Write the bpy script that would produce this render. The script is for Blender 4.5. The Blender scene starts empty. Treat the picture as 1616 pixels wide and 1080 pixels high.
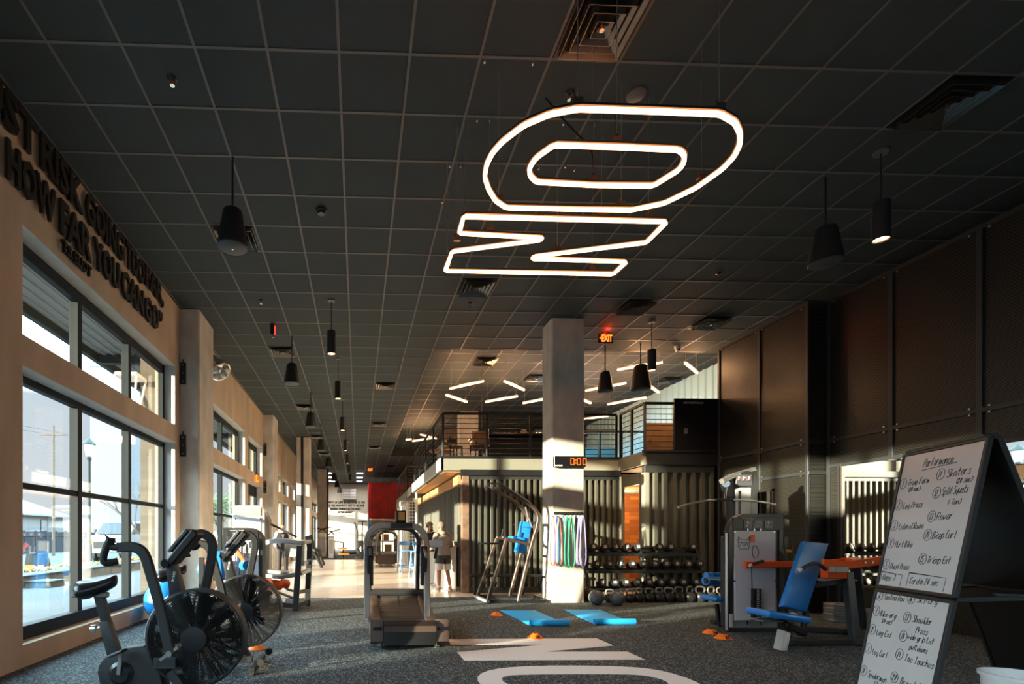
import bpy, bmesh, math, random
from mathutils import Vector, Matrix
random.seed(7)
scene = bpy.context.scene
COL = scene.collection
R = math.radians
PI = math.pi

# ------------------------------------------------------------------ camera
CAM_H, FPX, PPX, PPY, YAW = 1.30, 775.0, 592.3, 845.0, R(2.02)
cam_d = bpy.data.cameras.new('camera')
cam = bpy.data.objects.new('camera', cam_d)
COL.objects.link(cam)
cam.location = (0, 0, CAM_H)
cam.rotation_euler = (PI / 2, 0, -YAW)
cam_d.sensor_width = 36.0
cam_d.sensor_fit = 'HORIZONTAL'
cam_d.lens = 36.0 * FPX / 1616
cam_d.shift_x = (808 - PPX) / 1616
cam_d.shift_y = (PPY - 540) / 1616
cam_d.clip_end = 400
scene.camera = cam

# ------------------------------------------------------------------ view, world, sun, large lights
scene.view_settings.view_transform = 'Standard'
scene.view_settings.look = 'None'
scene.view_settings.gamma = 1
scene.view_settings.use_curve_mapping = False
scene.view_settings.exposure = 1.85
scene.cycles.use_denoising = True
scene.cycles.max_bounces = 10
scene.cycles.diffuse_bounces = 5
scene.cycles.glossy_bounces = 5
scene.cycles.transparent_max_bounces = 24
scene.cycles.sample_clamp_indirect = 6.0
scene.cycles.caustics_reflective = False
scene.cycles.caustics_refractive = False

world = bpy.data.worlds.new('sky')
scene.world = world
world.use_nodes = True
wn, wl = world.node_tree.nodes, world.node_tree.links
wn.clear()
w_out = wn.new('ShaderNodeOutputWorld')
w_bg = wn.new('ShaderNodeBackground')
w_ramp = wn.new('ShaderNodeValToRGB')
w_tc = wn.new('ShaderNodeTexCoord')
w_sep = wn.new('ShaderNodeSeparateXYZ')
wl.new(w_tc.outputs['Generated'], w_sep.inputs[0])
wl.new(w_sep.outputs['Z'], w_ramp.inputs[0])
cr = w_ramp.color_ramp
cr.elements[0].position = 0.0
cr.elements[0].color = (0.86, 0.86, 0.90, 1)
cr.elements[1].position = 0.75
cr.elements[1].color = (0.50, 0.77, 0.95, 1)
e = cr.elements.new(0.36); e.color = (0.68, 0.86, 0.96, 1)
e = cr.elements.new(0.22); e.color = (0.80, 0.86, 0.94, 1)
wl.new(w_ramp.outputs[0], w_bg.inputs['Color'])
# sky made brighter above the part in view, added to light the room
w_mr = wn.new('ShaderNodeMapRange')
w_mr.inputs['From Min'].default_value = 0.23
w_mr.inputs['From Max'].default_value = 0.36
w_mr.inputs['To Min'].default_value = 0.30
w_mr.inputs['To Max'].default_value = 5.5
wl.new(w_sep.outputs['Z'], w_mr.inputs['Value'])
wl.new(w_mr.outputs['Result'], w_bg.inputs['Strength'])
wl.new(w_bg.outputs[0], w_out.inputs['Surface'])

def add_light(name, kind, loc, energy, color, rot=(0, 0, 0), **kw):
    d = bpy.data.lights.new(name, kind)
    d.energy = energy
    d.color = color
    for k, v in kw.items():
        setattr(d, k, v)
    o = bpy.data.objects.new(name, d)
    o.location = loc
    o.rotation_euler = rot
    COL.objects.link(o)
    return o

SUN_DIR = Vector((1.0, 0.5, -0.147)).normalized()      # low sun through the left windows
sun = add_light('sun', 'SUN', (-20, -8, 6), 7.0, (1.0, 0.83, 0.60), angle=R(0.9))
sun.rotation_euler = SUN_DIR.to_track_quat('-Z', 'Y').to_euler()

# ------------------------------------------------------------------ helpers
def px(x, y, depth):
    """World point at a given distance into the room for a measured photo direction."""
    r = (x - PPX) / FPX
    c, s = math.cos(YAW), math.sin(YAW)
    k = depth / (-r * s + c)
    return Vector(((r * c + s) * k, depth, CAM_H + (PPY - y) / FPX * k))

def px_floor(x, y, z=0.0):
    r = (x - PPX) / FPX
    c, s = math.cos(YAW), math.sin(YAW)
    k = (z - CAM_H) / ((PPY - y) / FPX)
    return Vector(((r * c + s) * k, (-r * s + c) * k, z))

OFF = {}     # where each parent's origin sits in the world (unrotated at build time)

class MB:
    def __init__(self):
        self.bm = bmesh.new()
    def _xf(self, verts, mat):
        bmesh.ops.transform(self.bm, matrix=mat, verts=verts)
    def box(self, c, s, rot=None, bevel=0.0, seg=1):
        g = bmesh.ops.create_cube(self.bm, size=1.0)
        vs = g['verts']
        m = Matrix.Translation(c) @ (rot.to_4x4() if rot is not None else Matrix.Identity(4)) @ Matrix.Diagonal((s[0], s[1], s[2], 1))
        self._xf(vs, m)
        if bevel > 0:
            es = list({e for v in vs for e in v.link_edges})
            bmesh.ops.bevel(self.bm, geom=es, offset=bevel, segments=seg, affect='EDGES', profile=0.5, clamp_overlap=True)
        return self
    def rbox(self, a, b, bevel=0.0, seg=1):
        """box between two corners"""
        a, b = Vector(a), Vector(b)
        s = b - a
        return self.box((a + b) / 2, (abs(s.x), abs(s.y), abs(s.z)), None, bevel, seg)
    def bar(self, p0, p1, w, h, bevel=0.0, up=(0, 0, 1), seg=1):
        p0, p1 = Vector(p0), Vector(p1)
        d = p1 - p0
        L = d.length
        z = d.normalized()
        u = Vector(up)
        if abs(u.dot(z)) > 0.97:
            u = Vector((0, 1, 0))
        x = u.cross(z).normalized()
        y = z.cross(x)
        rot = Matrix((x, y, z)).transposed()
        return self.box((p0 + p1) / 2, (w, h, L), rot, bevel, seg)
    def cyl(self, p0, p1, r0, r1=None, seg=16, caps=True):
        r1 = r0 if r1 is None else r1
        p0, p1 = Vector(p0), Vector(p1)
        d = p1 - p0
        q = d.normalized().to_track_quat('Z', 'Y').to_matrix().to_4x4()
        g = bmesh.ops.create_cone(self.bm, cap_ends=caps, cap_tris=False, segments=seg, radius1=r0, radius2=r1, depth=d.length)
        self._xf(g['verts'], Matrix.Translation((p0 + p1) / 2) @ q)
        return self
    def sphere(self, c, r, seg=16, rings=10, scale=(1, 1, 1), rot=None):
        g = bmesh.ops.create_uvsphere(self.bm, u_segments=seg, v_segments=rings, radius=r)
        m = Matrix.Translation(c) @ (rot.to_4x4() if rot is not None else Matrix.Identity(4)) @ Matrix.Diagonal((*scale, 1))
        self._xf(g['verts'], m)
        return self
    def sweep(self, pts, section, closed=False, caps=True, up=None):
        """sweep a closed 2-D section along points (parallel transport)"""
        pts = [Vector(p) for p in pts]
        n = len(pts)
        tang = []
        for i in range(n):
            if closed:
                t = pts[(i + 1) % n] - pts[i - 1]
            else:
                t = pts[min(i + 1, n - 1)] - pts[max(i - 1, 0)]
            tang.append(t.normalized())
        u = Vector(up) if up is not None else Vector((0, 0, 1))
        if abs(u.dot(tang[0])) > 0.95:
            u = Vector((0, 1, 0)) if abs(tang[0].y) < 0.9 else Vector((1, 0, 0))
        nrm = (u - tang[0] * u.dot(tang[0])).normalized()
        rings = []
        for i in range(n):
            if up is not None and abs(Vector(up).dot(tang[i])) < 0.98:
                nrm = (Vector(up) - tang[i] * Vector(up).dot(tang[i])).normalized()
            else:
                nrm = (nrm - tang[i] * nrm.dot(tang[i])).normalized()
            b = tang[i].cross(nrm)
            # keep the section's width through corners
            sc = 1.0
            if 0 < i < n - 1 or closed:
                a = (pts[i] - pts[i - 1]).normalized()
                cs = max(0.35, a.dot(tang[i]))
                sc = 1.0 / cs
            turn = None
            if sc > 1.001:
                a = (pts[i] - pts[i - 1]).normalized()
                turn = (tang[i] - a)
                turn = (turn - tang[i] * turn.dot(tang[i]))
                turn = turn.normalized() if turn.length > 1e-6 else None
            ring = []
            for (sx, sy) in section:
                v = b * sx + nrm * sy
                if turn is not None:
                    v = v + turn * v.dot(turn) * (sc - 1)
                ring.append(self.bm.verts.new(pts[i] + v))
            rings.append(ring)
        m = len(section)
        for i in range(n if closed else n - 1):
            r0, r1 = rings[i], rings[(i + 1) % n]
            for j in range(m):
                self.bm.faces.new((r0[j], r0[(j + 1) % m], r1[(j + 1) % m], r1[j]))
        if not closed and caps:
            self.bm.faces.new(rings[0][::-1])
            self.bm.faces.new(rings[-1])
        return self
    def tube(self, pts, r, seg=8, closed=False):
        return self.sweep(pts, [(r * math.cos(2 * PI * k / seg), r * math.sin(2 * PI * k / seg)) for k in range(seg)], closed)
    def flat(self, pts, w, h, closed=False, up=None):
        c = min(w, h) * 0.18
        a, b = w / 2, h / 2
        return self.sweep(pts, [(-a + c, -b), (a - c, -b), (a, -b + c), (a, b - c), (a - c, b), (-a + c, b), (-a, b - c), (-a, -b + c)], closed, True, up)
    def loft(self, rings, seg=16):
        """closed skin over (centre, rx, ry, axis) ellipses"""
        loops = []
        for (c, rx, ry, ax) in rings:
            c = Vector(c); ax = Vector(ax).normalized()
            u = Vector((1, 0, 0)); u = (u - ax * u.dot(ax))
            u = u.normalized() if u.length > 0.2 else Vector((0, 1, 0)).cross(ax).normalized()
            v = ax.cross(u)
            loops.append([self.bm.verts.new(c + u * (rx * math.cos(2 * PI * k / seg)) + v * (ry * math.sin(2 * PI * k / seg))) for k in range(seg)])
        for a, b in zip(loops, loops[1:]):
            for k in range(seg):
                self.bm.faces.new((a[k], a[(k + 1) % seg], b[(k + 1) % seg], b[k]))
        self.bm.faces.new(loops[0][::-1]); self.bm.faces.new(loops[-1])
        return self
    def lathe(self, prof, seg=24, mat=None):
        rings = []
        new = []
        for (r, z) in prof:
            if r < 1e-5:
                v = self.bm.verts.new((0, 0, z)); new.append(v); rings.append([v])
            else:
                ring = [self.bm.verts.new((r * math.cos(2 * PI * k / seg), r * math.sin(2 * PI * k / seg), z)) for k in range(seg)]
                new += ring; rings.append(ring)
        for a, b in zip(rings, rings[1:]):
            if len(a) == 1 and len(b) == 1:
                continue
            for k in range(seg):
                k2 = (k + 1) % seg
                if len(a) == 1:
                    self.bm.faces.new((a[0], b[k2], b[k]))
                elif len(b) == 1:
                    self.bm.faces.new((a[k], a[k2], b[0]))
                else:
                    self.bm.faces.new((a[k], a[k2], b[k2], b[k]))
        if mat is not None:
            self._xf(new, mat)
        return self
    def prism(self, poly, vec, bevel=0.0):
        """3-D planar polygon extruded along vec"""
        vec = Vector(vec)
        a = [self.bm.verts.new(p) for p in poly]
        b = [self.bm.verts.new(Vector(p) + vec) for p in poly]
        n = len(a)
        fs = [self.bm.faces.new(a[::-1]), self.bm.faces.new(b)]
        for i in range(n):
            fs.append(self.bm.faces.new((a[i], a[(i + 1) % n], b[(i + 1) % n], b[i])))
        bmesh.ops.recalc_face_normals(self.bm, faces=fs)
        if bevel > 0:
            es = list(fs[0].edges) + list(fs[1].edges)
            bmesh.ops.bevel(self.bm, geom=es, offset=bevel, segments=2, affect='EDGES', profile=0.5, clamp_overlap=True)
        return self
    def ring_plate(self, outer, inner, vec):
        """plate with a hole: two loops of equal length"""
        vec = Vector(vec)
        n = len(outer)
        vs = [[self.bm.verts.new(Vector(p) + d) for p in L] for d in (Vector(), vec) for L in (outer, inner)]
        o0, i0, o1, i1 = vs
        fs = []
        for k in range(n):
            j = (k + 1) % n
            fs += [self.bm.faces.new((o0[k], i0[k], i0[j], o0[j])), self.bm.faces.new((o1[k], o1[j], i1[j], i1[k])),
                   self.bm.faces.new((o0[k], o0[j], o1[j], o1[k])), self.bm.faces.new((i0[k], i1[k], i1[j], i0[j]))]
        bmesh.ops.recalc_face_normals(self.bm, faces=fs)
        return self
    def add_mesh(self, me, mat):
        n0 = len(self.bm.verts)
        self.bm.from_mesh(me)
        self.bm.verts.ensure_lookup_table()
        self._xf(self.bm.verts[n0:], mat)
        return self
    def build(self, name, material, parent=None, origin=None, smooth=35, subsurf=0):
        off = Vector(OFF[parent.name]) if parent is not None else (Vector(origin) if origin is not None else Vector())
        if off.length > 0:
            bmesh.ops.translate(self.bm, vec=-off, verts=self.bm.verts[:])
        me = bpy.data.meshes.new(name)
        self.bm.to_mesh(me)
        self.bm.free()
        if smooth:
            me.polygons.foreach_set('use_smooth', [True] * len(me.polygons))
            me.set_sharp_from_angle(angle=R(smooth))
        me.materials.append(material)
        o = bpy.data.objects.new(name, me)
        COL.objects.link(o)
        if parent is not None:
            o.parent = parent
        elif origin is not None:
            o.location = origin
        if subsurf:
            mod = o.modifiers.new('round', 'SUBSURF'); mod.levels = subsurf; mod.render_levels = subsurf
        OFF[o.name] = off
        return o

def tag(o, label=None, cat=None, group=None, kind=None):
    if label: o['label'] = label
    if cat: o['category'] = cat
    if group: o['group'] = group
    if kind: o['kind'] = kind
    return o

def thing(name, label, cat, loc=(0, 0, 0), group=None):
    o = bpy.data.objects.new(name, None)
    o.empty_display_size = 0.1
    o.location = loc
    COL.objects.link(o)
    OFF[o.name] = Vector(loc)
    return tag(o, label, cat, group)

def structure(o, label=None):
    o['kind'] = 'structure'
    if label: o['label'] = label
    return o

def dup(root, loc=None, rotz=None, label=None, group=None, scale=None):
    def cp(o, parent):
        c = o.copy()
        COL.objects.link(c)
        if parent is not None:
            c.parent = parent
        for ch in list(o.children):
            cp(ch, c)
        return c
    c = cp(root, None)
    if loc is not None: c.location = loc
    if rotz is not None: c.rotation_euler[2] = rotz
    if scale is not None: c.scale = scale
    if label: c['label'] = label
    if group: c['group'] = group
    OFF[c.name] = Vector(c.location)
    return c

def arc(cx, cy, r, a0, a1, n):
    return [(cx + r * math.cos(R(a0 + (a1 - a0) * k / n)), cy + r * math.sin(R(a0 + (a1 - a0) * k / n))) for k in range(n + 1)]

def round_rect(w, h, r, n=5):
    """2-D loop centred on the origin"""
    return (arc(w / 2 - r, h / 2 - r, r, 0, 90, n) + arc(-w / 2 + r, h / 2 - r, r, 90, 180, n)
            + arc(-w / 2 + r, -h / 2 + r, r, 180, 270, n) + arc(w / 2 - r, -h / 2 + r, r, 270, 360, n))

def chaikin(p, k=1, closed=False):
    for _ in range(k):
        q = []
        n = len(p)
        for i in range(n if closed else n - 1):
            a, b = Vector(p[i]), Vector(p[(i + 1) % n])
            q += [a * 0.75 + b * 0.25, a * 0.25 + b * 0.75]
        if not closed:
            q = [Vector(p[0])] + q + [Vector(p[-1])]
        p = q
    return p

# text -> mesh (Blender's built-in font)
_tc = {}
def text_mesh(s, extrude=0.0, bold=0.0, spacing=1.0):
    key = (s, extrude, bold, spacing)
    if key not in _tc:
        cu = bpy.data.curves.new('t', 'FONT')
        cu.body = s
        cu.size = 1.0
        cu.extrude = extrude
        cu.offset = bold
        cu.space_character = spacing
        cu.resolution_u = 2
        ob = bpy.data.objects.new('t', cu)
        COL.objects.link(ob)
        me = bpy.data.meshes.new_from_object(ob.evaluated_get(bpy.context.evaluated_depsgraph_get()))
        bpy.data.objects.remove(ob)
        bpy.data.curves.remove(cu)
        xs = [v.co.x for v in me.vertices] or [0, 1]
        ys = [v.co.y for v in me.vertices] or [0, 1]
        _tc[key] = (me, min(xs), max(xs), min(ys), max(ys))
    return _tc[key]

def put_text(mb, s, o, ux, uy, width, height, depth=0.002, bold=0.02, un=None, cap=True):
    """write s inside a width x height box whose lower-left corner is o, along ux and up uy"""
    me, x0, x1, y0, y1 = text_mesh(s, 0.5, bold)
    ux, uy = Vector(ux).normalized(), Vector(uy).normalized()
    un = ux.cross(uy)
    sx, sy = width / (x1 - x0), height / (y1 - y0)
    m = Matrix.Identity(4)
    for i in range(3):
        m[i][0], m[i][1], m[i][2] = ux[i] * sx, uy[i] * sy, un[i] * depth
        m[i][3] = o[i] - ux[i] * sx * x0 - uy[i] * sy * y0 + un[i] * depth * 0.5
    mb.add_mesh(me, m)

# ------------------------------------------------------------------ materials
MATS = {}
def mat(name, color, rough=0.5, metal=0.0, noise=0.0, nscale=20.0, bump=0.0, bscale=80.0, emit=None, estr=0.0, spec=0.5, coat=0.0, stretch=(1, 1, 1), color2=None):
    m = bpy.data.materials.new(name)
    m.use_nodes = True
    nt = m.node_tree
    b = nt.nodes['Principled BSDF']
    b.inputs['Base Color'].default_value = (*color, 1)
    b.inputs['Roughness'].default_value = rough
    b.inputs['Metallic'].default_value = metal
    b.inputs['Specular IOR Level'].default_value = spec
    b.inputs['Coat Weight'].default_value = coat
    if emit:
        b.inputs['Emission Color'].default_value = (*emit, 1)
        b.inputs['Emission Strength'].default_value = estr
    tc = None
    if noise or bump:
        tc = nt.nodes.new('ShaderNodeTexCoord')
        mp = nt.nodes.new('ShaderNodeMapping')
        mp.inputs['Scale'].default_value = stretch
        nt.links.new(tc.outputs['Object'], mp.inputs[0])
    if noise:
        n = nt.nodes.new('ShaderNodeTexNoise')
        n.inputs['Scale'].default_value = nscale
        n.inputs['Detail'].default_value = 6
        nt.links.new(mp.outputs[0], n.inputs['Vector'])
        r = nt.nodes.new('ShaderNodeValToRGB')
        r.color_ramp.elements[0].position = 0.3
        r.color_ramp.elements[1].position = 0.7
        lo = color2 if color2 else tuple(v * (1 - noise) for v in color)
        hi = tuple(min(1, v * (1 + noise)) for v in color)
        r.color_ramp.elements[0].color = (*lo, 1)
        r.color_ramp.elements[1].color = (*hi, 1)
        nt.links.new(n.outputs['Fac'], r.inputs[0])
        nt.links.new(r.outputs[0], b.inputs['Base Color'])
    if bump:
        n2 = nt.nodes.new('ShaderNodeTexNoise')
        n2.inputs['Scale'].default_value = bscale
        n2.inputs['Detail'].default_value = 4
        nt.links.new(mp.outputs[0], n2.inputs['Vector'])
        bp = nt.nodes.new('ShaderNodeBump')
        bp.inputs['Strength'].default_value = bump
        bp.inputs['Distance'].default_value = 0.01
        nt.links.new(n2.outputs['Fac'], bp.inputs['Height'])
        nt.links.new(bp.outputs[0], b.inputs['Normal'])
    MATS[name] = m
    return m

tile = mat('ceiling_tile', (0.036, 0.050, 0.053), 0.75, noise=0.06, nscale=3, bump=0.12, bscale=220)
tbar = mat('ceiling_tee', (0.15, 0.14, 0.13), 0.42)
soffit = mat('dark_soffit', (0.03, 0.03, 0.03), 0.7)
plaster = mat('tan_concrete', (0.58, 0.44, 0.31), 0.8, noise=0.16, nscale=2.2, bump=0.12, bscale=30, stretch=(1, 1, 0.35))
concrete = mat('grey_concrete', (0.60, 0.55, 0.47), 0.85, noise=0.18, nscale=3.5, bump=0.25, bscale=35, stretch=(1, 1, 0.6))
reveal_paint = mat('reveal_paint', (0.62, 0.60, 0.55), 0.7, noise=0.08, nscale=4)
far_paint = mat('far_wall_paint', (0.74, 0.69, 0.58), 0.8, noise=0.05, nscale=2)
black = mat('black_powder_coat', (0.010, 0.011, 0.012), 0.5, bump=0.04, bscale=400)
black_gloss = mat('black_gloss', (0.008, 0.008, 0.010), 0.28)
plastic = mat('black_plastic', (0.012, 0.013, 0.015), 0.5, spec=0.35)
cage_m = mat('cage_wire', (0.006, 0.006, 0.007), 0.6, spec=0.25)
rubber = mat('black_rubber', (0.010, 0.011, 0.012), 0.75, bump=0.1, bscale=150)
dark_frame = mat('charcoal_steel', (0.032, 0.036, 0.040), 0.4, 0.2)
grey_steel = mat('grey_steel', (0.25, 0.25, 0.25), 0.4, 0.6)
brown_steel = mat('bronze_steel', (0.085, 0.06, 0.048), 0.4, 0.4)
alu = mat('aluminium', (0.62, 0.62, 0.62), 0.32, 0.9)
chrome = mat('chrome', (0.80, 0.79, 0.77), 0.12, 1.0)
window_black = mat('window_frame_black', (0.012, 0.018, 0.020), 0.65, spec=0.25)
white_paint = mat('white_paint', (0.78, 0.78, 0.76), 0.45)
white_panel = mat('white_panel', (0.72, 0.74, 0.75), 0.3)
silver_panel = mat('silver_panel', (0.42, 0.43, 0.44), 0.35, 0.3)
orange = mat('orange_paint', (0.95, 0.13, 0.012), 0.35)
orange_plastic = mat('orange_plastic', (0.90, 0.18, 0.01), 0.5)
blue_vinyl = mat('blue_vinyl', (0.015, 0.24, 0.74), 0.42, bump=0.03, bscale=200)
blue_mat = mat('blue_foam', (0.012, 0.42, 0.95), 0.7, bump=0.06, bscale=300)
sky_blue = mat('sky_blue_ball', (0.02, 0.24, 0.62), 0.3)
red = mat('red_paint', (0.78, 0.035, 0.04), 0.45, noise=0.25, nscale=1.5)
olive = mat('container_paint', (0.085, 0.086, 0.068), 0.5, noise=0.06, nscale=3)
olive_dark = mat('container_paint_dark', (0.030, 0.032, 0.030), 0.5)
fascia_m = mat('fascia_paint', (0.27, 0.27, 0.22), 0.55)
fascia_sunlit = mat('fascia_sunlit_paint', (0.55, 0.55, 0.50), 0.55)  # paler copy of the fascia paint, sunlight on the deck side put into its colour
rust_post = mat('rust_post', (0.20, 0.12, 0.08), 0.7, noise=0.3, nscale=8)
ply = mat('plywood', (0.50, 0.27, 0.11), 0.6, noise=0.25, nscale=3, stretch=(1, 6, 1))
white_line = mat('white_floor_paint', (0.80, 0.79, 0.76), 0.7, noise=0.05, nscale=60)
marker = mat('marker_ink', (0.02, 0.04, 0.05), 0.6)
letter_black = mat('letter_black', (0.008, 0.008, 0.008), 0.45)
label_white = mat('label_white', (0.75, 0.75, 0.72), 0.5)
brick_dark = mat('outside_brick', (0.12, 0.10, 0.08), 0.85, noise=0.2, nscale=9)
sidewalk_m = mat('sidewalk', (0.065, 0.068, 0.068), 0.9, noise=0.06, nscale=2)
asphalt = mat('asphalt', (0.035, 0.05, 0.06), 0.9, noise=0.1, nscale=4)
house_white = mat('house_white', (0.14, 0.14, 0.145), 0.7)
van_white = mat('van_white', (0.16, 0.165, 0.17), 0.4)
skin_m = mat('skin', (0.42, 0.19, 0.11), 0.55)
skin_pale = mat('skin_pale', (0.62, 0.33, 0.23), 0.5)
denim = mat('dark_trousers', (0.03, 0.032, 0.04), 0.85)
black_cloth = mat('black_cloth', (0.018, 0.018, 0.02), 0.9)
grey_cloth = mat('grey_hoodie', (0.30, 0.26, 0.21), 0.9, noise=0.1, nscale=30)
white_cloth = mat('white_cloth', (0.72, 0.69, 0.64), 0.9)
hair_m = mat('dark_hair', (0.03, 0.02, 0.015), 0.7)
cap_m = mat('knit_cap', (0.16, 0.13, 0.10), 0.9)
dial = mat('dial_face', (0.10, 0.10, 0.11), 0.3)
kettle = mat('kettlebell_iron', (0.03, 0.03, 0.032), 0.30, 0.3)
ball_grey = mat('slam_ball_rubber', (0.10, 0.12, 0.125), 0.5, bump=0.15, bscale=60)
belt_m = mat('treadmill_belt', (0.065, 0.048, 0.038), 0.5)
tread_side = mat('treadmill_shell', (0.075, 0.048, 0.036), 0.38)
stool_blue = mat('stool_blue', (0.16, 0.36, 0.66), 0.4)
leather = mat('brown_ball', (0.05, 0.032, 0.025), 0.6)

def emitter(name, color, strength):
    m = bpy.data.materials.new(name)
    m.use_nodes = True
    nt = m.node_tree
    nt.nodes.clear()
    o = nt.nodes.new('ShaderNodeOutputMaterial')
    em = nt.nodes.new('ShaderNodeEmission')
    em.inputs[0].default_value = (*color, 1)
    em.inputs[1].default_value = strength
    nt.links.new(em.outputs[0], o.inputs[0])
    MATS[name] = m
    return m
neon_glow = emitter('neon_glow', (1.0, 0.36, 0.13), 4.6)
tube_glow = emitter('tube_glow', (1.0, 0.42, 0.18), 2.2)
lamp_glow = emitter('lamp_glow', (1.0, 0.50, 0.20), 4.0)
exit_glow = emitter('exit_glow', (1.0, 0.14, 0.015), 1.1)
clock_glow = emitter('clock_glow', (1.0, 0.12, 0.01), 0.8)
cool_glow = emitter('cool_glow', (0.75, 0.9, 1.0), 1.2)
red_glow = emitter('red_glow', (1.0, 0.05, 0.03), 0.5)

def glass_mat():
    m = bpy.data.materials.new('window_glass')
    m.use_nodes = True
    nt = m.node_tree
    nt.nodes.clear()
    o = nt.nodes.new('ShaderNodeOutputMaterial')
    mx = nt.nodes.new('ShaderNodeMixShader')
    tr = nt.nodes.new('ShaderNodeBsdfTransparent')
    tr.inputs[0].default_value = (0.93, 0.97, 0.97, 1)
    gl = nt.nodes.new('ShaderNodeBsdfGlossy')
    gl.inputs['Roughness'].default_value = 0.02
    lw = nt.nodes.new('ShaderNodeLayerWeight')
    lw.inputs[0].default_value = 0.25
    mu = nt.nodes.new('ShaderNodeMath'); mu.operation = 'MULTIPLY_ADD'
    mu.inputs[1].default_value = 0.30; mu.inputs[2].default_value = 0.03
    nt.links.new(lw.outputs['Facing'], mu.inputs[0])
    nt.links.new(mu.outputs[0], mx.inputs[0])
    nt.links.new(tr.outputs[0], mx.inputs[1])
    nt.links.new(gl.outputs[0], mx.inputs[2])
    nt.links.new(mx.outputs[0], o.inputs[0])
    return m
glass = glass_mat()

def mirror_mat():
    m = bpy.data.materials.new('mirror_silver')
    m.use_nodes = True
    b = m.node_tree.nodes['Principled BSDF']
    b.inputs['Base Color'].default_value = (0.86, 0.88, 0.86, 1)
    b.inputs['Metallic'].default_value = 1
    b.inputs['Roughness'].default_value = 0.015
    return m
mirror_m = mirror_mat()

def carpet_mat():
    m = bpy.data.materials.new('speckled_rubber_floor')
    m.use_nodes = True
    nt = m.node_tree
    b = nt.nodes['Principled BSDF']
    b.inputs['Roughness'].default_value = 0.82
    b.inputs['Specular IOR Level'].default_value = 0.35
    tc = nt.nodes.new('ShaderNodeTexCoord')
    n1 = nt.nodes.new('ShaderNodeTexVoronoi'); n1.inputs['Scale'].default_value = 95
    sc_ = nt.nodes.new('ShaderNodeSeparateColor')
    nt.links.new(n1.outputs['Color'], sc_.inputs[0])
    r1 = nt.nodes.new('ShaderNodeValToRGB')
    r1.color_ramp.interpolation = 'CONSTANT'
    r1.color_ramp.elements[0].position = 0.0; r1.color_ramp.elements[0].color = (0.018, 0.022, 0.024, 1)
    r1.color_ramp.elements[1].position = 0.80; r1.color_ramp.elements[1].color = (0.20, 0.255, 0.27, 1)
    em_ = r1.color_ramp.elements.new(0.5); em_.color = (0.045, 0.055, 0.060, 1)
    n2 = nt.nodes.new('ShaderNodeTexNoise'); n2.inputs['Scale'].default_value = 420; n2.inputs['Detail'].default_value = 2
    bp = nt.nodes.new('ShaderNodeBump'); bp.inputs['Strength'].default_value = 0.5; bp.inputs['Distance'].default_value = 0.006
    nt.links.new(tc.outputs['Object'], n1.inputs['Vector'])
    nt.links.new(tc.outputs['Object'], n2.inputs['Vector'])
    nt.links.new(sc_.outputs[0], r1.inputs[0])
    nt.links.new(r1.outputs[0], b.inputs['Base Color'])
    nt.links.new(n2.outputs['Fac'], bp.inputs['Height'])
    nt.links.new(bp.outputs[0], b.inputs['Normal'])
    return m
carpet = carpet_mat()

def plank_mat(name, c1, c2, scale, rough, axis_swap=False, w=1.4, h=0.12, mortar=0.004, bias=0.0):
    m = bpy.data.materials.new(name)
    m.use_nodes = True
    nt = m.node_tree
    b = nt.nodes['Principled BSDF']
    b.inputs['Roughness'].default_value = rough
    tc = nt.nodes.new('ShaderNodeTexCoord')
    mp = nt.nodes.new('ShaderNodeMapping')
    if axis_swap == 'yz':
        mp.inputs['Rotation'].default_value = (PI / 2, 0, PI / 2)
    br = nt.nodes.new('ShaderNodeTexBrick')
    br.inputs['Color1'].default_value = (*c1, 1)
    br.inputs['Color2'].default_value = (*c2, 1)
    br.inputs['Mortar'].default_value = (*[v * 0.35 for v in c1], 1)
    br.inputs['Scale'].default_value = scale
    br.inputs['Mortar Size'].default_value = mortar
    br.inputs['Brick Width'].default_value = w
    br.inputs['Row Height'].default_value = h
    br.inputs['Bias'].default_value = bias
    nt.links.new(tc.outputs['Object'], mp.inputs[0])
    if axis_swap == 'yz':
        # use (y, z) as the brick plane
        sp = nt.nodes.new('ShaderNodeSeparateXYZ'); cb = nt.nodes.new('ShaderNodeCombineXYZ')
        nt.links.new(tc.outputs['Object'], sp.inputs[0])
        nt.links.new(sp.outputs['Y'], cb.inputs['X']); nt.links.new(sp.outputs['Z'], cb.inputs['Y'])
        nt.links.new(cb.outputs[0], br.inputs['Vector'])
    else:
        nt.links.new(mp.outputs[0], br.inputs['Vector'])
    nt.links.new(br.outputs['Color'], b.inputs['Base Color'])
    return m
wood_floor = plank_mat('maple_floor', (0.76, 0.67, 0.54), (0.82, 0.73, 0.60), 1.0, 0.22, w=2.4, h=0.16, mortar=0.002)
wood_mosaic = plank_mat('wood_mosaic', (0.55, 0.22, 0.06), (0.24, 0.085, 0.025), 1.0, 0.5, 'yz', w=0.45, h=0.11, mortar=0.002, bias=-0.1)
brick_yz = plank_mat('brick_courses', (0.30, 0.26, 0.20), (0.20, 0.17, 0.13), 1.0, 0.85, 'yz', w=0.24, h=0.08, mortar=0.008)
for nd in brick_yz.node_tree.nodes:
    if nd.type == 'TEX_BRICK':
        nd.inputs['Color1'].default_value = (0.15, 0.13, 0.10, 1); nd.inputs['Color2'].default_value = (0.10, 0.085, 0.065, 1)

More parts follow.
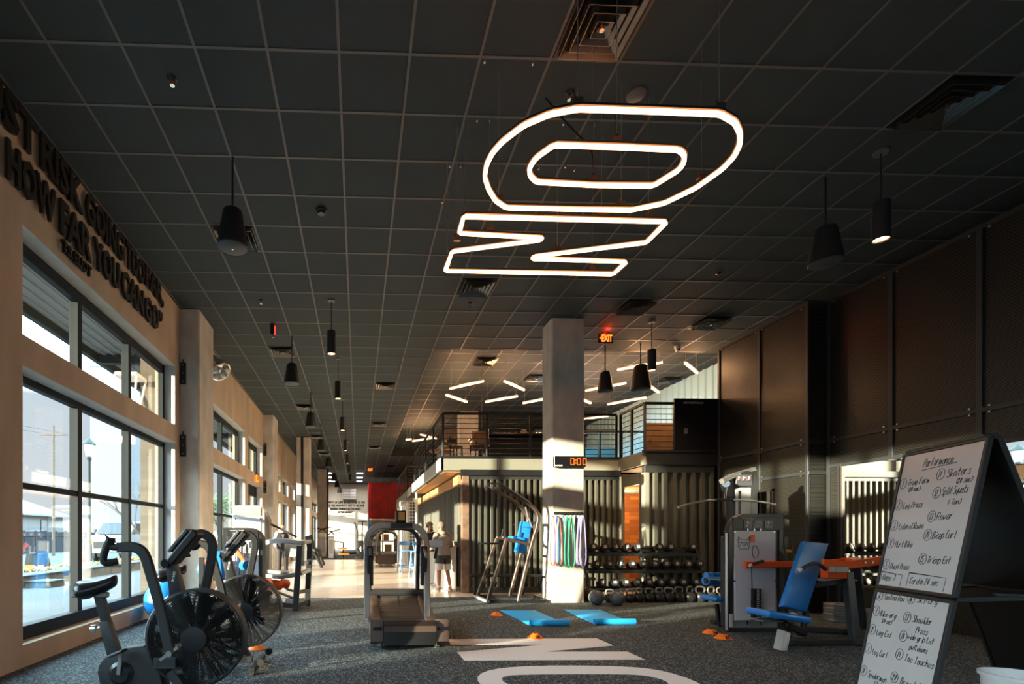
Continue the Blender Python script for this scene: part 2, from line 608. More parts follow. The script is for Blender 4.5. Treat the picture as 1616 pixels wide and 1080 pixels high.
def mesh_mat():
    """perforated dark sheet: rows of round holes"""
    m = bpy.data.materials.new('perforated_sheet')
    m.use_nodes = True
    nt = m.node_tree
    b = nt.nodes['Principled BSDF']
    b.inputs['Roughness'].default_value = 0.34
    b.inputs['Metallic'].default_value = 0.55
    tc = nt.nodes.new('ShaderNodeTexCoord')
    sp = nt.nodes.new('ShaderNodeSeparateXYZ')
    nt.links.new(tc.outputs['Object'], sp.inputs[0])
    def mth(op, a, bb=None):
        n = nt.nodes.new('ShaderNodeMath'); n.operation = op
        for i, v in enumerate((a, bb)):
            if v is None: continue
            if isinstance(v, (int, float)): n.inputs[i].default_value = v
            else: nt.links.new(v, n.inputs[i])
        return n.outputs[0]
    P = 0.034
    y = mth('DIVIDE', sp.outputs['Y'], P)
    z = mth('DIVIDE', sp.outputs['Z'], P * 0.62)
    row = mth('FLOOR', z)
    odd = mth('MULTIPLY', mth('MODULO', row, 2.0), 0.5)
    fy = mth('SUBTRACT', mth('FRACT', mth('ADD', y, odd)), 0.5)
    fz = mth('SUBTRACT', mth('FRACT', z), 0.5)
    d = mth('SQRT', mth('ADD', mth('MULTIPLY', fy, fy), mth('MULTIPLY', mth('MULTIPLY', fz, fz), 0.7)))
    r = nt.nodes.new('ShaderNodeValToRGB')
    r.color_ramp.elements[0].position = 0.26; r.color_ramp.elements[0].color = (0.004, 0.004, 0.004, 1)
    r.color_ramp.elements[1].position = 0.34; r.color_ramp.elements[1].color = (0.055, 0.053, 0.044, 1)
    nt.links.new(d, r.inputs[0])
    nt.links.new(r.outputs[0], b.inputs['Base Color'])
    bp = nt.nodes.new('ShaderNodeBump'); bp.inputs['Strength'].default_value = 0.6; bp.inputs['Distance'].default_value = 0.006
    nt.links.new(r.outputs[0], bp.inputs['Height'])
    nt.links.new(bp.outputs[0], b.inputs['Normal'])
    return m
perf = mesh_mat()

# ================================================================== SETTING
CEIL, RECESS = 5.47, 5.82
XL, XG, XR = -3.28, -3.49, 9.45          # inner face of the window wall, glass line, outer right wall
YB, YF = -6.0, 40.0

# ---- floors
structure(MB().rbox((-3.7, YB, -0.12), (XR, 10.22, 0)).build('floor', carpet), 'dark speckled rubber floor')
structure(MB().rbox((-3.7, 10.22, -0.12), (XR, 26.0, -0.002)).build('floor_wood', wood_floor), 'pale polished wood floor')
structure(MB().rbox((-3.7, 26.0, -0.12), (XR, YF, 0.0)).build('floor_far', carpet))
structure(MB().rbox((-1.2, 33.6, 0.0), (0.9, YF - 0.05, 0.12), 0.01).build('floor_platform', rubber))

# ---- ceiling with its tees, and the raised bay
def tees(mb, x0, x1, y0, y1, z):
    k = math.ceil((x0 + 0.165) / 0.615)
    while -0.165 + 0.615 * k < x1:
        x = -0.165 + 0.615 * k
        mb.rbox((x - 0.012, y0, z - 0.006), (x + 0.012, y1, z + 0.004)); k += 1
    k = math.ceil((y0 - 4.845) / 0.605)
    while 4.845 + 0.605 * k < y1:
        y = 4.845 + 0.605 * k
        mb.rbox((x0, y - 0.012, z - 0.0055), (x1, y + 0.012, z + 0.004)); k += 1
RX, RY0, RY1 = 1.70, 10.95, 25.8
m = MB()
m.rbox((-3.7, YB, CEIL), (XR, RY0, CEIL + 0.2))
m.rbox((-3.7, RY0, CEIL), (RX, RY1, CEIL + 0.2))
m.rbox((-3.7, RY1, CEIL), (XR, YF, CEIL + 0.2))
ceiling = structure(m.build('ceiling', tile), 'dark tiled ceiling')
m = MB()
tees(m, XL, XR, YB, RY0, CEIL); tees(m, XL, RX, RY0, RY1, CEIL); tees(m, XL, XR, RY1, YF, CEIL)
m.build('ceiling_grid', tbar, ceiling)
bay = structure(MB().rbox((RX, RY0, RECESS), (XR, RY1, RECESS + 0.15)).build('ceiling_bay', tile))
m = MB(); tees(m, RX + 0.02, XR, RY0 + 0.02, RY1 - 0.02, RECESS)
m.build('ceiling_grid', tbar, bay)
m = MB()
m.rbox((RX - 0.02, RY0 - 0.02, CEIL - 0.004), (RX + 0.012, RY1, RECESS + 0.05))
m.rbox((RX, RY0 - 0.02, CEIL - 0.004), (XR, RY0 + 0.012, RECESS + 0.05))
m.rbox((RX, RY1 - 0.012, CEIL - 0.004), (XR, RY1 + 0.02, RECESS + 0.05))
structure(m.build('trim_1', soffit))

# ---- window wall on the left
HOLES = [(-5.2, -0.9, 0.22, 2.97), (-5.2, -0.9, 3.27, 4.35), (0.2, 4.5, 0.22, 2.97), (0.2, 4.5, 3.27, 4.35),
         (4.92, 8.95, 0.22, 2.97), (4.92, 8.95, 3.27, 4.35),
         (10.93, 14.40, 0.22, 2.94), (10.93, 14.40, 3.30, 4.32),
         (14.80, 16.95, 0.0, 2.95), (14.80, 16.95, 3.28, 4.30),
         (19.3, 20.9, 0.25, 2.75), (19.3, 20.9, 3.10, 3.80),
         (21.6, 23.3, 0.25, 2.75), (21.6, 23.3, 3.10, 3.80),
         (24.0, 25.6, 0.0, 2.75), (24.0, 25.6, 3.10, 3.80),
         (32.2, 34.0, 0.25, 2.75), (35.2, 39.85, 0.25, 2.75), (35.2, 39.85, 3.1, 3.8)]
ys = sorted({YB, YF} | {h[0] for h in HOLES} | {h[1] for h in HOLES})
m = MB()
for a, b in zip(ys, ys[1:]):
    hs = sorted([(h[2], h[3]) for h in HOLES if h[0] <= a + 1e-6 and h[1] >= b - 1e-6])
    z = -0.05
    for (z0, z1) in hs + [(CEIL + 0.1, None)]:
        if z0 - z > 1e-4:
            m.rbox((XL - 0.36, a, z), (XL, b, z0))
        z = z1
wall_left = structure(m.build('wall_left', plaster), 'tan concrete wall with tall windows')
# pale painted reveals inside the openings (thin linings)
m = MB()
for (a, b, z0, z1) in HOLES:
    if z0 < 0.05 and False: pass
    m.rbox((XG, a, z1 - 0.012), (XL - 0.004, b, z1 + 0.001))
    m.rbox((XG, b - 0.012, max(z0, 0.0)), (XL - 0.004, b + 0.001, z1))
    m.rbox((XG, a - 0.001, max(z0, 0.0)), (XL - 0.004, a + 0.012, z1))
m.build('reveal', reveal_paint, wall_left)

def window(name, a, b, z0, z1, mull, transom=None, head=0.10, foot=0.13, door=False):
    m = MB()
    x0, x1 = XG - 0.07, XG + 0.02
    m.rbox((x0, a, z1 - head), (x1, b, z1 - 0.012), 0.004)
    m.rbox((x0, a, z0), (x1 + 0.03, b, z0 + foot), 0.004)
    m.rbox((x0, a + 0.005, z0), (x1, a + 0.075, z1), 0.004)
    m.rbox((x0, b - 0.075, z0), (x1, b - 0.005, z1), 0.004)
    for y in mull:
        m.rbox((x0 - 0.02, y - 0.045, z0 + foot - 0.01), (x1, y + 0.045, z1 - head + 0.01), 0.004)
    if transom:
        m.rbox((x0, a + 0.06, transom - 0.03), (x1 - 0.01, b - 0.06, transom + 0.03), 0.004)
    o = structure(m.build(name, window_black))
    g = MB(); g.rbox((XG - 0.034, a + 0.06, z0 + foot - 0.02), (XG - 0.028, b - 0.06, z1 - head + 0.02))
    g.build('panes', glass, o, smooth=0)
    ys_ = [a] + list(mull) + [b]
    return o
n = 0
for (a, b, z0, z1) in HOLES:
    n += 1
    w = b - a
    big = w > 3
    if z0 < 0.05:                               # doorway leaf
        o = window('door_%d' % n, a, b, z0, z1, [a + w / 2], 1.05, 0.35, 0.22)
        MB().cyl((XG + 0.06, a + w / 2 - 0.14, 0.85), (XG + 0.06, a + w / 2 - 0.14, 1.25), 0.014).build('door_handle', chrome, o)
    elif z0 < 1:
        window('window_%d' % n, a, b, z0, z1, [a + w / 3, a + 2 * w / 3] if w > 3.7 else [a + w / 2] if w > 1.65 else [], 1.82 if big else None, 0.09, 0.14)
    else:
        window('window_%d' % n, a, b, z0, z1, [a + w / 3, a + 2 * w / 3] if w > 3.7 else [a + w / 2] if w > 1.65 else [], None, 0.15, 0.05)

# ---- pilasters and pillars
def pillar(x0, x1, y0, y1, z0=0.0, z1=CEIL, cham=0.025, m_=None, label=None):
    m = MB()
    w, d = x1 - x0, y1 - y0
    loop = [(x0 + cham, y0, z0), (x1 - cham, y0, z0), (x1, y0 + cham, z0), (x1, y1 - cham, z0), (x1 - cham, y1, z0), (x0 + cham, y1, z0), (x0, y1 - cham, z0), (x0, y0 + cham, z0)]
    m.prism(loop, (0, 0, z1 - z0))
    return structure(m.build('pillar', m_ or concrete), label)
pillar(XL - 0.02, -2.93, 9.18, 10.08)
pillar(XL - 0.02, -2.93, 17.15, 18.1)
pillar(-2.62, -2.05, 21.0, 21.6)
pillar(-2.56, -1.95, 31.2, 31.8)
main_pillar = pillar(3.72, 4.36, 9.30, 9.80, label='concrete pillar with bands and clock')
pillar(3.74, 4.40, 17.8, 18.4, 3.06, RECESS)
# dark conduit on two of the pillars
structure(MB().rbox((-2.42, 20.95, 0), (-2.32, 21.01, CEIL), 0.01).build('trim_2', black))
structure(MB().rbox((-1.97, 31.15, 0), (-1.90, 31.8, CEIL), 0.01).build('trim_3', black))

# ---- far wall, back wall, outer right wall
structure(MB().rbox((-3.7, YF, 0), (XR, YF + 0.2, CEIL)).build('wall_far', far_paint))
m = MB()
m.rbox((-3.7, YB - 0.2, 0), (XR, YB, 0.25)); m.rbox((-3.7, YB - 0.2, 4.3), (XR, YB, CEIL)); m.rbox((-3.7, YB - 0.2, 0.25), (-2.8, YB, 4.3)); m.rbox((6.6, YB - 0.2, 0.25), (XR, YB, 4.3))
structure(m.build('wall_back', soffit), 'front wall of the gym behind the camera, glazed')
for k in range(3):
    xa, xb = -2.8 + k * 3.1333, -2.8 + (k + 1) * 3.1333
    m = MB()
    for x in (xa, (xa + xb) / 2, xb): m.rbox((x - .05, YB - .14, .25), (x + .05, YB - .04, 4.3), .004)
    for z in (.29, 2.9, 4.26): m.rbox((xa, YB - .13, z - .05), (xb, YB - .05, z + .05), .004)
    o = structure(m.build('window_%d' % (30 + k), window_black))
    MB().rbox((xa, YB - .095, .27), (xb, YB - .089, 4.28)).build('panes', glass, o, smooth=0)
def corrugate(m, p0, p1, z0, z1, pitch, depth, nrm, back=0.03):
    """trapezoid sheet between two floor points, ribs standing out along nrm"""
    p0, p1, nrm = Vector(p0), Vector(p1), Vector(nrm)
    L = (p1 - p0).length
    d = (p1 - p0) / L
    prof = []
    k = 0
    while k * pitch < L:
        for (f, h) in ((0.0, 0), (0.42, 0), (0.54, 1), (0.88, 1)):
            t = (k + f) * pitch
            if t <= L: prof.append((t, h * depth))
        k += 1
    prof.append((L, prof[-1][1]))
    loop = [p0 + d * t + nrm * h for t, h in prof] + [p1 - nrm * back, p0 - nrm * back]
    m.prism([(v.x, v.y, z0) for v in loop], (0, 0, z1 - z0))
m = MB()
m.rbox((XR, YB, 0), (XR + 0.2, 10.5, RECESS + 0.2))
m.rbox((XR, 10.5, 0), (XR + 0.2, YF, 3.0))
m.rbox((XR, 20.0, 3.0), (XR + 0.2, YF, RECESS + 0.2))
structure(m.build('wall_outer_right', soffit))
siding = mat('pale_blue_siding', (0.42, 0.74, 0.90), 0.5)
m = MB(); corrugate(m, (XR, 20.0, 0), (XR, 10.5, 0), 3.0, RECESS + 0.1, 0.28, 0.035, (-1, 0, 0))
structure(m.build('wall_siding', siding))

# ---- perforated cladding on the right: a far panel standing proud, then the long run with the mirror
XA, XB, YS, ZT = 7.50, 7.81, 7.95, 5.20
m = MB()
m.rbox((XA + 0.03, YS, 0), (XA + 0.16, 9.98, ZT))
m.rbox((XB + 0.03, YB, 0), (XB + 0.16, YS + 0.02, ZT))
m.rbox((XA + 0.03, YS - 0.0, 0), (XB + 0.16, YS + 0.06, ZT))
wall_right = structure(m.build('wall_right', soffit), 'dark perforated metal wall')
m = MB()
m.rbox((XA + 0.012, YS, 0.02), (XA + 0.03, 9.98, ZT - 0.02))
m.rbox((XB + 0.012, YB, 2.46), (XB + 0.03, YS - 0.01, ZT - 0.02))
m.rbox((XB + 0.012, 7.70, 0.02), (XB + 0.03, YS - 0.01, 2.46))
m.rbox((XB + 0.012, YB, 0.02), (XB + 0.03, 7.70, 0.50))
m.rbox((XA + 0.04, YS - 0.02, 0.02), (XB, YS - 0.002, ZT - 0.02))
m.build('perforated_panel', perf, wall_right)
m = MB()
for z in (0.03, 2.34, 2.87, ZT - 0.03):
    m.rbox((XA - 0.01, YS - 0.03, z - 0.028), (XA + 0.03, 9.98, z + 0.028), 0.004)
    m.rbox((XA, YS - 0.035, z - 0.028), (XB + 0.03, YS - 0.005, z + 0.028), 0.004)
for y in (YS + 0.0, 8.93, 9.955):
    m.rbox((XA - 0.012, y - 0.028, 0), (XA + 0.03, y + 0.028, ZT), 0.004)
for z in (2.44, 2.87, ZT - 0.03):
    m.rbox((XB - 0.01, YB, z - 0.03), (XB + 0.03, YS - 0.03, z + 0.03), 0.004)
for y in (YS - 0.06, 7.70):
    m.rbox((XB - 0.012, y - 0.028, 0), (XB + 0.03, y + 0.028, ZT if y > 7.75 else 2.46), 0.004)
for y in (6.93, 5.90, 4.6, 3.3, 2.0, 0.7):
    m.rbox((XB - 0.012, y - 0.03, 2.42), (XB + 0.03, y + 0.03, ZT), 0.004)
m.build('panel_rail', dark_frame, wall_right)
m = MB()
for z in (2.30, 2.38, 2.83, 2.91, ZT - 0.08):
    for y in (8.05, 8.86, 9.0, 9.88):
        m.cyl((XA - 0.014, y, z), (XA - 0.004, y, z), 0.012, seg=8)
for z in (2.83, 2.91, ZT - 0.08):
    for y in (7.78, 7.02, 6.84, 6.0, 5.8):
        m.cyl((XB - 0.014, y, z), (XB - 0.004, y, z), 0.012, seg=8)
m.build('panel_bolts', alu, wall_right)
mir = tag(MB().rbox((XB + 0.0, 0.4, 0.52), (XB + 0.012, 7.66, 2.41)).build('wall_mirror', mirror_m, smooth=0), 'long mirror on the perforated wall behind the whiteboard', 'mirror')
m = MB()
m.rbox((XB - 0.012, 0.36, 0.49), (XB + 0.02, 7.69, 0.525), 0.003); m.rbox((XB - 0.012, 7.655, 0.5), (XB + 0.02, 7.69, 2.42), 0.003)
m.build('mirror_frame', brown_steel, mir)
mir2 = tag(MB().rbox((XA - 0.012, 8.63, 1.70), (XA + 0.01, 9.0, 2.10)).build('wall_mirror', mirror_m, smooth=0), 'small square mirror behind the tall cable machine', 'mirror')
m = MB(); m.rbox((XA - 0.02, 8.60, 2.10), (XA + 0.01, 9.03, 2.14)); m.rbox((XA - 0.02, 8.60, 1.66), (XA + 0.01, 9.03, 1.70)); m.rbox((XA - 0.02, 8.60, 1.66), (XA + 0.01, 8.63, 2.14)); m.rbox((XA - 0.02, 9.0, 1.66), (XA + 0.01, 9.03, 2.14))
m.build('mirror_frame', black, mir2)

# ---- container-style building with the deck on top
DZ0, DZ1 = 2.74, 3.06
XC = 5.95                                       # where the front steps towards the gym
m = MB()
corrugate(m, (2.50, 11.06, 0), (XC, 11.06, 0), 0.12, 2.56, 0.141, 0.085, (0, -1, 0))
front = structure(m.build('wall_container', olive), 'corrugated dark container wall')
m = MB(); corrugate(m, (XC + 0.10, 10.06, 0), (7.42, 10.06, 0), 0.12, 2.62, 0.20, 0.07, (0, -1, 0))
m.build('side_sheet', olive, front)
m = MB(); corrugate(m, (2.36, 18.9, 0), (2.36, 11.2, 0), 0.10, 2.60, 0.20, 0.05, (-1, 0, 0))
m.build('side_sheet', olive, front)
m = MB()
m.rbox((2.48, 10.96, 0.0), (XC, 11.10, 0.13), 0.006); m.rbox((2.34, 10.98, 2.55), (XC, 11.10, DZ0 - 0.01), 0.006)
m.rbox((XC, 9.99, 0.0), (7.44, 10.10, 0.13), 0.006); m.rbox((XC, 9.99, 2.60), (7.44, 10.10, DZ0), 0.006)
m.rbox((2.48, 10.99, 0.1), (2.56, 11.10, 2.6), 0.006); m.rbox((XC - 0.08, 11.0, 0.1), (XC, 11.12, 2.6), 0.006)
m.build('container_frame', olive_dark, front)
# door frame in the stepped side
m = MB()
m.rbox((XC, 9.99, 0), (XC + 0.10, 10.20, 2.62), 0.006); m.rbox((XC, 10.90, 0), (XC + 0.08, 11.06, 2.62), 0.006); m.rbox((XC, 10.2, 2.38), (XC + 0.09, 10.9, 2.62), 0.004)
m.build('door_frame', fascia_m, front)
structure(MB().rbox((2.34, 10.96, 0), (2.50, 11.12, DZ0), 0.01).build('post', rust_post))
# inside the stepped room
wood_mosaic_x = plank_mat('wood_mosaic_front', (0.60, 0.25, 0.07), (0.26, 0.09, 0.025), 1.0, 0.5, 'xz', w=0.42, h=0.10, mortar=0.003, bias=-0.1)
nt = wood_mosaic_x.node_tree
sp = nt.nodes.new('ShaderNodeSeparateXYZ'); cb = nt.nodes.new('ShaderNodeCombineXYZ')
tcn = [q for q in nt.nodes if q.type == 'TEX_COORD'][0]; brn = [q for q in nt.nodes if q.type == 'TEX_BRICK'][0]
nt.links.new(tcn.outputs['Object'], sp.inputs[0]); nt.links.new(sp.outputs['X'], cb.inputs['X']); nt.links.new(sp.outputs['Z'], cb.inputs['Y']); nt.links.new(cb.outputs[0], brn.inputs['Vector'])
m = MB(); m.rbox((XC - 0.4, 12.3, 0), (7.45, 12.36, 2.7))
structure(m.build('wall_wood', wood_mosaic_x))
structure(MB().rbox((7.42, 10.06, 0), (7.48, 12.4, 2.7)).build('wall_room_side', ply))
structure(MB().rbox((XC - 0.4, 11.12, 2.64), (7.45, 12.4, 2.70)).build('ceiling_room', ply))
d_ = MB()
d_.cyl((XC - 0.2, 11.75, 2.40), (7.3, 11.75, 2.40), 0.10, seg=20)
for k in range(12): d_.cyl((XC - 0.1 + k * 0.12, 11.75, 2.40), (XC - 0.08 + k * 0.12, 11.75, 2.40), 0.106, seg=20)
duct = tag(d_.build('air_duct', alu), 'round metal duct in the wood lined room', 'duct')
MB().bar((6.5, 11.75, 2.5), (6.5, 11.75, 2.66), 0.02, 0.02).build('hanger', black, duct)
add_light('room_lamp', 'POINT', (6.6, 11.3, 2.25), 20, (1.0, 0.62, 0.30), shadow_soft_size=0.08)

# deck slab and fascias
m = MB()
m.rbox((1.90, 11.02, DZ0), (XR, 18.9, DZ1)); m.rbox((XC + 0.02, 10.00, DZ0), (XR - 0.01, 11.03, DZ1))
deck = structure(m.build('floor_deck', soffit), 'raised deck over the container')
m = MB()
m.rbox((1.86, 10.97, DZ0 + 0.02), (3.14, 11.03, DZ1 - 0.02), 0.004); m.rbox((3.16, 10.97, DZ0 + 0.02), (XC + 0.01, 11.03, DZ1 - 0.02), 0.004)
m.rbox((XC - 0.03, 9.99, DZ0 + 0.02), (XC + 0.03, 10.98, DZ1 - 0.02), 0.004)
m.build('fascia', fascia_m, deck)
m = MB(); m.rbox((1.84, 10.97, DZ0 + 0.02), (1.92, 13.8, DZ1 - 0.02), 0.004); m.rbox((1.84, 13.83, DZ0 + 0.02), (1.92, 16.75, DZ1 - 0.02), 0.004)
m.build('fascia', fascia_sunlit, deck)
m = MB(); m.rbox((XC + 0.03, 9.97, DZ0 + 0.02), (XR - 0.1, 10.02, DZ1 - 0.02), 0.004)
m.rbox((1.83, 10.93, DZ1 - 0.025), (XC, 11.02, DZ1 + 0.012)); m.rbox((XC - 0.04, 9.95, DZ1 - 0.025), (XR - 0.1, 10.03, DZ1 + 0.012)); m.rbox((2.3, 10.92, DZ0 - 0.10), (XC, 11.02, DZ0 + 0.03))
m.build('edge_beam', black, deck)
m = MB(); m.rbox((1.93, 11.03, DZ0 - 0.015), (2.9, 16.75, DZ0))
m.build('underside_boards', ply, deck)
structure(MB().bar((2.33, 11.12, 2.56), (2.33, 18.6, 2.56), 0.10, 0.22).build('beam_canopy', ply))
m = MB()
m.cyl((1.98, 16.6, 0), (1.98, 16.6, DZ0), 0.035)
structure(m.build('pole', white_paint))

# second container further back
m = MB(); corrugate(m, (2.05, 19.8, 0), (7.0, 19.8, 0), 0.1, 2.62, 0.21, 0.05, (0, -1, 0))
blk = structure(m.build('wall_container_far', olive))
m = MB(); m.rbox((1.97, 19.8, 0.0), (2.05, 24.5, 2.62)); m.build('side_wall', white_paint, blk)
m = MB()
for k in range(6): m.rbox((1.955, 20.1 + k * 0.75, 0.1), (1.975, 20.16 + k * 0.75, 2.5))
m.build('side_batten', fascia_m, blk)
m = MB(); m.rbox((1.93, 19.72, 2.62), (7.0, 19.80, DZ1), 0.004); m.rbox((1.93, 19.72, 2.62), (2.01, 24.5, DZ1), 0.004); m.build('fascia', fascia_m, blk)
m = MB(); m.rbox((2.0, 19.78, 2.66), (7.0, 24.5, 3.0)); m.build('roof_slab', soffit, blk)

# red container hanging at the far end
m = MB(); corrugate(m, (0.72, 33.0, 0), (3.9, 33.0, 0), 2.45, 4.75, 0.24, 0.06, (0, -1, 0))
m.rbox((0.70, 32.97, 2.36), (3.9, 33.1, 2.46)); m.rbox((0.70, 32.97, 4.74), (3.9, 33.1, 4.84)); m.rbox((0.70, 33.03, 2.4), (0.78, 36.5, 4.8)); m.rbox((0.72, 33.05, 4.7), (3.9, 36.5, 4.82))
structure(m.build('wall_red_container', red))
structure(MB().rbox((0.72, 36.5, 0), (5.0, 36.6, 2.4)).build('wall_store', far_paint))
structure(MB().rbox((0.66, 32.95, 0), (0.76, 33.1, 2.4), 0.01).build('post', grey_steel))

# ================================================================== OUTSIDE
structure(MB().rbox((-8.4, -12, -0.14), (-3.64, 60, -0.03)).build('sidewalk', sidewalk_m))
structure(MB().rbox((-60, -12, -0.25), (-8.4, 110, -0.06)).build('street', asphalt))
m = MB(); m.rbox((-9.0, 9.2, -0.1), (-8.4, 40, 0.24), 0.02)
planter = structure(m.build('planter_kerb', brick_yz))
MB().rbox((-9.02, 9.2, 0.24), (-8.38, 40, 0.28), 0.01).build('planter_cap', sidewalk_m, planter)
m = MB()
rr = random.Random(3)
for k in range(420):
    x, y = rr.uniform(-8.95, -8.45), rr.uniform(9.6, 24)
    h = rr.uniform(0.06, 0.16)
    m.box((x, y, 0.28 + h), (0.05, 0.05, 0.02), Matrix.Rotation(rr.uniform(0, 3), 3, (rr.random(), rr.random(), 0.3)))
flw = mat('flower_orange', (0.60, 0.30, 0.08), 0.8, noise=0.6, nscale=6, color2=(0.20, 0.20, 0.06))
tag(m.build('flower_bed', flw), 'orange and green flower bed in the kerb planter', 'flowers', kind='stuff')
# canopy over the pavement
m = MB(); m.rbox((-5.6, -6, 5.22), (-3.66, 60, 5.32))
for k in range(9): m.rbox((-5.5 + k * .2, -6, 5.19), (-5.44 + k * .2, 60, 5.23))
cnp = structure(m.build('exterior_canopy', mat('canopy_soffit', (0.17, 0.20, 0.23), 0.7)))
m = MB(); m.rbox((-5.72, -6, 5.05), (-5.6, 60, 5.36), 0.01)
for k in range(8): m.rbox((-5.6, 2.6 + k * 4.1, 5.02), (-3.66, 2.74 + k * 4.1, 5.22))
m.build('canopy_beam', window_black, cnp)
structure(MB().rbox((-4.0, 4.2, -0.1), (-3.66, 4.86, 4.8)).build('exterior_pier', brick_yz))
structure(MB().rbox((-4.25, 9.75, -0.1), (-3.66, 10.6, 4.8)).build('exterior_pier', brick_yz))
structure(MB().rbox((-4.25, 17.2, -0.1), (-3.66, 18.1, 4.8)).build('exterior_pier', brick_yz))

# ================================================================== CEILING FIXTURES
GX, GY = (lambda i: -0.165 + 0.615 * i), (lambda j: 4.845 + 0.605 * j)
def make_vent(label, x, y, z, bright=False):
    t = thing('ceiling_vent', label, 'vent', (x, y, z), 'square ceiling air vents')
    h = 0.285
    m = MB()
    lo = [(-h, -h), (h, -h), (h, h), (-h, h)]
    li = [(-h + .025, -h + .025), (h - .025, -h + .025), (h - .025, h - .025), (-h + .025, h - .025)]
    m.ring_plate([(x + a, y + b, z - 0.012) for a, b in lo], [(x + a, y + b, z - 0.012) for a, b in li], (0, 0, 0.012))
    m.build('frame', black_gloss, t)
    MB().rbox((x - h + .02, y - h + .02, z - 0.004), (x + h - .02, y + h - .02, z - 0.001)).build('throat', soffit, t)
    for k in range(4):
        r0 = 0.255 - k * 0.062; r1 = r0 - 0.052
        z0, z1 = z - 0.052, z - 0.008
        vs = lambda r, zz: [(x - r, y - r, zz), (x + r, y - r, zz), (x + r, y + r, zz), (x - r, y + r, zz)]
        m = MB()
        a = [m.bm.verts.new(p) for p in vs(r0, z0)]
        b = [m.bm.verts.new(p) for p in vs(r1, z1)]
        c = [m.bm.verts.new(p) for p in vs(r0 - 0.006, z0)]
        d = [m.bm.verts.new(p) for p in vs(r1 - 0.006, z1)]
        for q in range(4):
            w = (q + 1) % 4
            m.bm.faces.new((a[q], a[w], b[w], b[q])); m.bm.faces.new((c[q], d[q], d[w], c[w]))
            m.bm.faces.new((a[q], c[q], c[w], a[w])); m.bm.faces.new((b[q], b[w], d[w], d[q]))
        m.build('louvre', vent_metal, t)
    MB().cyl((x, y, z - 0.055), (x, y, z - 0.02), 0.02, seg=12).build('screw_knob', chrome, t)
    return t
vent_metal = mat('vent_metal', (0.16, 0.15, 0.14), 0.2, 0.9)
for (i, j, lab) in ((3, -2, 'big ceiling air vent at the top edge above the neon letters'), (-3, 3, 'ceiling air vent behind the nearest hanging speaker'),
                    (3, 5, 'ceiling air vent just beyond the neon letter N'), (8, 6, 'first ceiling air vent to the right of the pillar top'),
                    (11, 7, 'ceiling air vent closest to the top of the dark perforated wall'), (-3, 10, 'ceiling air vent beside the second hanging speaker'),
                    (1, 14, 'ceiling air vent over the aisle, first of its row'), (9, -1, 'unlit ceiling air vent in the dark upper right corner')):
    make_vent(lab, GX(i) + 0.3075, GY(j) + 0.3025, CEIL)
for (a, b, lab) in ((481, 642, 'ceiling air vent beside the third hanging speaker'), (500, 689, 'ceiling air vent beside the fourth hanging speaker'),
                    (512, 716, 'ceiling air vent beside the fifth hanging speaker'), (598, 669, 'second ceiling air vent of the row over the aisle'),
                    (591, 706, 'third ceiling air vent of the row over the aisle'), (616, 736, 'farthest ceiling air vent beyond the raised bay')):
    p = px_floor(a, b, CEIL); make_vent(lab, p.x, p.y, CEIL)
for (a, b, lab) in ((766, 570, 'ceiling air vent in the raised bay above the first light hexagon'), (846, 596, 'ceiling air vent in the raised bay just left of the pillar'), (1055, 600, 'ceiling air vent in the raised bay near the blue siding')):
    p = px_floor(a, b, RECESS); make_vent(lab, p.x, p.y, RECESS)

def make_speaker(label, x, y, zc=CEIL, s=1.0, drop=0.59):
    t = thing('pendant_speaker', label, 'speaker', (x, y, zc), 'black hanging speakers')
    MB().cyl((x, y, zc - drop), (x, y, zc), 0.012, seg=8).build('cord', black, t)
    z0 = zc - drop
    m = MB(); m.lathe([(0, 0), (0.085 * s, 0), (0.105 * s, -0.02), (0.165 * s, -0.38 * s), (0.165 * s, -0.41 * s), (0.155 * s, -0.42 * s)], 28, Matrix.Translation((x, y, z0)))
    m.build('cabinet', black, t)
    m = MB(); m.lathe([(0.156 * s, -0.415 * s), (0.14 * s, -0.425 * s), (0, -0.43 * s)], 28, Matrix.Translation((x, y, z0)))
    m.build('grille', grille_m, t)
    MB().cyl((x, y, z0 - 0.434 * s), (x, y, z0 - 0.428 * s), 0.012, seg=8).build('badge', chrome, t)
    MB().cyl((x, y, z0), (x, y, z0 + 0.03), 0.03, seg=12).build('cap', black, t)
    return t
grille_m = mat('speaker_grille', (0.07, 0.075, 0.08), 0.5, 0.3)
ordw = ['nearest hanging speaker over the window side', 'second hanging speaker along the window side', 'third hanging speaker along the window side', 'fourth hanging speaker along the window side', 'fifth hanging speaker along the window side', 'sixth hanging speaker along the window side', 'seventh hanging speaker along the window side', 'hanging speaker farthest down the window side']
for lab, y in zip(ordw, (5.46, 10.32, 14.4, 18.4, 22.8, 28.5, 32.4, 36.5)):
    make_speaker('black cone-shaped ' + lab, -1.38, y)
make_speaker('black hanging speaker in the shadow near the perforated wall', 5.44, 5.53)
make_speaker('black hanging speaker directly below the exit sign', px(955, 590, 10.6).x, 10.6)
make_speaker('large black hanging speaker behind the pendant lamp near the pillar', px(1011, 590, 10.5).x, 10.5, s=1.25, drop=0.47)

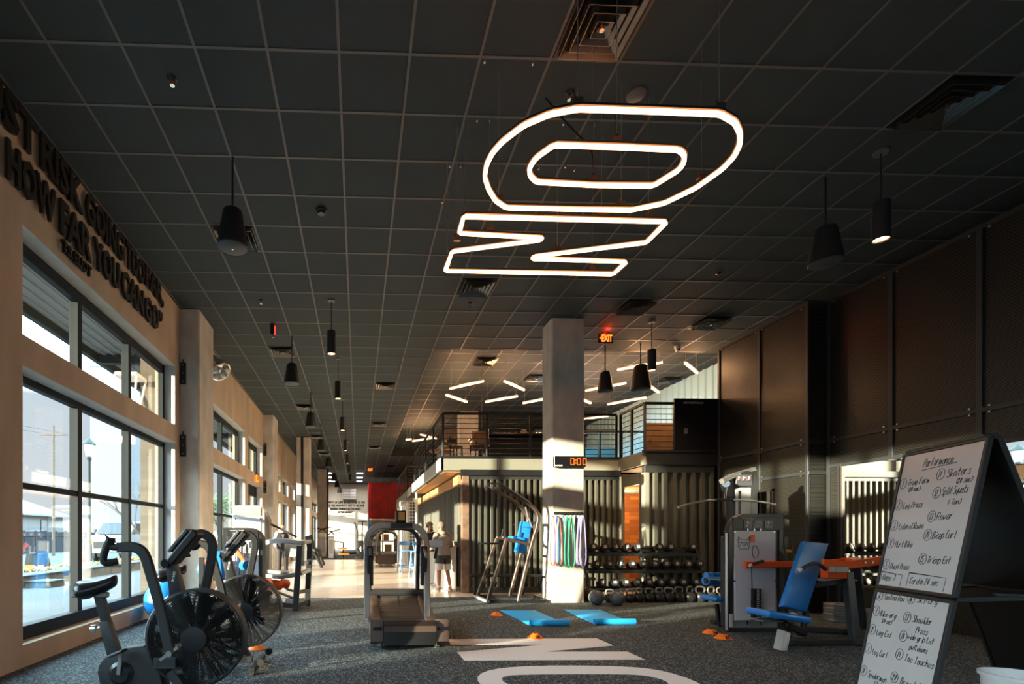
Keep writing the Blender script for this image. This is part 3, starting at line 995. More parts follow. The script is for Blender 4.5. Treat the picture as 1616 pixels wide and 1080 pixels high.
def make_pendant(label, x, y, zc=CEIL, w=90):
    t = thing('pendant_lamp', label, 'lamp', (x, y, zc), 'black cylinder pendant lamps')
    MB().cyl((x, y, zc - 0.025), (x, y, zc), 0.065, seg=20).build('ceiling_rose', tbar, t)
    MB().cyl((x, y, zc - 0.56), (x, y, zc - 0.02), 0.008, seg=8).build('cord', black, t)
    m = MB(); m.lathe([(0, -0.55), (0.07, -0.55), (0.078, -0.56), (0.078, -0.955), (0.070, -0.96), (0.066, -0.93), (0.066, -0.90)], 24, Matrix.Translation((x, y, zc)))
    m.build('shade', black, t)
    MB().cyl((x, y, zc - 0.945), (x, y, zc - 0.92), 0.064, seg=20).build('bulb', lamp_glow, t)
    add_light('pendant_beam', 'SPOT', (x, y, zc - 0.97), w, (1.0, 0.60, 0.30), (0, 0, 0), spot_size=R(120), spot_blend=0.8, shadow_soft_size=0.06)
    return t
pl = ['first', 'second', 'third', 'fourth', 'fifth', 'sixth', 'last']
for k, y in enumerate((8.73, 11.6, 15.1, 18.7, 22.0, 25.4, 28.9)):
    make_pendant('%s black pendant lamp of the row over the aisle' % pl[k], -0.47, y)
make_pendant('lit black pendant lamp alone at the dark upper right', 5.68, 5.14, w=6)
make_pendant('black pendant lamp hanging in front of the deck near the pillar', 5.73, 9.39)

# small things on the ceiling
def make_sprinkler(label, x, y, z=CEIL):
    t = thing('sprinkler_head', label, 'sprinkler', (x, y, z), 'ceiling sprinkler heads')
    m = MB(); m.lathe([(0.045, 0), (0.045, -0.006), (0.03, -0.02), (0.018, -0.02)], 16, Matrix.Translation((x, y, z))); m.build('escutcheon', black_gloss, t)
    m = MB(); m.cyl((x, y, z - 0.06), (x, y, z - 0.015), 0.008, seg=8); m.cyl((x, y, z - 0.066), (x, y, z - 0.062), 0.022, seg=12); m.build('deflector', chrome, t)
    MB().cyl((x + 0.001, y, z - 0.052), (x + 0.001, y, z - 0.025), 0.0105, seg=8).build('bulb', red, t)
for (a, b, lab) in ((272, 124, 'sprinkler head on the ceiling at the upper left'), (899, 147, 'sprinkler head on the ceiling beside the neon letter O'), (412, 474, 'sprinkler head on the ceiling above the strobe'),
                    (742, 478, 'sprinkler head on the ceiling beyond the neon letter N'), (1135, 431, 'sprinkler head on the ceiling at the right of the neon letter N')):
    p = px_floor(a, b, CEIL); make_sprinkler(lab, p.x, p.y)
p = px_floor(507, 331, CEIL)
t = thing('smoke_detector', 'round smoke detector on the ceiling right of the nearest hanging speaker', 'smoke detector', p)
m = MB(); m.lathe([(0.07, 0), (0.07, -0.025), (0.055, -0.035)], 20, Matrix.Translation(p)); m.build('body', dark_frame, t)
m = MB(); m.lathe([(0.05, -0.03), (0.045, -0.06), (0, -0.065)], 20, Matrix.Translation(p)); m.build('sensor', black_gloss, t)
p = px_floor(1004, 149, CEIL)
t = thing('ceiling_disc', 'flat round cover on the ceiling above the neon letter O', 'cover plate', p)
m = MB(); m.lathe([(0.085, 0), (0.085, -0.012), (0.075, -0.018), (0, -0.02)], 28, Matrix.Translation(p)); m.build('plate', tbar, t)
p = px_floor(1069, 546, CEIL)
t = thing('dome_camera', 'small white dome camera on the ceiling right of the exit sign', 'camera', p)
m = MB(); m.lathe([(0.06, 0), (0.06, -0.05), (0.05, -0.07)], 20, Matrix.Translation(p)); m.build('housing', white_paint, t)
MB().sphere(p + Vector((0, -0.01, -0.09)), 0.052, 18, 12).build('lens_dome', white_panel, t)
MB().cyl(p + Vector((0, -0.05, -0.10)), p + Vector((0, -0.065, -0.105)), 0.024, seg=16).build('lens', black_gloss, t)
p = px_floor(431, 513, CEIL)
t = thing('fire_strobe', 'red fire strobe under the ceiling near the second speaker', 'fire alarm', p)
MB().rbox(p + Vector((-.05, -.05, -.20)), p + Vector((.03, .05, 0)), 0.008).build('housing', black, t)
MB().rbox(p + Vector((.028, -.052, -.19)), p + Vector((.045, .04, -.03)), 0.006).build('lens', red_glow, t)
MB().cyl(p + Vector((0, 0, -.25)), p + Vector((0, 0, -.20)), 0.02, seg=10).build('tip', chrome, t)

def make_exit(label, c, s=0.30, flip=False, side=False):
    x, y, z = c
    t = thing('exit_sign', label, 'sign', (x, y, z))
    if side:
        MB().rbox((x - .02, y - .16, z - .10), (x + .02, y + .16, z + .10), 0.006).build('box', exit_glow, t)
        m = MB(); put_text(m, 'EXIT', (x + 0.022, y - .12, z - .065), (0, 1, 0), (0, 0, 1), .24, .13, 0.004, 0.01); m.build('letters', letter_black, t)
        MB().rbox((x - .05, y - .16, z + .10), (x + .02, y + .16, z + .13)).build('bracket', black, t)
        return t
    w, h = s, s * 0.68
    MB().rbox((x - w / 2, y - .02, z - h / 2), (x + w / 2, y + .02, z + h / 2), 0.006).build('box', black_gloss, t)
    m = MB(); put_text(m, 'EXIT', (x - w * .30, y - .0215, z - h * .36), (1, 0, 0), (0, 0, 1), w * .74, h * .72, 0.004, 0.035); m.build('letters', exit_glow, t)
    m = MB(); m.prism([(x - w * .46, y - .022, z), (x - w * .34, y - .022, z + h * .16), (x - w * .38, y - .022, z), (x - w * .34, y - .022, z - h * .16)], (0, .004, 0)); m.build('arrow', exit_glow, t)
    MB().rbox((x - .06, y - .03, z + h / 2), (x + .06, y + .03, z + h / 2 + .03)).build('canopy', black, t)
    return t
make_exit('red lit exit sign with left arrow under the ceiling right of the pillar', (px(955.5, 537, 9.9).x, 9.9, CEIL - 0.135))
add_light('exit_lamp', 'POINT', (px(955.5, 537, 9.9).x, 9.80, CEIL - 0.05), 1.2, (1.0, 0.05, 0.02), shadow_soft_size=0.05)
make_exit('small red exit sign far down the aisle ceiling', (px(584, 741, 30.1).x, 30.1, CEIL - .16), 0.36)
make_exit('red exit sign over the glazed side door', (XL + 0.05, 15.9, 3.12), side=True)

# tiny ceiling hooks for the neon suspension
for k, (a, b) in enumerate(((753, 185), (773, 185), (889, 191), (938, 193), (710, 258), (727, 258), (850, 262), (892, 259), (907, 264), (698, 315), (765, 92), (841, 95), (1384, 435))):
    p = px_floor(a, b, CEIL)
    h = MB(); h.cyl(p + Vector((0, 0, -0.03)), p, 0.012, seg=8); h.sphere(p + Vector((0, 0, -0.035)), 0.013, 8, 6)
    tag(h.build('ceiling_hook', chrome, origin=p), 'tiny steel hook screwed into the dark ceiling around the neon letters', 'hook', 'ceiling hooks')

# chrome shade lamp high on the window wall
base = Vector((-2.97, 10.35, 4.86))
t = thing('wall_spotlight', 'shiny metal spotlight high beside the first concrete pilaster', 'spotlight', base)
ax = Vector((0.55, -0.35, -0.75)).normalized()
q = ax.to_track_quat('Z', 'Y').to_matrix().to_4x4()
m = MB(); m.lathe([(0, -0.14), (0.10, -0.14), (0.17, 0.0), (0.23, 0.24), (0.20, 0.25), (0.15, 0.05), (0, 0.0)], 10, Matrix.Translation(base) @ q); m.build('reflector', chrome, t, smooth=0)
m = MB(); m.lathe([(0, -0.30), (0.08, -0.30), (0.12, -0.14), (0.0, -0.13)], 14, Matrix.Translation(base) @ q); m.build('housing', black, t)
MB().bar(base - ax * 0.2, (XL, 10.35, 5.05), 0.03, 0.03).build('arm', black, t)

# steel brackets on the pilasters
for (y, z, lab) in ((9.17, 4.28, 'upper black steel bracket on the first pilaster'), (9.17, 2.95, 'lower black steel bracket on the first pilaster'), (17.14, 4.25, 'upper black steel bracket on the second pilaster'), (17.14, 2.95, 'lower black steel bracket on the second pilaster')):
    t = thing('steel_bracket', lab, 'bracket', (-3.22, y, z - 0.2))
    MB().rbox((-3.27, y - 0.03, z - 0.2), (-3.17, y + 0.02, z + 0.2), 0.004).build('plate', black, t)
    m = MB()
    for dz in (-.15, 0, .15): m.cyl((-3.22, y - 0.045, z + dz), (-3.22, y - 0.03, z + dz), 0.014, seg=8)
    m.build('bolts', grey_steel, t)
    MB().cyl((-3.22, y - 0.01, z + .2), (-3.22, y - 0.01, z + .26), 0.012, seg=8).build('pin', black, t)

# ================================================================== NEON LETTERS
ZN = 4.27
LN = [(0.985, 4.545), (2.925, 4.555), (2.925, 4.885), (1.87, 5.17), (1.87, 5.215), (2.915, 5.235), (2.905, 5.49), (0.98, 5.49), (0.985, 5.11), (1.84, 4.88), (1.84, 4.845), (0.995, 4.80)]
LO = [(1.53, 3.37), (2.03, 3.37), (2.55, 3.375), (2.71, 3.44), (2.82, 3.53), (2.90, 3.63), (2.95, 3.75), (2.955, 3.88), (2.89, 4.10), (2.74, 4.30), (2.50, 4.40), (1.9, 4.41), (1.34, 4.41), (1.22, 4.32), (1.12, 4.18), (1.05, 4.04), (1.03, 3.90), (1.045, 3.78), (1.09, 3.67), (1.20, 3.52), (1.35, 3.42)]
LI = [(1.49, 3.69), (2.0, 3.69), (2.47, 3.70), (2.55, 3.75), (2.595, 3.82), (2.61, 3.90), (2.51, 4.09), (2.0, 4.10), (1.50, 4.08), (1.42, 4.01), (1.385, 3.93), (1.40, 3.82)]
def neon(loop, root, name):
    pts = []
    n = len(loop)
    for i in range(n):                                  # slight rounding at the corners
        p, a, b = Vector(loop[i]), Vector(loop[i - 1]), Vector(loop[(i + 1) % n])
        ra = min(0.02, (a - p).length * .4); rb = min(0.02, (b - p).length * .4)
        pts += [p + (a - p).normalized() * ra, p + (b - p).normalized() * rb]
    m = MB(); m.flat([(v.x, v.y, ZN) for v in pts], 0.029, 0.029, True, (0, 0, 1)); m.build(name, neon_glow, root)
    m = MB(); m.flat([(v.x, v.y, ZN + 0.026) for v in pts], 0.046, 0.018, True, (0, 0, 1)); m.build('channel', black, root)
def clamps(root, pts):
    for (x, y) in pts:
        m = MB(); m.rbox((x - .035, y - .02, ZN + .035), (x + .035, y + .02, ZN + .075), 0.004); m.cyl((x - .02, y, ZN + .075), (x - .02, y, ZN + .10), 0.008, seg=8)
        m.build('clamp', brown_steel, root)
        MB().cyl((x, y, ZN + .07), (x, y, CEIL - .008), 0.0022, seg=6).build('cable', alu, root)
nN = thing('neon_letter', 'glowing orange neon outline of the letter N under the ceiling', 'neon sign', (1.95, 5.0, ZN), 'hanging neon letters')
neon(LN, nN, 'neon_tube'); clamps(nN, [(1.0, 5.44), (1.05, 4.81), (1.30, 4.80), (2.30, 4.56), (2.1, 5.11), (2.65, 5.47), (1.01, 4.98), (2.75, 4.56)])
nO = thing('neon_letter', 'glowing orange neon outline of the letter O under the ceiling', 'neon sign', (1.95, 3.9, ZN), 'hanging neon letters')
neon(LO, nO, 'outer_tube'); neon(LI, nO, 'inner_tube'); clamps(nO, [(1.53, 3.37), (2.55, 3.38), (1.26, 4.36), (2.4, 4.40), (1.98, 3.69), (2.0, 4.10), (2.90, 4.05)])
for (x, y, x2, y2) in ((2.0, 4.10, 1.78, 4.6), (1.98, 3.69, 2.0, 4.62)):
    m = MB(); m.tube(chaikin([(x, y, ZN + .08), (x + .02, y + .05, ZN + .35), (x2 + .12, (y + y2) / 2, ZN + .7), (x2, y2, CEIL - .02)], 3), 0.007, 6)
    m.build('power_lead', black, nO)

# light bars in the raised bay
bars = [((2.48, 13.17), (3.22, 12.49)), ((3.75, 12.47), (4.52, 13.22)), ((2.48, 13.77), (3.23, 14.47)), ((3.78, 14.45), (4.54, 13.83)), ((4.94, 14.55), (5.68, 13.85)),
        ((6.19, 11.52), (6.96, 10.99)), ((7.49, 11.0), (8.26, 11.68)), ((6.22, 13.22), (6.96, 12.52)), ((7.55, 14.6), (8.28, 13.82)), ((7.55, 12.6), (8.33, 13.32)), ((6.2, 13.8), (6.97, 14.48)), ((7.56, 16.6), (8.3, 16.0)),
        ((2.3, 20.6), (3.05, 19.9)), ((2.45, 19.2), (3.2, 20.0)), ((1.98, 20.3), (2.2, 20.2))]
bl = ['in the first hexagon, the one nearest the aisle and camera', 'in the first hexagon, pointing at the pillar top', 'in the first hexagon, lower of the two on the aisle side', 'in the first hexagon, lower one beside the pillar', 'just left of the pillar, half hidden by it',
      'behind the pendant lamp below the exit sign', 'closest to the perforated wall and blue siding', 'just right of the pillar, upper long one', 'lowest long one right of the pillar', 'behind the large hanging speaker', 'short end showing at the right pillar edge', 'low over the deck right of the pillar',
      'far down the bay over the side railing, front one', 'far down the bay over the side railing, rear one', 'far down the bay, short one nearest the aisle']
for (a, b), lab in zip(bars, bl):
    a, b = Vector((*a, 5.25)), Vector((*b, 5.25))
    c = (a + b) / 2
    t = thing('light_bar', 'glowing light bar ' + lab, 'lamp', c, 'hexagon light bars in the raised bay')
    MB().bar(a, b, 0.045, 0.035).build('diffuser', tube_glow, t)
    d = (b - a).normalized()
    MB().bar(a + Vector((0, 0, .03)), b + Vector((0, 0, .03)), 0.05, 0.025).build('rail', white_paint, t)
    m = MB()
    for p in (a + d * .05, b - d * .05): m.cyl(p + Vector((0, 0, .03)), (p.x, p.y, RECESS), 0.003, seg=6)
    m.build('wires', alu, t)
    add_light('bar_glow', 'POINT', c + Vector((0, 0, -.06)), 13.0, (1.0, 0.52, 0.25), shadow_soft_size=0.2)
# cool light panels far down
for k, (a, b) in enumerate(((519, 766), (521, 771), (523, 775), (568, 764), (568, 769), (568, 774))):
    p = px_floor(a, b, CEIL - 0.02) if b < 768 else px(a, b, 38.5 + (k % 3) * 0.4)
    y = 33.0 + (k % 3) * 2.4
    x = -2.0 if k < 3 else 0.12
    side = 'left' if k < 3 else 'right'
    tag(MB().rbox((x - .22, y - .3, CEIL - .03), (x + .22, y + .3, CEIL - .007)).build('far_downlight', cool_glow, origin=(x, y, CEIL)), ('%s cool white light panel far down the %s' % (('front', 'middle', 'rear')[k % 3], 'window side ceiling' if k < 3 else 'aisle ceiling by the red box')), 'lamp', 'far light panels')
    add_light('far_downlight_beam', 'SPOT', (x, y, CEIL - .05), 70, (1.0, 0.92, 0.80), (R(28), 0, 0), spot_size=R(130), spot_blend=0.9, shadow_soft_size=0.2)
# grey louvre box under the far ceiling
p = px(551.5, 780, 39.6)
t = thing('far_louvre', 'grey metal louvre box high on the far wall', 'vent', p)
MB().rbox((p.x - .55, 39.5, p.z - .45), (p.x + .55, YF - .01, p.z + .45), 0.01).build('box', grey_steel, t)
m = MB()
for s in (-.27, .27):
    for k in range(7): m.rbox((p.x + s - .24, 39.47, p.z - .38 + k * .12), (p.x + s + .24, 39.5, p.z - .33 + k * .12))
m.build('slats', alu, t)

# ================================================================== LETTERING AND FLOOR MARKS
def ywall(a):
    r = (a - PPX) / FPX; c, s = math.cos(YAW), math.sin(YAW)
    return XL * (-r * s + c) / (r * c + s)
def wall_words(label, z0, z1, words_, name='wall_lettering'):
    y0 = min(w[1] for w in words_)
    t = thing(name, label, 'lettering', (XL, y0, z0))
    for (s, a, b) in words_:
        m = MB(); put_text(m, s, (XL + 0.02, a, z0), (0, 1, 0), (0, 0, 1), b - a, z1 - z0, 0.035, 0.03)
        m.build('word', letter_black, t)
    return t
wall_words('upper line of raised black quote letters on the window wall', 5.06, 5.44, [('MUST', 3.95, ywall(52)), ('RISK', ywall(58), ywall(124)), ('GOING', ywall(130), ywall(190)), ('TOO', ywall(194), ywall(223)), ('FAR,', ywall(225), ywall(254))])
wall_words('second line of raised black quote letters on the window wall', 4.60, 4.98, [('HOW', ywall(3), ywall(81)), ('FAR', ywall(89), ywall(138)), ('YOU', ywall(143), ywall(183)), ('CAN', ywall(187), ywall(222)), ('GO\u201d', ywall(224), ywall(252))])
wall_words('small black author line below the quote on the window wall', 4.42, 4.55, [('T.S.', ywall(92), ywall(108)), ('ELIOT', ywall(111), ywall(138))])
def far_words(label, a, b, y1, y0, s, name='far_wall_lettering'):
    p0, p1 = px(a, y1, YF - .02), px(b, y0, YF - .02)
    t = thing(name, label, 'lettering', p0)
    xs = p0.x; tot = len(s.replace(' ', '')) + 0.5 * s.count(' ')
    u = (p1.x - p0.x) / tot
    for wd in s.split():
        m = MB(); put_text(m, wd, (xs, YF - .005, p0.z), (1, 0, 0), (0, 0, 1), len(wd) * u * 0.96, p1.z - p0.z, 0.03, 0.05)
        m.build('word', letter_black, t); xs += (len(wd) + 0.5) * u
far_words('top line of the black quote on the far wall', 508, 576, 795, 791.5, 'THE OBJECT OF LIFE IS NOT TO BE ON THE')
far_words('second line of the black quote on the far wall', 508, 575, 800.2, 796.7, 'SIDE OF THE MAJORITY, BUT TO ESCAPE')
far_words('third line of the black quote on the far wall', 521, 569.5, 805.4, 801.9, 'FINDING ONESELF IN THE RANKS')
far_words('fourth line of the black quote on the far wall', 533, 557.5, 810.4, 806.9, 'OF THE INSANE.\u201d')
far_words('small black author line on the far wall', 536, 557.5, 815.2, 813.6, '- MARCUS AURELIUS')

m = MB(); m.prism([(1.12, 6.09, 0.0008), (3.0, 6.07, 0.0008), (3.0, 5.67, 0.0008), (2.08, 5.40, 0.0008), (3.0, 5.37, 0.0008), (2.99, 5.02, 0.0008), (1.10, 5.05, 0.0008), (1.10, 5.42, 0.0008), (2.2, 5.74, 0.0008), (1.10, 5.78, 0.0008)], (0, 0, 0.0022))
tag(m.build('floor_letter', white_line, origin=(2.05, 5.5, 0)), 'large white letter N painted on the rubber floor', 'floor marking')
def slanted(loop, k=2): return [(v.x, v.y, 0.0008) for v in chaikin([Vector(p) for p in loop], k, True)]
fo = [(1.52, 4.83), (2.58, 4.80), (2.97, 4.60), (3.0, 4.02), (2.6, 3.76), (1.5, 3.78), (1.06, 4.0), (1.07, 4.55)]
fi = [(1.50, 4.53), (2.50, 4.51), (2.72, 4.42), (2.74, 4.18), (2.5, 4.06), (1.5, 4.08), (1.29, 4.2), (1.29, 4.45)]
m = MB(); m.ring_plate(slanted(fo), slanted(fi), (0, 0, 0.0022))
tag(m.build('floor_letter', white_line, origin=(2.05, 4.3, 0)), 'large white letter O painted on the rubber floor', 'floor marking')

# ================================================================== RAILINGS AND DECK FURNITURE
def railing(label, p0, p1, zb, h, posts, bars_=8, last=True, name='deck_railing', zstep=None):
    p0, p1 = Vector(p0), Vector(p1)
    t = thing(name, label, 'railing', (p0.x, p0.y, zb))
    d = p1 - p0
    for k in range(posts):
        p = p0 + d * k / (posts - 1)
        if k == posts - 1 and not last: continue
        MB().rbox((p.x - .022, p.y - .022, zb), (p.x + .022, p.y + .022, zb + h - .01), 0.003).build('post', black, t)
    MB().bar((p0.x, p0.y, zb + h), (p1.x, p1.y, zb + h), 0.05, 0.05, 0.004).build('top_rail', black, t)
    for k in range(bars_):
        z = zb + h * (0.09 + 0.80 * k / (bars_ - 1))
        MB().cyl((p0.x, p0.y, z), (p1.x, p1.y, z), 0.009, seg=6).build('bar', black, t)
    return t
railing('black railing along the deck front left of and behind the pillar', (1.93, 11.06), (5.92, 11.06), DZ1, 1.0, 5)
railing('black railing down the aisle side of the deck', (1.93, 11.14), (1.93, 16.7), DZ1, 1.0, 5)
railing('short black railing on the stepped side of the deck', (5.99, 11.0), (5.99, 10.08), DZ1, 1.0, 3, 8, False)
railing('black railing on the stepped-out deck front beside the black panel', (5.99, 10.06), (7.42, 10.06), DZ1, 1.0, 3)
railing('black railing on the second container farther back', (1.99, 19.76), (1.99, 24.4), DZ1, 1.0, 5)
railing('black railing across the front of the second container', (2.0, 19.76), (5.6, 19.76), DZ1, 1.0, 4)
# black panel with white lettering on the railing
pa, pb = px(1063, 706, 10.0), px(1127, 630, 10.0)
t = thing('sponsor_panel', 'black panel with small white lettering on the deck railing', 'panel', (pa.x, 9.99, pa.z))
MB().rbox((pa.x, 9.975, DZ1 + .02), (pb.x + .1, 10.02, pb.z), 0.006).build('board', black_gloss, t)
m = MB(); a_ = px(1079, 637.5, 9.97); b_ = px(1110, 634.5, 9.97)
put_text(m, 'MOVESTEAM', (a_.x, 9.974, a_.z), (1, 0, 0), (0, 0, 1), b_.x - a_.x, b_.z - a_.z, 0.003, 0.01); m.build('lettering', label_white, t)
MB().rbox((pa.x + .20, 9.968, DZ1 + .35), (pa.x + .28, 9.976, DZ1 + .46)).build('label', grey_steel, t)

# bar counter on the deck
t = thing('deck_counter', 'dark bar counter on the deck behind the railing', 'counter', (4.0, 13.0, DZ1))
MB().rbox((3.4, 12.75, DZ1), (6.0, 13.4, DZ1 + .82), 0.01).build('body', black, t)
MB().rbox((3.05, 12.6, DZ1 + .82), (6.0, 13.5, DZ1 + .90), 0.03, 3).build('top', black_gloss, t)
MB().rbox((3.05, 12.66, DZ1 + .55), (3.42, 13.4, DZ1 + .82), 0.04, 3).build('end_cap', grey_steel, t)
m = MB()
for k in range(18): m.sphere((3.2 + k * .15, 12.65, DZ1 + .91), 0.018, 8, 6)
m.build('edge_trim', lamp_trim if 'lamp_trim' in globals() else brown_steel, t)
# table, chairs and cabinet on the deck
def deck_table(label, x, y):
    t = thing('round_table', label, 'table', (x, y, DZ1))
    MB().cyl((x, y, DZ1 + .70), (x, y, DZ1 + .735), 0.36, seg=28).build('table_top', ply, t)
    MB().cyl((x, y, DZ1 + .02), (x, y, DZ1 + .70), 0.04, seg=12).build('column', ply, t)
    MB().cyl((x, y, DZ1), (x, y, DZ1 + .03), 0.24, seg=24).build('foot', ply, t)
deck_table('round wooden table behind the aisle side railing', 2.45, 14.4)
def deck_chair(label, x, y, rz):
    t = thing('cafe_chair', label, 'chair', (0, 0, 0))
    MB().rbox((-.2, -.2, .43), (.2, .2, .46), 0.01).build('seat', ply, t)
    m = MB(); m.sweep([(.2 * math.cos(R(a)), .02 + .19 * math.sin(R(a)), .72) for a in range(0, 181, 20)], [(-.01, -.12), (.01, -.12), (.01, .12), (-.01, .12)], up=(0, 0, 1)); m.build('backrest', ply, t)
    for sx in (-.17, .17):
        for sy in (-.17, .17):
            MB().bar((sx, sy, .44), (sx * 1.1, sy * 1.1, 0), .025, .025).build('leg', black, t)
        MB().bar((sx, .18, .44), (sx, .19, .66), .02, .02).build('back_post', black, t)
    t.location = (x, y, DZ1); t.rotation_euler[2] = rz
deck_chair('wooden cafe chair at the front left corner of the deck', 2.35, 12.2, 2.0)
deck_chair('wooden cafe chair beside the bar counter end', 3.0, 12.0, -.6)
t = thing('deck_cabinet', 'grey cabinet on the deck behind the corner railing post', 'cabinet', (2.85, 15.0, DZ1))
MB().rbox((2.5, 15.0, DZ1), (3.0, 15.5, DZ1 + 1.0), 0.01).build('body', concrete, t)
MB().rbox((2.53, 14.98, DZ1 + .05), (2.97, 15.0, DZ1 + .95), 0.004).build('door', grey_steel, t)
t = thing('disc_pendant', 'dark disc pendant lamp over the deck counter', 'lamp', (3.45, 13.6, RECESS))
MB().cyl((3.45, 13.6, 4.06), (3.45, 13.6, RECESS), 0.006, seg=6).build('cord', black, t)
m = MB(); m.lathe([(0, .05), (.05, .05), (.32, .0), (.32, -.03), (0, -.02)], 24, Matrix.Translation((3.45, 13.6, 4.02))); m.build('shade', black, t)
# glazed blue room at the back of the deck
blue_wall = mat('blue_room_wall', (0.03, 0.30, 0.52), 0.5)
structure(MB().rbox((5.0, 17.6, DZ1), (XR, 17.7, 4.5)).build('wall_blue_room', blue_wall))
add_light('blue_room_lamp', 'AREA', (7.0, 16.6, 5.0), 45, (0.55, 0.85, 1.0), (R(-25), 0, 0), size=1.6)
g = MB(); g.rbox((5.6, 15.4, DZ1), (XR, 15.41, 4.6)); glz = structure(g.build('window_deck', glass, smooth=0))
m = MB()
for x in (5.6, 6.3, 7.0, 7.7, 8.4): m.rbox((x - .03, 15.36, DZ1), (x + .03, 15.44, 4.62))
m.rbox((5.6, 15.36, 4.58), (XR, 15.44, 4.64)); m.build('glazing_bar', window_black, glz)
t = thing('brown_door', 'brown wooden door leaf on the stepped-out deck', 'door', (7.3, 11.8, DZ1))
MB().rbox((7.05, 11.8, DZ1), (7.95, 11.86, DZ1 + 1.0), 0.01).build('leaf', brown_wood if 'brown_wood' in globals() else ply, t)
MB().cyl((7.15, 11.77, DZ1 + .55), (7.15, 11.80, DZ1 + .55), 0.03, seg=10).build('knob', chrome, t)

# ================================================================== AIR BIKES
def make_bike(label):
    Q = lambda x, y, dy=0.0: px(x, y, 3.5) + Vector((0, dy, 0))
    fc = Q(305, 1010, 0.10)
    t = thing('air_bike', label, 'exercise bike', (fc.x - 0.35, fc.y, 0), 'air bikes by the window')
    RY = Matrix.Rotation(PI / 2, 4, 'X')                     # lathe axis along Y
    F = Matrix.Translation(fc) @ RY
    # fan: cage rings and spokes, rim, blades, hub
    m = MB()
    for side in (-0.085, 0.085):
        for k in range(24):
            r = 0.095 + k * 0.0102
            m.tube([(fc.x + r * math.cos(2 * PI * a / 40), fc.y + side * (1 - 0.25 * (r / .34) ** 4), fc.z + r * math.sin(2 * PI * a / 40)) for a in range(40)], 0.0028, 4, True)
        for a in range(0, 360, 36):
            c, s = math.cos(R(a + 12)), math.sin(R(a + 12))
            m.bar((fc.x + .08 * c, fc.y + side, fc.z + .08 * s), (fc.x + .335 * c, fc.y + side * .75, fc.z + .335 * s), 0.012, 0.006, up=(0, 1, 0))
    cage = m.build('fan_cage', cage_m, t)
    m = MB(); m.lathe([(0.335, -0.066), (0.35, -0.060), (0.352, 0.060), (0.335, 0.066), (0.328, 0.0), (0.335, -0.066)], 56, F); m.build('fan_rim', plastic, t)
    for a in range(0, 360, 36):
        c, s = math.cos(R(a)), math.sin(R(a))
        d = Vector((c, 0, s)); n_ = Vector((-s, 0, c))
        p0, p1 = fc + d * 0.09, fc + d * 0.30
        m = MB()
        q = [p0 + n_ * .012 - Vector((0, .04, 0)), p1 + n_ * .04 - Vector((0, .045, 0)), p1 - n_ * .02 + Vector((0, .045, 0)), p0 - n_ * .012 + Vector((0, .04, 0))]
        m.prism(q, (d.cross(q[1] - q[2])).normalized() * 0.003); m.build('fan_blade', rubber, t)
    m = MB(); m.lathe([(0, -.125), (.05, -.125), (.085, -.10), (.09, -.06), (.09, .10), (0, .12)], 28, F); m.build('hub', plastic, t)
    # rear chain cover with crank and pedals
    pts = [(147, 1066), (149, 1054), (158, 1042), (172, 1033), (192, 1026), (222, 1022), (236, 1032), (244, 1055), (252, 1085), (262, 1112), (215, 1122), (170, 1112), (152, 1090)]
    m = MB(); m.prism([Q(a, b, 0.05) for a, b in pts], (0, 0.13, 0), 0.012); m.build('chain_cover', plastic, t)
    cr_ = Q(186, 1066, 0.04)
    m = MB(); m.lathe([(0, -.02), (.06, -.02), (.085, 0), (.085, .17), (.06, .19), (0, .19)], 28, Matrix.Translation(cr_) @ Matrix.Rotation(-PI / 2, 4, 'X')); m.build('crank_disc', black_gloss, t)
    for dy, dx, dz in ((-.03, .02, .165), (.23, -.02, -.165)):
        a = cr_ + Vector((0, dy, 0)); b = a + Vector((dx, 0, dz))
        MB().bar(a, b, .028, .018, .003).build('crank_arm', grey_steel, t)
        pm = MB(); pm.box(b + Vector((0, -.05 if dy < 0 else .05, 0)), (.10, .085, .022), Matrix.Rotation(-.4, 3, 'Y'), .006); pm.build('pedal', black, t)
    # frame: floor beam, stabilisers, seat mast, front fork and mast
    m = MB()
    m.flat([Q(140, 1112, .11) + Vector((0, 0, -.02)), Q(215, 1118, .11), Q(318, 1118, .11)], .06, .06)
    m.bar(Q(146, 1090, .11), Q(132, 1126, .11), .05, .05); m.bar(Q(270, 1060, -.02), Q(306, 1118, .02), .03, .055); m.bar(Q(270, 1060, .24), Q(306, 1118, .2), .03, .055)
    m.build('frame', dark_frame, t)
    for a in (128, 330):
        c = Q(a, 1126, .11); m = MB(); m.bar((c.x, c.y - .27, .045), (c.x, c.y + .27, .045), .06, .05, .008); m.build('stabiliser', black, t)
        m = MB(); m.cyl((c.x, c.y - .27, .022), (c.x, c.y - .22, .022), .022, seg=10); m.cyl((c.x, c.y + .22, .022), (c.x, c.y + .27, .022), .022, seg=10); m.build('rubber_foot', rubber, t)
    for a_ in (-.12, .30): MB().cyl(Q(346, 1112, a_), Q(346, 1112, a_ + .04), .035, seg=14).build('transport_wheel', rubber, t)
    m = MB(); m.prism([Q(145.5, 985, .075), Q(161, 984, .075), Q(178, 1035, .075), Q(160, 1040, .075)], (0, .07, 0), .004); m.build('seat_tube', dark_frame, t)
    m = MB(); m.prism([Q(136, 943, .088), Q(152, 943, .088), Q(163, 990, .088), Q(149, 990, .088)], (0, .045, 0), .003)
    m.build('seat_post', black, t)
    m = MB(); m.cyl(Q(131, 998, .11), Q(139, 997, .11), .028, seg=16); m.cyl(Q(139, 997, .11), Q(150, 995, .11), .011, seg=10); m.build('adjuster_knob', chrome, t)
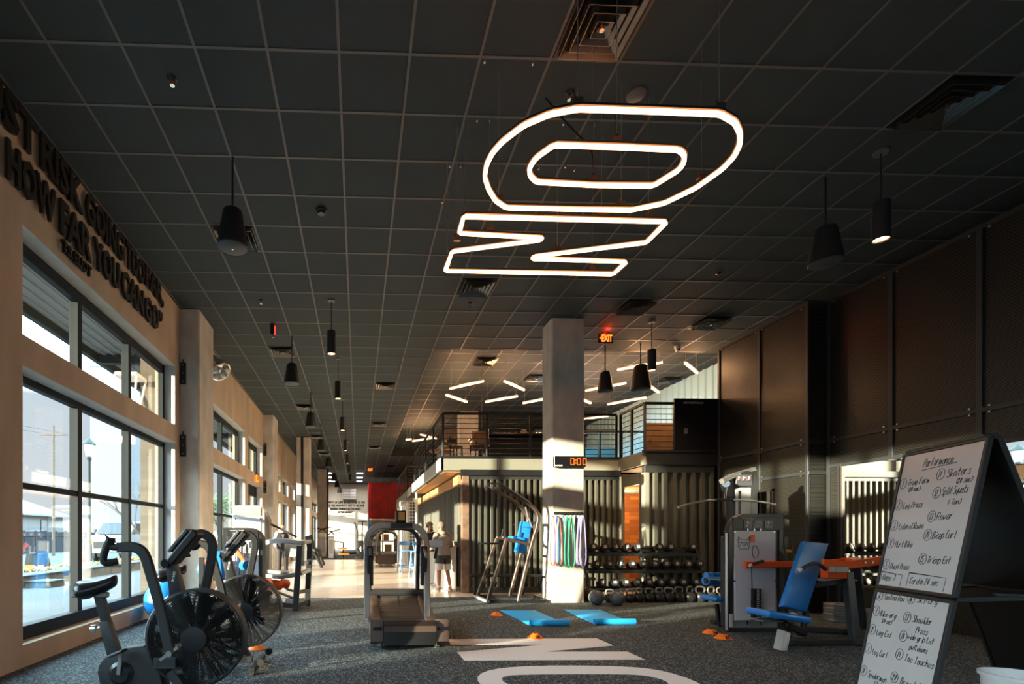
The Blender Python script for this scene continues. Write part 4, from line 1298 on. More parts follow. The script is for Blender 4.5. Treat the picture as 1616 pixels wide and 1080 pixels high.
    m = MB(); m.rbox(Q(101, 938.5, .085), Q(158, 945.5, .135), .005); m.cyl(Q(101, 942, .11), Q(105, 942, .11), .022, seg=12); m.cyl(Q(153, 942, .11), Q(158, 942, .11), .022, seg=12); m.build('seat_slider', grey_steel, t)
    for a_ in (128, 147): MB().bar(Q(a_, 938, .10), Q(a_, 930, .10), .03, .02).build('seat_clamp', chrome, t)
    # saddle lofted from cross sections (rear on the left)
    m = MB(); rings = []
    L0, L1 = Q(108, 925, .11), Q(173, 917, .11)
    for k in range(12):
        f = k / 11
        c = L0.lerp(L1, f)
        w = (0.125 * math.sin(min(1, f * 3.2 + .25) * PI / 2)) * (1 - max(0, f - .25) * 1.12) + .012 if f < .98 else .02
        h = 0.085 * math.sin(min(1, f * 4 + .3) * PI / 2) * (1 - .45 * f)
        ztop = c.z + .028 - .03 * math.sin(f * PI) * .6 + .012 * f
        ring = []
        for a in range(14):
            an = 2 * PI * a / 14
            ring.append(m.bm.verts.new((c.x, c.y + w * math.cos(an), ztop - h + h * (math.sin(an) if math.sin(an) > 0 else .8 * math.sin(an)))))
        rings.append(ring)
    for r0, r1 in zip(rings, rings[1:]):
        for a in range(14): m.bm.faces.new((r0[a], r0[(a + 1) % 14], r1[(a + 1) % 14], r1[a]))
    m.bm.faces.new(rings[0][::-1]); m.bm.faces.new(rings[-1])
    m.build('saddle', black_gloss, t, smooth=60, subsurf=1)
    # mast, cover and console
    m = MB(); m.prism([Q(254, 895, .07), Q(268, 887, .07), Q(282, 938, .07), Q(262, 946, .07)], (0, .09, 0), .006); m.build('mast_cover', dark_frame, t)
    m = MB(); m.prism([Q(258, 935, .09), Q(276, 932, .09), Q(305, 1080, .09), Q(296, 1118, .09), Q(280, 1030, .09)], (0, .05, 0), .004); m.build('mast', black, t)
    m = MB(); put_text(m, 'ECHO', Q(268.5, 920, .0695) , (Q(274, 905) - Q(271, 921)), (Q(268, 921) - Q(274, 922)), .075, .018, .001, .02); m.build('mast_lettering', label_white, t)
    a, b = Q(263, 890, .11), Q(303, 842, .11)
    d = (b - a).normalized(); n_ = Vector((-d.z, 0, d.x))
    m = MB(); m.bar(a, b + d * .02, .06, .17, .012, up=(0, 1, 0)); m.build('console', black, t)
    m = MB(); m.bar(a + n_ * .055 + d * .06, b + n_ * .055 - d * .01, .028, .15, .006, up=(0, 1, 0)); m.build('console_face', dial, t)
    m = MB(); m.bar(a + n_ * .02 + d * .12, a + n_ * .05 + d * .12, .03, .08); m.build('console_bracket', black, t)
    m = MB(); m.cyl(a + Vector((-.03, -.07, 0)), a + Vector((-.03, .07, 0)), .03, seg=14); m.build('console_pivot', plastic, t)
    # moving arms with bent grips
    def arm(dy, pts_, grip):
        m = MB(); m.flat(chaikin([Q(x, y, dy) for x, y in pts_], 2), .068, .04, up=(0, 1, 0)); m.build('arm', black, t)
        m = MB(); m.tube(chaikin([Q(x, y, dy + e) for x, y, e in grip], 2), .0245, 10); m.build('grip', rubber, t)
    arm(-.10, [(197, 864), (221, 862), (236, 870), (243, 888), (262, 955), (277, 1024)], [(199, 864, 0), (184, 863, 0), (189, 847, -.01), (181, 862, -.01), (174, 880, 0), (177, 889, 0), (194, 885, .03)])
    arm(.34, [(290, 842), (300, 843), (312, 853), (314, 872), (301, 935), (282, 1020)], [(292, 842, 0), (284, 848, .0), (278, 838, .02), (272, 858, 0), (268, 864, 0), (284, 867, -.02), (290, 860, -.02)])
    for dy in (-.10, .34):
        m = MB(); m.cyl(Q(277, 1026, dy - .03), Q(277, 1026, dy + .05), .022, seg=12); m.bar(Q(262, 1036, dy), Q(290, 1016, dy), .03, .02); m.build('arm_pivot', grey_steel, t)
    m = MB(); m.lathe([(.353, -.06), (.362, -.045), (.362, .045), (.353, .06)], 56, F)
    bm_ = m.bm
    kill = [f for f in bm_.faces if not (f.calc_center_median().x < fc.x - .19 and f.calc_center_median().z > fc.z + .02)]
    bmesh.ops.delete(bm_, geom=kill, context='FACES'); m.build('wind_guard', silver_panel, t)
    m = MB(); put_text(m, 'ROGUE', Q(246, 1052, -.012), (1, 0, 0), (0, 0, 1), .13, .045, .002, .03)
    m.rbox(Q(243, 1056, -.01), Q(278, 1038, .0), .004); m.build('brand_plate', dark_frame, t)
    return t
bike = make_bike('nearest black air bike with its saddle in front of the tall window')
b2 = px(385, 965, 4.75) - px(305, 1010, 3.5)
dup(bike, Vector(bike.location) + Vector((b2.x, b2.y, 0)), None, 'black air bike behind the nearest one, its fan beside the orange cone')

# ================================================================== CURVED TREADMILL
def make_treadmill(label):
    t = thing('curved_treadmill', label, 'treadmill', (0.60, 6.4, 0))
    x0, x1, ya, yb = 0.14, 1.03, 5.55, 7.30
    prof = lambda y: 0.185 + (0.14 * ((6.35 - y) / 0.8) ** 2 if y < 6.35 else 0.24 * ((y - 6.35) / 0.95) ** 2)
    n = 22
    ysn = [ya + (yb - ya) * k / n for k in range(n + 1)]
    # belt (slats as one surface) between the side shells
    m = MB(); m.prism([(x0 + .15, y, prof(y) - .0) for y in ysn] + [(x0 + .15, y, prof(y) - .05) for y in reversed(ysn)], (x1 - x0 - .30, 0, 0))
    m.build('belt', belt_m, t)
    m = MB()
    for k in range(34):
        y = ya + .03 + k * (yb - ya - .06) / 33
        m.bar((x0 + .155, y, prof(y) + .002), (x1 - .155, y, prof(y) + .002), .006, .004)
    for xx in (x0 + .15, (x0 + x1) / 2, x1 - .15): m.flat([(xx, y, prof(y) + .003) for y in ysn], .008, .005)
    m.build('belt_seams', black, t)
    for sx in (0, 1):
        a, b = (x0, x0 + .15) if sx == 0 else (x1 - .15, x1)
        m = MB(); m.prism([(a, y, prof(y) + .02) for y in ysn] + [(a, yb + .02, .14), (a, 6.5, .10), (a, ya + .1, .05), (a, ya - .03, .10)], (b - a, 0, 0), .008)
        m.build('side_shell', tread_side, t)
    m = MB(); m.prism([(x0 + .15, ya - .02, prof(ya) + .01), (x0 + .15, ya - .06, prof(ya) - .03), (x0 + .15, ya - .04, .06), (x0 + .15, ya + .1, .05), (x0 + .15, ya + .1, prof(ya) - .03)], (x1 - x0 - .30, 0, 0), .006); m.build('rear_cover', black, t)
    MB().rbox((x0 + .15, ya - .064, prof(ya) - .115), (x1 - .15, ya - .05, prof(ya) - .045), .004).build('rear_step', tread_side, t)
    for xx in (x0 + .03, x1 - .13): MB().rbox((xx, ya - .038, prof(ya) - .10), (xx + .10, ya - .028, prof(ya) - .06), .004).build('rear_grip', black_gloss, t)
    # raised hood at the front end
    zf = prof(yb)
    m = MB(); m.cyl((x0 + .04, yb - .02, zf + .02), (x1 - .04, yb - .02, zf + .02), .055, seg=18); m.build('front_roller', dark_frame, t)
    m = MB(); m.prism([(x0 + .1, yb - .02, zf + .03), (x0 + .1, yb + .30, zf + .05), (x0 + .1, yb + .32, .12), (x0 + .1, yb, .12)], (x1 - x0 - .2, 0, 0), .01); m.build('front_hood', tread_side, t)
    for xx in (x0 + .12, x1 - .12):
        for y in (ya + .12, yb + .1):
            m = MB(); m.lathe([(0, 0), (.035, 0), (.035, .012), (.012, .016), (.012, .10), (0, .10)], 14, Matrix.Translation((xx, y, 0))); m.build('levelling_foot', chrome, t)
    # double arch
    def arch(y0, y1, top, w, d, mt, name, inset):
        a, b = x0 - .02 + inset, x1 - .10 - inset
        pts_ = [(a, y0, prof(min(y0, yb)) + .0)] + [(a, y0 + (y1 - y0) * .6, top - .32)]
        for k in range(9):
            an = R(180 - 90 * k / 8); pts_.append((a + .22 + .22 * math.cos(an), y1, top - .22 + .22 * math.sin(an)))
        for k in range(9):
            an = R(90 - 90 * k / 8); pts_.append((b - .22 + .22 * math.cos(an), y1, top - .22 + .22 * math.sin(an)))
        pts_ += [(b, y0 + (y1 - y0) * .6, top - .32), (b, y0, prof(min(y0, yb)))]
        m = MB(); m.flat(pts_, w, d, up=(0, 1, 0)); m.build(name, mt, t)
    arch(6.55, 6.72, 1.43, .085, .06, bronze_grey, 'front_arch', 0)
    arch(7.28, 7.10, 1.40, .06, .06, dark_frame, 'rear_arch', .05)
    for xx in (x0 + .02, x1 - .14):
        m = MB(); m.flat(chaikin([(xx, 6.64, 1.12), (xx, 6.5, 1.10), (xx, 6.35, 1.02)], 2), .04, .04); m.build('hand_grip', rubber, t)
        MB().bar((xx, 6.62, .62), (xx, 6.62, 1.15), .09, .07, .01).build('upright_sleeve', plastic, t)
    MB().rbox((.44, 6.64, 1.40), (.74, 6.80, 1.47), .008).build('console_bar', black, t)
    m = MB(); m.box((.585, 6.72, 1.555), (.15, .05, .17), Matrix.Rotation(-.25, 3, 'X'), .012); m.build('console', black, t)
    m = MB(); m.box((.595, 6.692, 1.56), (.085, .006, .11), Matrix.Rotation(-.25, 3, 'X')); m.build('screen', amber_screen, t)
    m = MB(); m.rbox((.98, 6.66, 1.13), (1.16, 6.78, 1.23), .008); m.build('side_box', silver_panel, t)
    m = MB(); m.bar((1.08, 6.70, 1.13), (1.05, 6.66, .98), .04, .03, .006); m.build('brake_lever', black, t)
    return t
bronze_grey = mat('bronze_grey_tube', (0.30, 0.27, 0.24), 0.38, 0.4)
amber_screen = mat('amber_screen', (0.42, 0.27, 0.08), 0.3)
tm = make_treadmill('curved treadmill in the middle of the floor, seen from its rear end')
tm2 = dup(tm, (1.15, 21.0, 0), PI, 'second curved treadmill far down on the wood floor')

# ================================================================== PILLAR FITTINGS
cl = px(874, 737, 9.29)
p0, p1 = px(874, 737.5, 9.24), px(924, 720.5, 9.24)
t = thing('wall_timer', 'black wall timer showing 0:00 in orange digits on the pillar', 'timer', (p0.x, 9.27, p0.z))
MB().rbox((p0.x, 9.22, p0.z), (p1.x, 9.30, p1.z), .008).build('case', black_gloss, t)
m = MB()
def seg7(m, ch, x, z, w, h, y, th):
    S = {'0': 'abcdef', ':': ''}[ch]
    B = {'a': (x, z + h, x + w, z + h), 'd': (x, z, x + w, z), 'f': (x, z + h / 2, x, z + h), 'e': (x, z, x, z + h / 2), 'b': (x + w, z + h / 2, x + w, z + h), 'c': (x + w, z, x + w, z + h / 2)}
    for s in S:
        a = B[s]; m.bar((a[0], y, a[2 - 1]), (a[2], y, a[3]), th, th * .4, up=(0, 1, 0))
hh = (p1.z - p0.z)
dx = p0.x + (p1.x - p0.x) * .52
for k, off in enumerate((0, .125, .235)): seg7(m, '0', dx + off, p0.z + hh * .22, .062, hh * .56, 9.215, .013)
for q in (.36, .62): m.box((dx + .094, 9.213, p0.z + hh * q), (.024, .008, .024))
m.build('digits', clock_glow, t)
m = MB(); put_text(m, 'ROGUE', (p0.x + .02, 9.219, p0.z + hh * .06), (1, 0, 0), (0, 0, 1), .14, .03, .002, .03); m.build('lettering', label_white, t)
t = thing('power_socket', 'white double socket low on the left face of the pillar', 'socket', (3.715, 9.62, .42))
MB().rbox((3.70, 9.55, .40), (3.722, 9.63, .54), .004).build('plate', white_paint, t)
m = MB(); m.rbox((3.655, 9.57, .45), (3.70, 9.61, .49), .004); m.tube([(3.66, 9.59, .45), (3.62, 9.58, .30), (3.60, 9.5, .02)], .006, 6); m.build('plug', black, t)
# hook bar and bands
ha, hb = px(874, 811, 9.29), px(920, 811, 9.29)
t = thing('band_rail', 'black hook rail holding the resistance bands on the pillar', 'rail', (ha.x, 9.29, ha.z))
MB().rbox((ha.x, 9.285, ha.z - .02), (hb.x, 9.302, hb.z + .03), .003).build('plate', black, t)
for k in range(8):
    x = ha.x + .03 + k * (hb.x - ha.x - .05) / 7
    m = MB(); m.tube([(x, 9.29, ha.z), (x, 9.20, ha.z), (x, 9.19, ha.z + .025)], .006, 6); m.build('hook', black, t)
bcols = {'red': (0.62, 0.10, 0.09), 'blue': (0.02, 0.12, 0.40), 'green': (0.03, 0.48, 0.20), 'violet': (0.30, 0.26, 0.62), 'dark': (0.05, 0.05, 0.06)}
bands = [('red', 872.5, 4.2, 893, .020, 'leftmost red band on the pillar rail'), ('red', 881, 6.0, 894, .022, 'second red band on the pillar rail'), ('blue', 879, 2.6, 892, .02, 'dark blue band hanging between the red ones'), ('blue', 889, 5.0, 893, .02, 'wide dark blue band left of the green ones'),
         ('green', 895, 4.0, 894.5, .022, 'left green band on the pillar rail'), ('green', 902, 5.5, 896, .022, 'right green band on the pillar rail'), ('dark', 909, 2.0, 894, .02, 'black band right of the green ones'), ('violet', 914, 3.0, 892, .02, 'inner pale violet band on the pillar rail'), ('violet', 920, 5.0, 895, .02, 'rightmost pale violet band on the pillar rail')]
for k, (cn, xc, hw, yb_, r, lab) in enumerate(bands):
    mt = MATS.get('band_' + cn) or mat('band_' + cn, bcols[cn], 0.55)
    yy = 9.20 - (k % 3) * .022
    c = px(xc, 813, yy); b = px(xc, yb_, yy); w = hw / 775 * 9.25
    pts_ = [(c.x, yy, c.z + .01), (c.x - w * .45, yy, c.z - .10), (c.x - w * .9, yy, (c.z + b.z) / 2), (c.x - w * 1.05, yy, b.z + .16), (c.x - w * .7, yy, b.z + .03), (c.x, yy, b.z), (c.x + w * .7, yy, b.z + .03), (c.x + w * 1.05, yy, b.z + .16), (c.x + w * .9, yy, (c.z + b.z) / 2), (c.x + w * .45, yy, c.z - .10)]
    m = MB(); m.flat(chaikin(pts_, 2, True), .012, r, True, (0, 1, 0))
    tag(m.build('resistance_band', mt, origin=(c.x, yy, b.z)), lab, 'resistance band', 'resistance bands on the pillar')

# ================================================================== PULL-UP AND DIP TOWER
def make_tower():
    N = lambda x, y: px(720 + x / 4.154, 720 + y / 4.154, 9.33)
    Fv = lambda x, y: px(720 + x / 4.154, 720 + y / 4.154, 10.12)
    t = thing('pull_up_tower', 'bronze and black pull-up and dip tower with blue pads', 'exercise machine', (3.0, 9.75, 0))
    fz = lambda v: Vector((v.x, v.y, .03))
    nf, ff = fz(N(205, 970)), fz(Fv(140, 930))
    nr, fr = fz(N(405, 965)), fz(Fv(350, 930))
    m = MB(); m.bar(nf, N(330, 540), .075, .06, .006); m.build('front_leg', brown_steel, t)
    m = MB(); m.bar(ff, Fv(265, 540), .075, .06, .006); m.build('front_leg', brown_steel, t)
    m = MB(); m.flat(chaikin([nr, N(490, 590), N(540, 440), N(535, 360), N(440, 285), N(285, 188)], 2), .065, .075, up=(0, 1, 0)); m.build('main_upright', brown_steel, t)
    m = MB(); m.flat(chaikin([fr, Fv(425, 640), Fv(470, 470), Fv(470, 385), Fv(400, 310), Fv(245, 218)], 2), .065, .075, up=(0, 1, 0)); m.build('main_upright', brown_steel, t)
    m = MB(); m.bar(nf, fz(N(590, 962)), .06, .06, .005); m.build('base_rail', black, t)
    m = MB(); m.bar(ff, fz(Fv(500, 930)), .06, .06, .005); m.build('base_rail', black, t)
    m = MB(); m.bar(ff + Vector((-.05, .05, 0)), nf + Vector((0, -.05, 0)), .07, .05, .005); m.build('foot_bar', silver_panel, t)
    m = MB(); m.bar(fz(N(560, 960)), fz(Fv(500, 930)), .06, .06); m.build('rear_cross', black, t)
    for v in (nf, fz(N(590, 962)), ff):
        m = MB(); m.cyl((v.x, v.y, 0), (v.x, v.y, .02), .045, seg=12); m.build('rubber_foot', rubber, t)
    # arm rests, pads and dip handles
    m = MB(); m.bar(N(300, 533), N(480, 582), .07, .05, .01); m.build('arm_rest', brown_steel, t)
    m = MB(); m.bar(Fv(262, 533), Fv(440, 575), .07, .05, .01); m.build('arm_rest', brown_steel, t)
    m = MB(); m.box((N(385, 545) + Fv(400, 540)) / 2, (.20, .5, .07), Matrix.Rotation(R(12), 3, 'Y'), .02, 2); m.build('elbow_pad', blue_vinyl, t)
    q = [px(*p_, 9.55) for p_ in ((827, 823), (840, 826), (830, 874.5), (817, 872))]
    m = MB(); m.prism(q, (.02, .32, 0), .018); m.build('back_pad', blue_vinyl, t)
    m = MB(); m.bar(N(470, 640), Fv(440, 640), .05, .05); m.bar(N(530, 440), Fv(470, 440), .05, .05); m.build('cross_tube', black, t)
    for f in (N, Fv):
        m = MB(); m.tube([f(295, 545), f(308, 480)], .02, 10); m.build('dip_handle', rubber, t)
        m = MB(); m.tube([f(140, 574), f(300, 574)], .018, 10); m.build('dip_bar', black, t)
        m = MB(); m.tube(chaikin([f(455, 335), f(470, 400), f(500, 470)], 2), .017, 8); m.build('brace', grey_steel, t)
        m = MB(); m.tube(chaikin([f(285, 186), f(240, 178), f(205, 185), f(190, 225)], 2), .018, 10); m.build('pull_up_handle', grey_steel, t)
    m = MB(); m.tube([N(285, 188), Fv(245, 218)], .022, 10); m.tube([N(240, 215), Fv(215, 205)], .016, 8); m.build('pull_up_bar', grey_steel, t)
    m = MB(); m.bar(N(375, 450), (N(375, 450) + Fv(400, 470)) / 2, .01, .01); m.build('bolt', chrome, t)
make_tower()
# low rail of hanging handle attachments behind the tower
za = px(770, 921, 10.55)
t = thing('attachment_rail', 'low black rail holding handle attachments behind the dip tower', 'rack', (2.9, 10.6, 0))
MB().bar((2.45, 10.6, .42), (4.6, 10.6, .42), .05, .06, .005).build('rail', black, t)
for x in (2.55, 3.6, 4.5): MB().bar((x, 10.62, 0), (x, 10.62, .42), .05, .05).build('post', black, t)
for k, x in enumerate((2.64, 2.72, 3.10, 3.18, 3.26, 3.92, 4.0, 4.08)):
    m = MB(); m.tube([(x + a, 10.52, b) for a, b in round_rect(.05, .30, .024, 3)], .011, 8, True)
    o = m.build('handle_attachment', black_gloss); o.location = (0, 0, .245)
    o.rotation_euler = (0, 0, 0)
    tag(o, 'black loop handle hanging on the low rail, %s' % ('first from the aisle side', 'second from the aisle side', 'third, behind the front leg', 'fourth, in the middle trio', 'fifth, last of the middle trio', 'sixth, first of the trio beside the pillar', 'seventh, middle of the trio beside the pillar', 'last, closest to the pillar')[k], 'handle', 'loop handles behind the dip tower')

# ================================================================== MATS AND CONES
def make_mat(label, c, far_l, far_r, near_l, near_r):
    fl, fr_, nl, nr_ = [px_floor(*p) for p in (far_l, far_r, near_l, near_r)]
    t = thing('yoga_mat', label, 'yoga mat', ((fl.x + fr_.x) / 2, (fl.y + nl.y) / 2, 0), 'blue exercise mats')
    m = MB(); m.prism([(fl.x, fl.y, .002), (fr_.x, fr_.y, .002), (nr_.x, nr_.y + .06, .002), (nl.x, nl.y + .06, .002)], (0, 0, .009), .003); m.build('sheet', blue_mat, t)
    # loosely rolled near end
    m = MB()
    prof = [(.0 + .045 * math.cos(R(a)) * (1 - a / 900), .047 + .045 * math.sin(R(a)) * (1 - a / 900)) for a in range(-90, 400, 20)]
    outer = [Vector((nl.x, nl.y + .04 - y, z)) for y, z in prof]
    pts_ = outer + [p + Vector((0, .0, 0)) + (Vector((nl.x, nl.y + .04, .047)) - p) * .18 for p in reversed(outer)]
    m.prism(pts_, (nr_.x - nl.x, 0, 0)); m.build('rolled_end', blue_mat, t)
    MB().rbox((fr_.x - .06, fr_.y - .06, .011), (fr_.x - .015, fr_.y - .02, .013)).build('corner_mark', label_white, t)
make_mat('blue yoga mat on the left, beside the orange cone', 0, (789, 964.5), (845, 964.5), (838, 989), (900, 989))
make_mat('blue yoga mat on the right, in front of the grey balls', 0, (890, 963.5), (947, 963.5), (940, 987), (1004, 986.5))
def make_cone(label, p, num=None, s=1.0):
    t = thing('marker_cone', label, 'cone', (p.x, p.y, 0), 'orange marker cones')
    m = MB(); m.lathe([(.098 * s, 0), (.10 * s, .006), (.09 * s, .012), (.035 * s, .062 * s), (.03 * s, .062 * s), (.084 * s, .008), (.098 * s, 0)], 24, Matrix.Translation((p.x, p.y, .001)))
    m.build('cone', orange_plastic, t)
    if num:
        m = MB(); put_text(m, num, (p.x - .026, p.y - .093, .012), (1, 0, 0), (0, .62, .78), .052, .04, .012, .02); m.build('number', letter_black, t)
for (a, b, num, lab) in ((783.5, 972, None, 'orange marker cone at the far left corner of the left blue mat'), (844.5, 1007.5, '20', 'orange marker cone numbered 20 in front of the white floor N'), (1122, 1000.5, '16', 'orange marker cone numbered 16 beside the blue-padded machine'), (1141, 1008.5, '17', 'orange marker cone numbered 17 at the shoulder press machine'),
                         (405, 1025, None, 'orange marker cone beside the second air bike wheel'), (432, 968, None, 'orange marker cone left of the grey leg machine'), (418, 968, None, 'orange marker cone half hidden behind the air bike fan')):
    make_cone(lab, px_floor(a, b), num, 1.0)

# ================================================================== DUMBBELL RACK, KETTLEBELLS, BALLS
RKY = 9.70
t = thing('dumbbell_rack', 'black three-tier dumbbell rack against the corrugated wall', 'rack', (5.8, RKY, 0))
xa, xb = 4.62, 7.0
for x in (xa, xb, (xa + xb) / 2):
    MB().bar((x, RKY - .12, 0), (x, RKY + .24, 1.0), .05, .06, .004).build('upright', dark_frame, t)
    MB().bar((x, RKY - .2, .03), (x, RKY + .27, .03), .06, .05).build('foot', dark_frame, t)
TIERS = (.20, .56, .90)
for k, z in enumerate(TIERS):
    y = RKY - .10 + k * .10
    m = MB(); m.box(((xa + xb) / 2, y, z), (xb - xa, .035, .05)); m.box(((xa + xb) / 2, y + .18, z + .04), (xb - xa, .035, .05)); m.build('shelf', black, t)
    MB().bar((xa - .01, y - .03, z), (xa - .01, y + .2, z + .04), .02, .05).build('shelf_end', silver_panel, t)
MB().bar((xa, RKY + .24, 1.02), (7.0, RKY + .24, 1.02), .05, .05).build('top_beam', black, t)
def make_dumbbell(label, num):
    t = thing('dumbbell', label, 'dumbbell', (0, 0, 0), 'dumbbells on the three-tier rack')
    AX = Matrix.Rotation(PI / 2, 4, 'X')
    MB().cyl((0, -.07, 0), (0, .07, 0), .016, seg=12).build('handle', chrome, t)
    for s in (-1, 1):
        m = MB(); m.lathe([(0, .06), (.066, .06), (.076, .068), (.076, .135), (.066, .145), (0, .145)], 20, Matrix.Rotation(-s * PI / 2, 4, 'X')); o = m.build('head', rubber, t)
    m = MB(); m.lathe([(0, .1455), (.05, .1455), (.052, .148), (.044, .148), (.042, .1465), (0, .1465)], 20, Matrix.Rotation(PI / 2, 4, 'X')); m.build('end_ring', dark_frame, t)
    m = MB(); put_text(m, num, (-.028, -.1485, -.03), (1, 0, 0), (0, 0, 1), .056, .06, .002, .03); m.build('number', label_white, t)
    return t
rows = [(2, [938.5, 956.6, 973.4, 991.5, 1008.3, 1042, 1060, 1095], 876.5), (1, [944, 964, 982, 1000, 1017, 1035, 1053, 1070, 1088, 1106], 906), (0, [952, 972, 990, 1008, 1026, 1044.5, 1063, 1080, 1100], 934)]
num0 = 5
names_ = ['first', 'second', 'third', 'fourth', 'fifth', 'sixth', 'seventh', 'eighth', 'ninth', 'last']
tname = {2: 'top', 1: 'middle', 0: 'bottom'}
for (k, xs, yy) in rows:
    y = RKY - .10 + k * .10
    for j, a in enumerate(xs):
        d = make_dumbbell('black round dumbbell on the %s tier, %s from the pillar end' % (tname[k], names_[j] if j < len(xs) - 1 else 'last'), str(num0))
        num0 += 5
        d.location = (px(a, yy, y).x, y + .09, TIERS[k] + .135)
        d.rotation_euler = (R(-14), 0, R(-16))
def make_kettlebell(label, p, s=1.0, rz=0):
    t = thing('kettlebell', label, 'kettlebell', (0, 0, 0), 'kettlebells on the floor below the rack')
    m = MB(); m.lathe([(0, 0), (.062, 0), (.085, .03), (.10, .085), (.092, .14), (.06, .178), (0, .19)], 22); m.build('bell', kettle, t)
    m = MB(); m.tube(chaikin([(-.05, 0, .165), (-.075, 0, .20), (-.072, 0, .25), (-.04, 0, .275), (.04, 0, .275), (.072, 0, .25), (.075, 0, .20), (.05, 0, .165)], 2), .0165, 10); m.build('handle', grey_steel, t)
    t.location = (p.x, p.y, 0); t.rotation_euler[2] = rz; t.scale = (s, s, s)
for j, (a, s) in enumerate(((962, .9), (994, .9), (1008, 1.0), (1024, .95), (1040, 1.0), (1055.5, 1.0), (1071, 1.05), (1088, 1.08), (1105, 1.08), (1122, 1.05), (1138, 1.0))):
    p = px(a, 950, 9.33); p.z = 0
    make_kettlebell('iron kettlebell on the floor under the rack, %s counting from the pillar' % (['first', 'second', 'third', 'fourth', 'fifth', 'sixth', 'seventh', 'eighth', 'ninth', 'tenth', 'eleventh'][j]), p, s, .2 * ((j * 7) % 5 - 2))
def make_ball(name, label, x, y, r, mt, cat):
    t = tag(MB().sphere((x, y, r), r, 28, 18).build(name, mt, origin=(x, y, 0)), label, cat)
    m = MB(); m.tube([(x + r * 1.001 * math.cos(R(a)), y - .25 * r, r + r * .968 * math.sin(R(a))) for a in range(0, 360, 12)], .004, 5, True)
    m.build('seam', rubber, t)
pb_ = px_floor(945, 956); make_ball('slam_ball', 'grey slam ball next to the pillar base', pb_.x, pb_.y + .1, .138, ball_grey, 'ball')
pb_ = px_floor(978.5, 957); make_ball('slam_ball', 'grey slam ball in front of the kettlebells', pb_.x, pb_.y + .1, .13, ball_grey, 'ball')
make_ball('medicine_ball', 'dark brown ball tucked in the shadow behind the pillar', px(929, 940, 9.6).x, 9.55, .13, leather, 'ball')
bb = px(283, 935, 5.9); make_ball('exercise_ball', 'bright blue exercise ball by the window behind the air bikes', -2.93, 7.6, .31, sky_blue, 'exercise ball')

# ================================================================== WEIGHT MACHINES
def shroud(t, x0, x1, y0, y1, h, rad, left_round=True, border=.055, panel_m=None, z0=.0):
    """upright weight-stack housing with one rounded top corner, front panel facing the camera"""
    def outline(i):
        if left_round:
            return [(x0 + i, z0 + i)] + [(x1 - i, z0 + i)] + [(x1 - i, h - i)] + [(x, z) for x, z in arc(x0 + rad, h - rad, rad - i, 90, 180, 10)]
        return [(x0 + i, z0 + i)] + [(x1 - i, z0 + i)] + [(x, z) for x, z in arc(x1 - rad, h - rad, rad - i, 0, 90, 10)] + [(x0 + i, h - i)]
    o, i_ = outline(0), outline(border)
    m = MB(); m.ring_plate([(x, y0, z) for x, z in o], [(x, y0, z) for x, z in i_], (0, y1 - y0, 0)); m.build('housing_frame', black, t)
    m = MB(); m.prism([(x, y0 + .03, z) for x, z in outline(border - .01)], (0, .012, 0)); m.build('front_panel', panel_m or silver_panel, t)
    m = MB(); m.prism([(x, y1 - .03, z) for x, z in outline(border - .01)], (0, .012, 0)); m.build('rear_panel', dark_frame, t)

def emblem(t, cx, y, cz, s):
    """line-drawn horned animal head emblem"""
    m = MB()
    rnd = [(.13 * math.cos(R(q)), -.12 + .12 * math.sin(R(q))) for q in range(0, 361, 30)]
    L = [[(-.30, .36), (-.62, .72), (-.66, .30), (-.56, -.02), (-.62, -.30), (-.46, -.56), (-.2, -.60), (0, -.52), (.2, -.60), (.46, -.56), (.62, -.30), (.56, -.02), (.66, .30), (.62, .72), (.30, .36), (-.30, .36)],
         rnd, [(-.50, -.34), (-.22, .10), (0, .16), (.22, .10), (.50, -.34)], [(-.62, .05), (-.40, .16), (-.26, .10)], [(.62, .05), (.40, .16), (.26, .10)], [(-.58, .52), (-.50, .28)], [(.58, .52), (.50, .28)]]
    for l in L:
        m.flat([(cx + a * s, y, cz + b * s) for a, b in l], .007, .002, up=(0, 1, 0))
    m.build('emblem', letter_black, t)

def placards(t, xs, y, z, s=.085):
    for x in xs:
        m = MB(); m.rbox((x - s / 2, y - .004, z - s / 2), (x + s / 2, y, z + s / 2), .002); o = m.build('instruction_placard', dial, t)
        m = MB()
        m.tube([(x - s * .3, y - .006, z - s * .3), (x - s * .05, y - .006, z - s * .1), (x - s * .1, y - .006, z + s * .15), (x + s * .2, y - .006, z + s * .2)], .006, 6)
        m.cyl((x - s * .08, y - .008, z + s * .30), (x - s * .08, y - .004, z + s * .30), .010, seg=10); m.build('pictogram', label_white, t)
        m = MB(); m.bar((x + s * .1, y - .006, z + s * .05), (x + s * .34, y - .006, z - s * .12), .008, .004); m.build('pictogram_lever', red, t)

def weight_stack(t, x, y, z0, n, w=.11, d=.12, pitch=.026):
    for k in range(n):
        m = MB(); m.rbox((x - w / 2, y, z0 + k * pitch), (x + w / 2, y + d, z0 + k * pitch + pitch * .86), .002); m.rbox((x - .016, y - .003, z0 + k * pitch + .006), (x + .016, y, z0 + k * pitch + .015)); m.build('weight_plate', black_gloss if k % 2 else black, t)
    m = MB()
    m.cyl((x, y + d / 2, z0 + n * pitch), (x, y + d / 2, 1.45), .010, seg=8); m.build('selector_rod', chrome, t)
    for s in (-.09, .09): MB().cyl((x + s, y + d / 2, z0 - .1), (x + s, y + d / 2, 1.45), .011, seg=8).build('guide_rod', chrome, t)
    m = MB(); 
    for k in range(n): m.rbox((x - .014, y - .006, z0 + k * pitch + .004), (x + .014, y - .003, z0 + k * pitch + .016))
    m.build('weight_numbers', label_white, t)

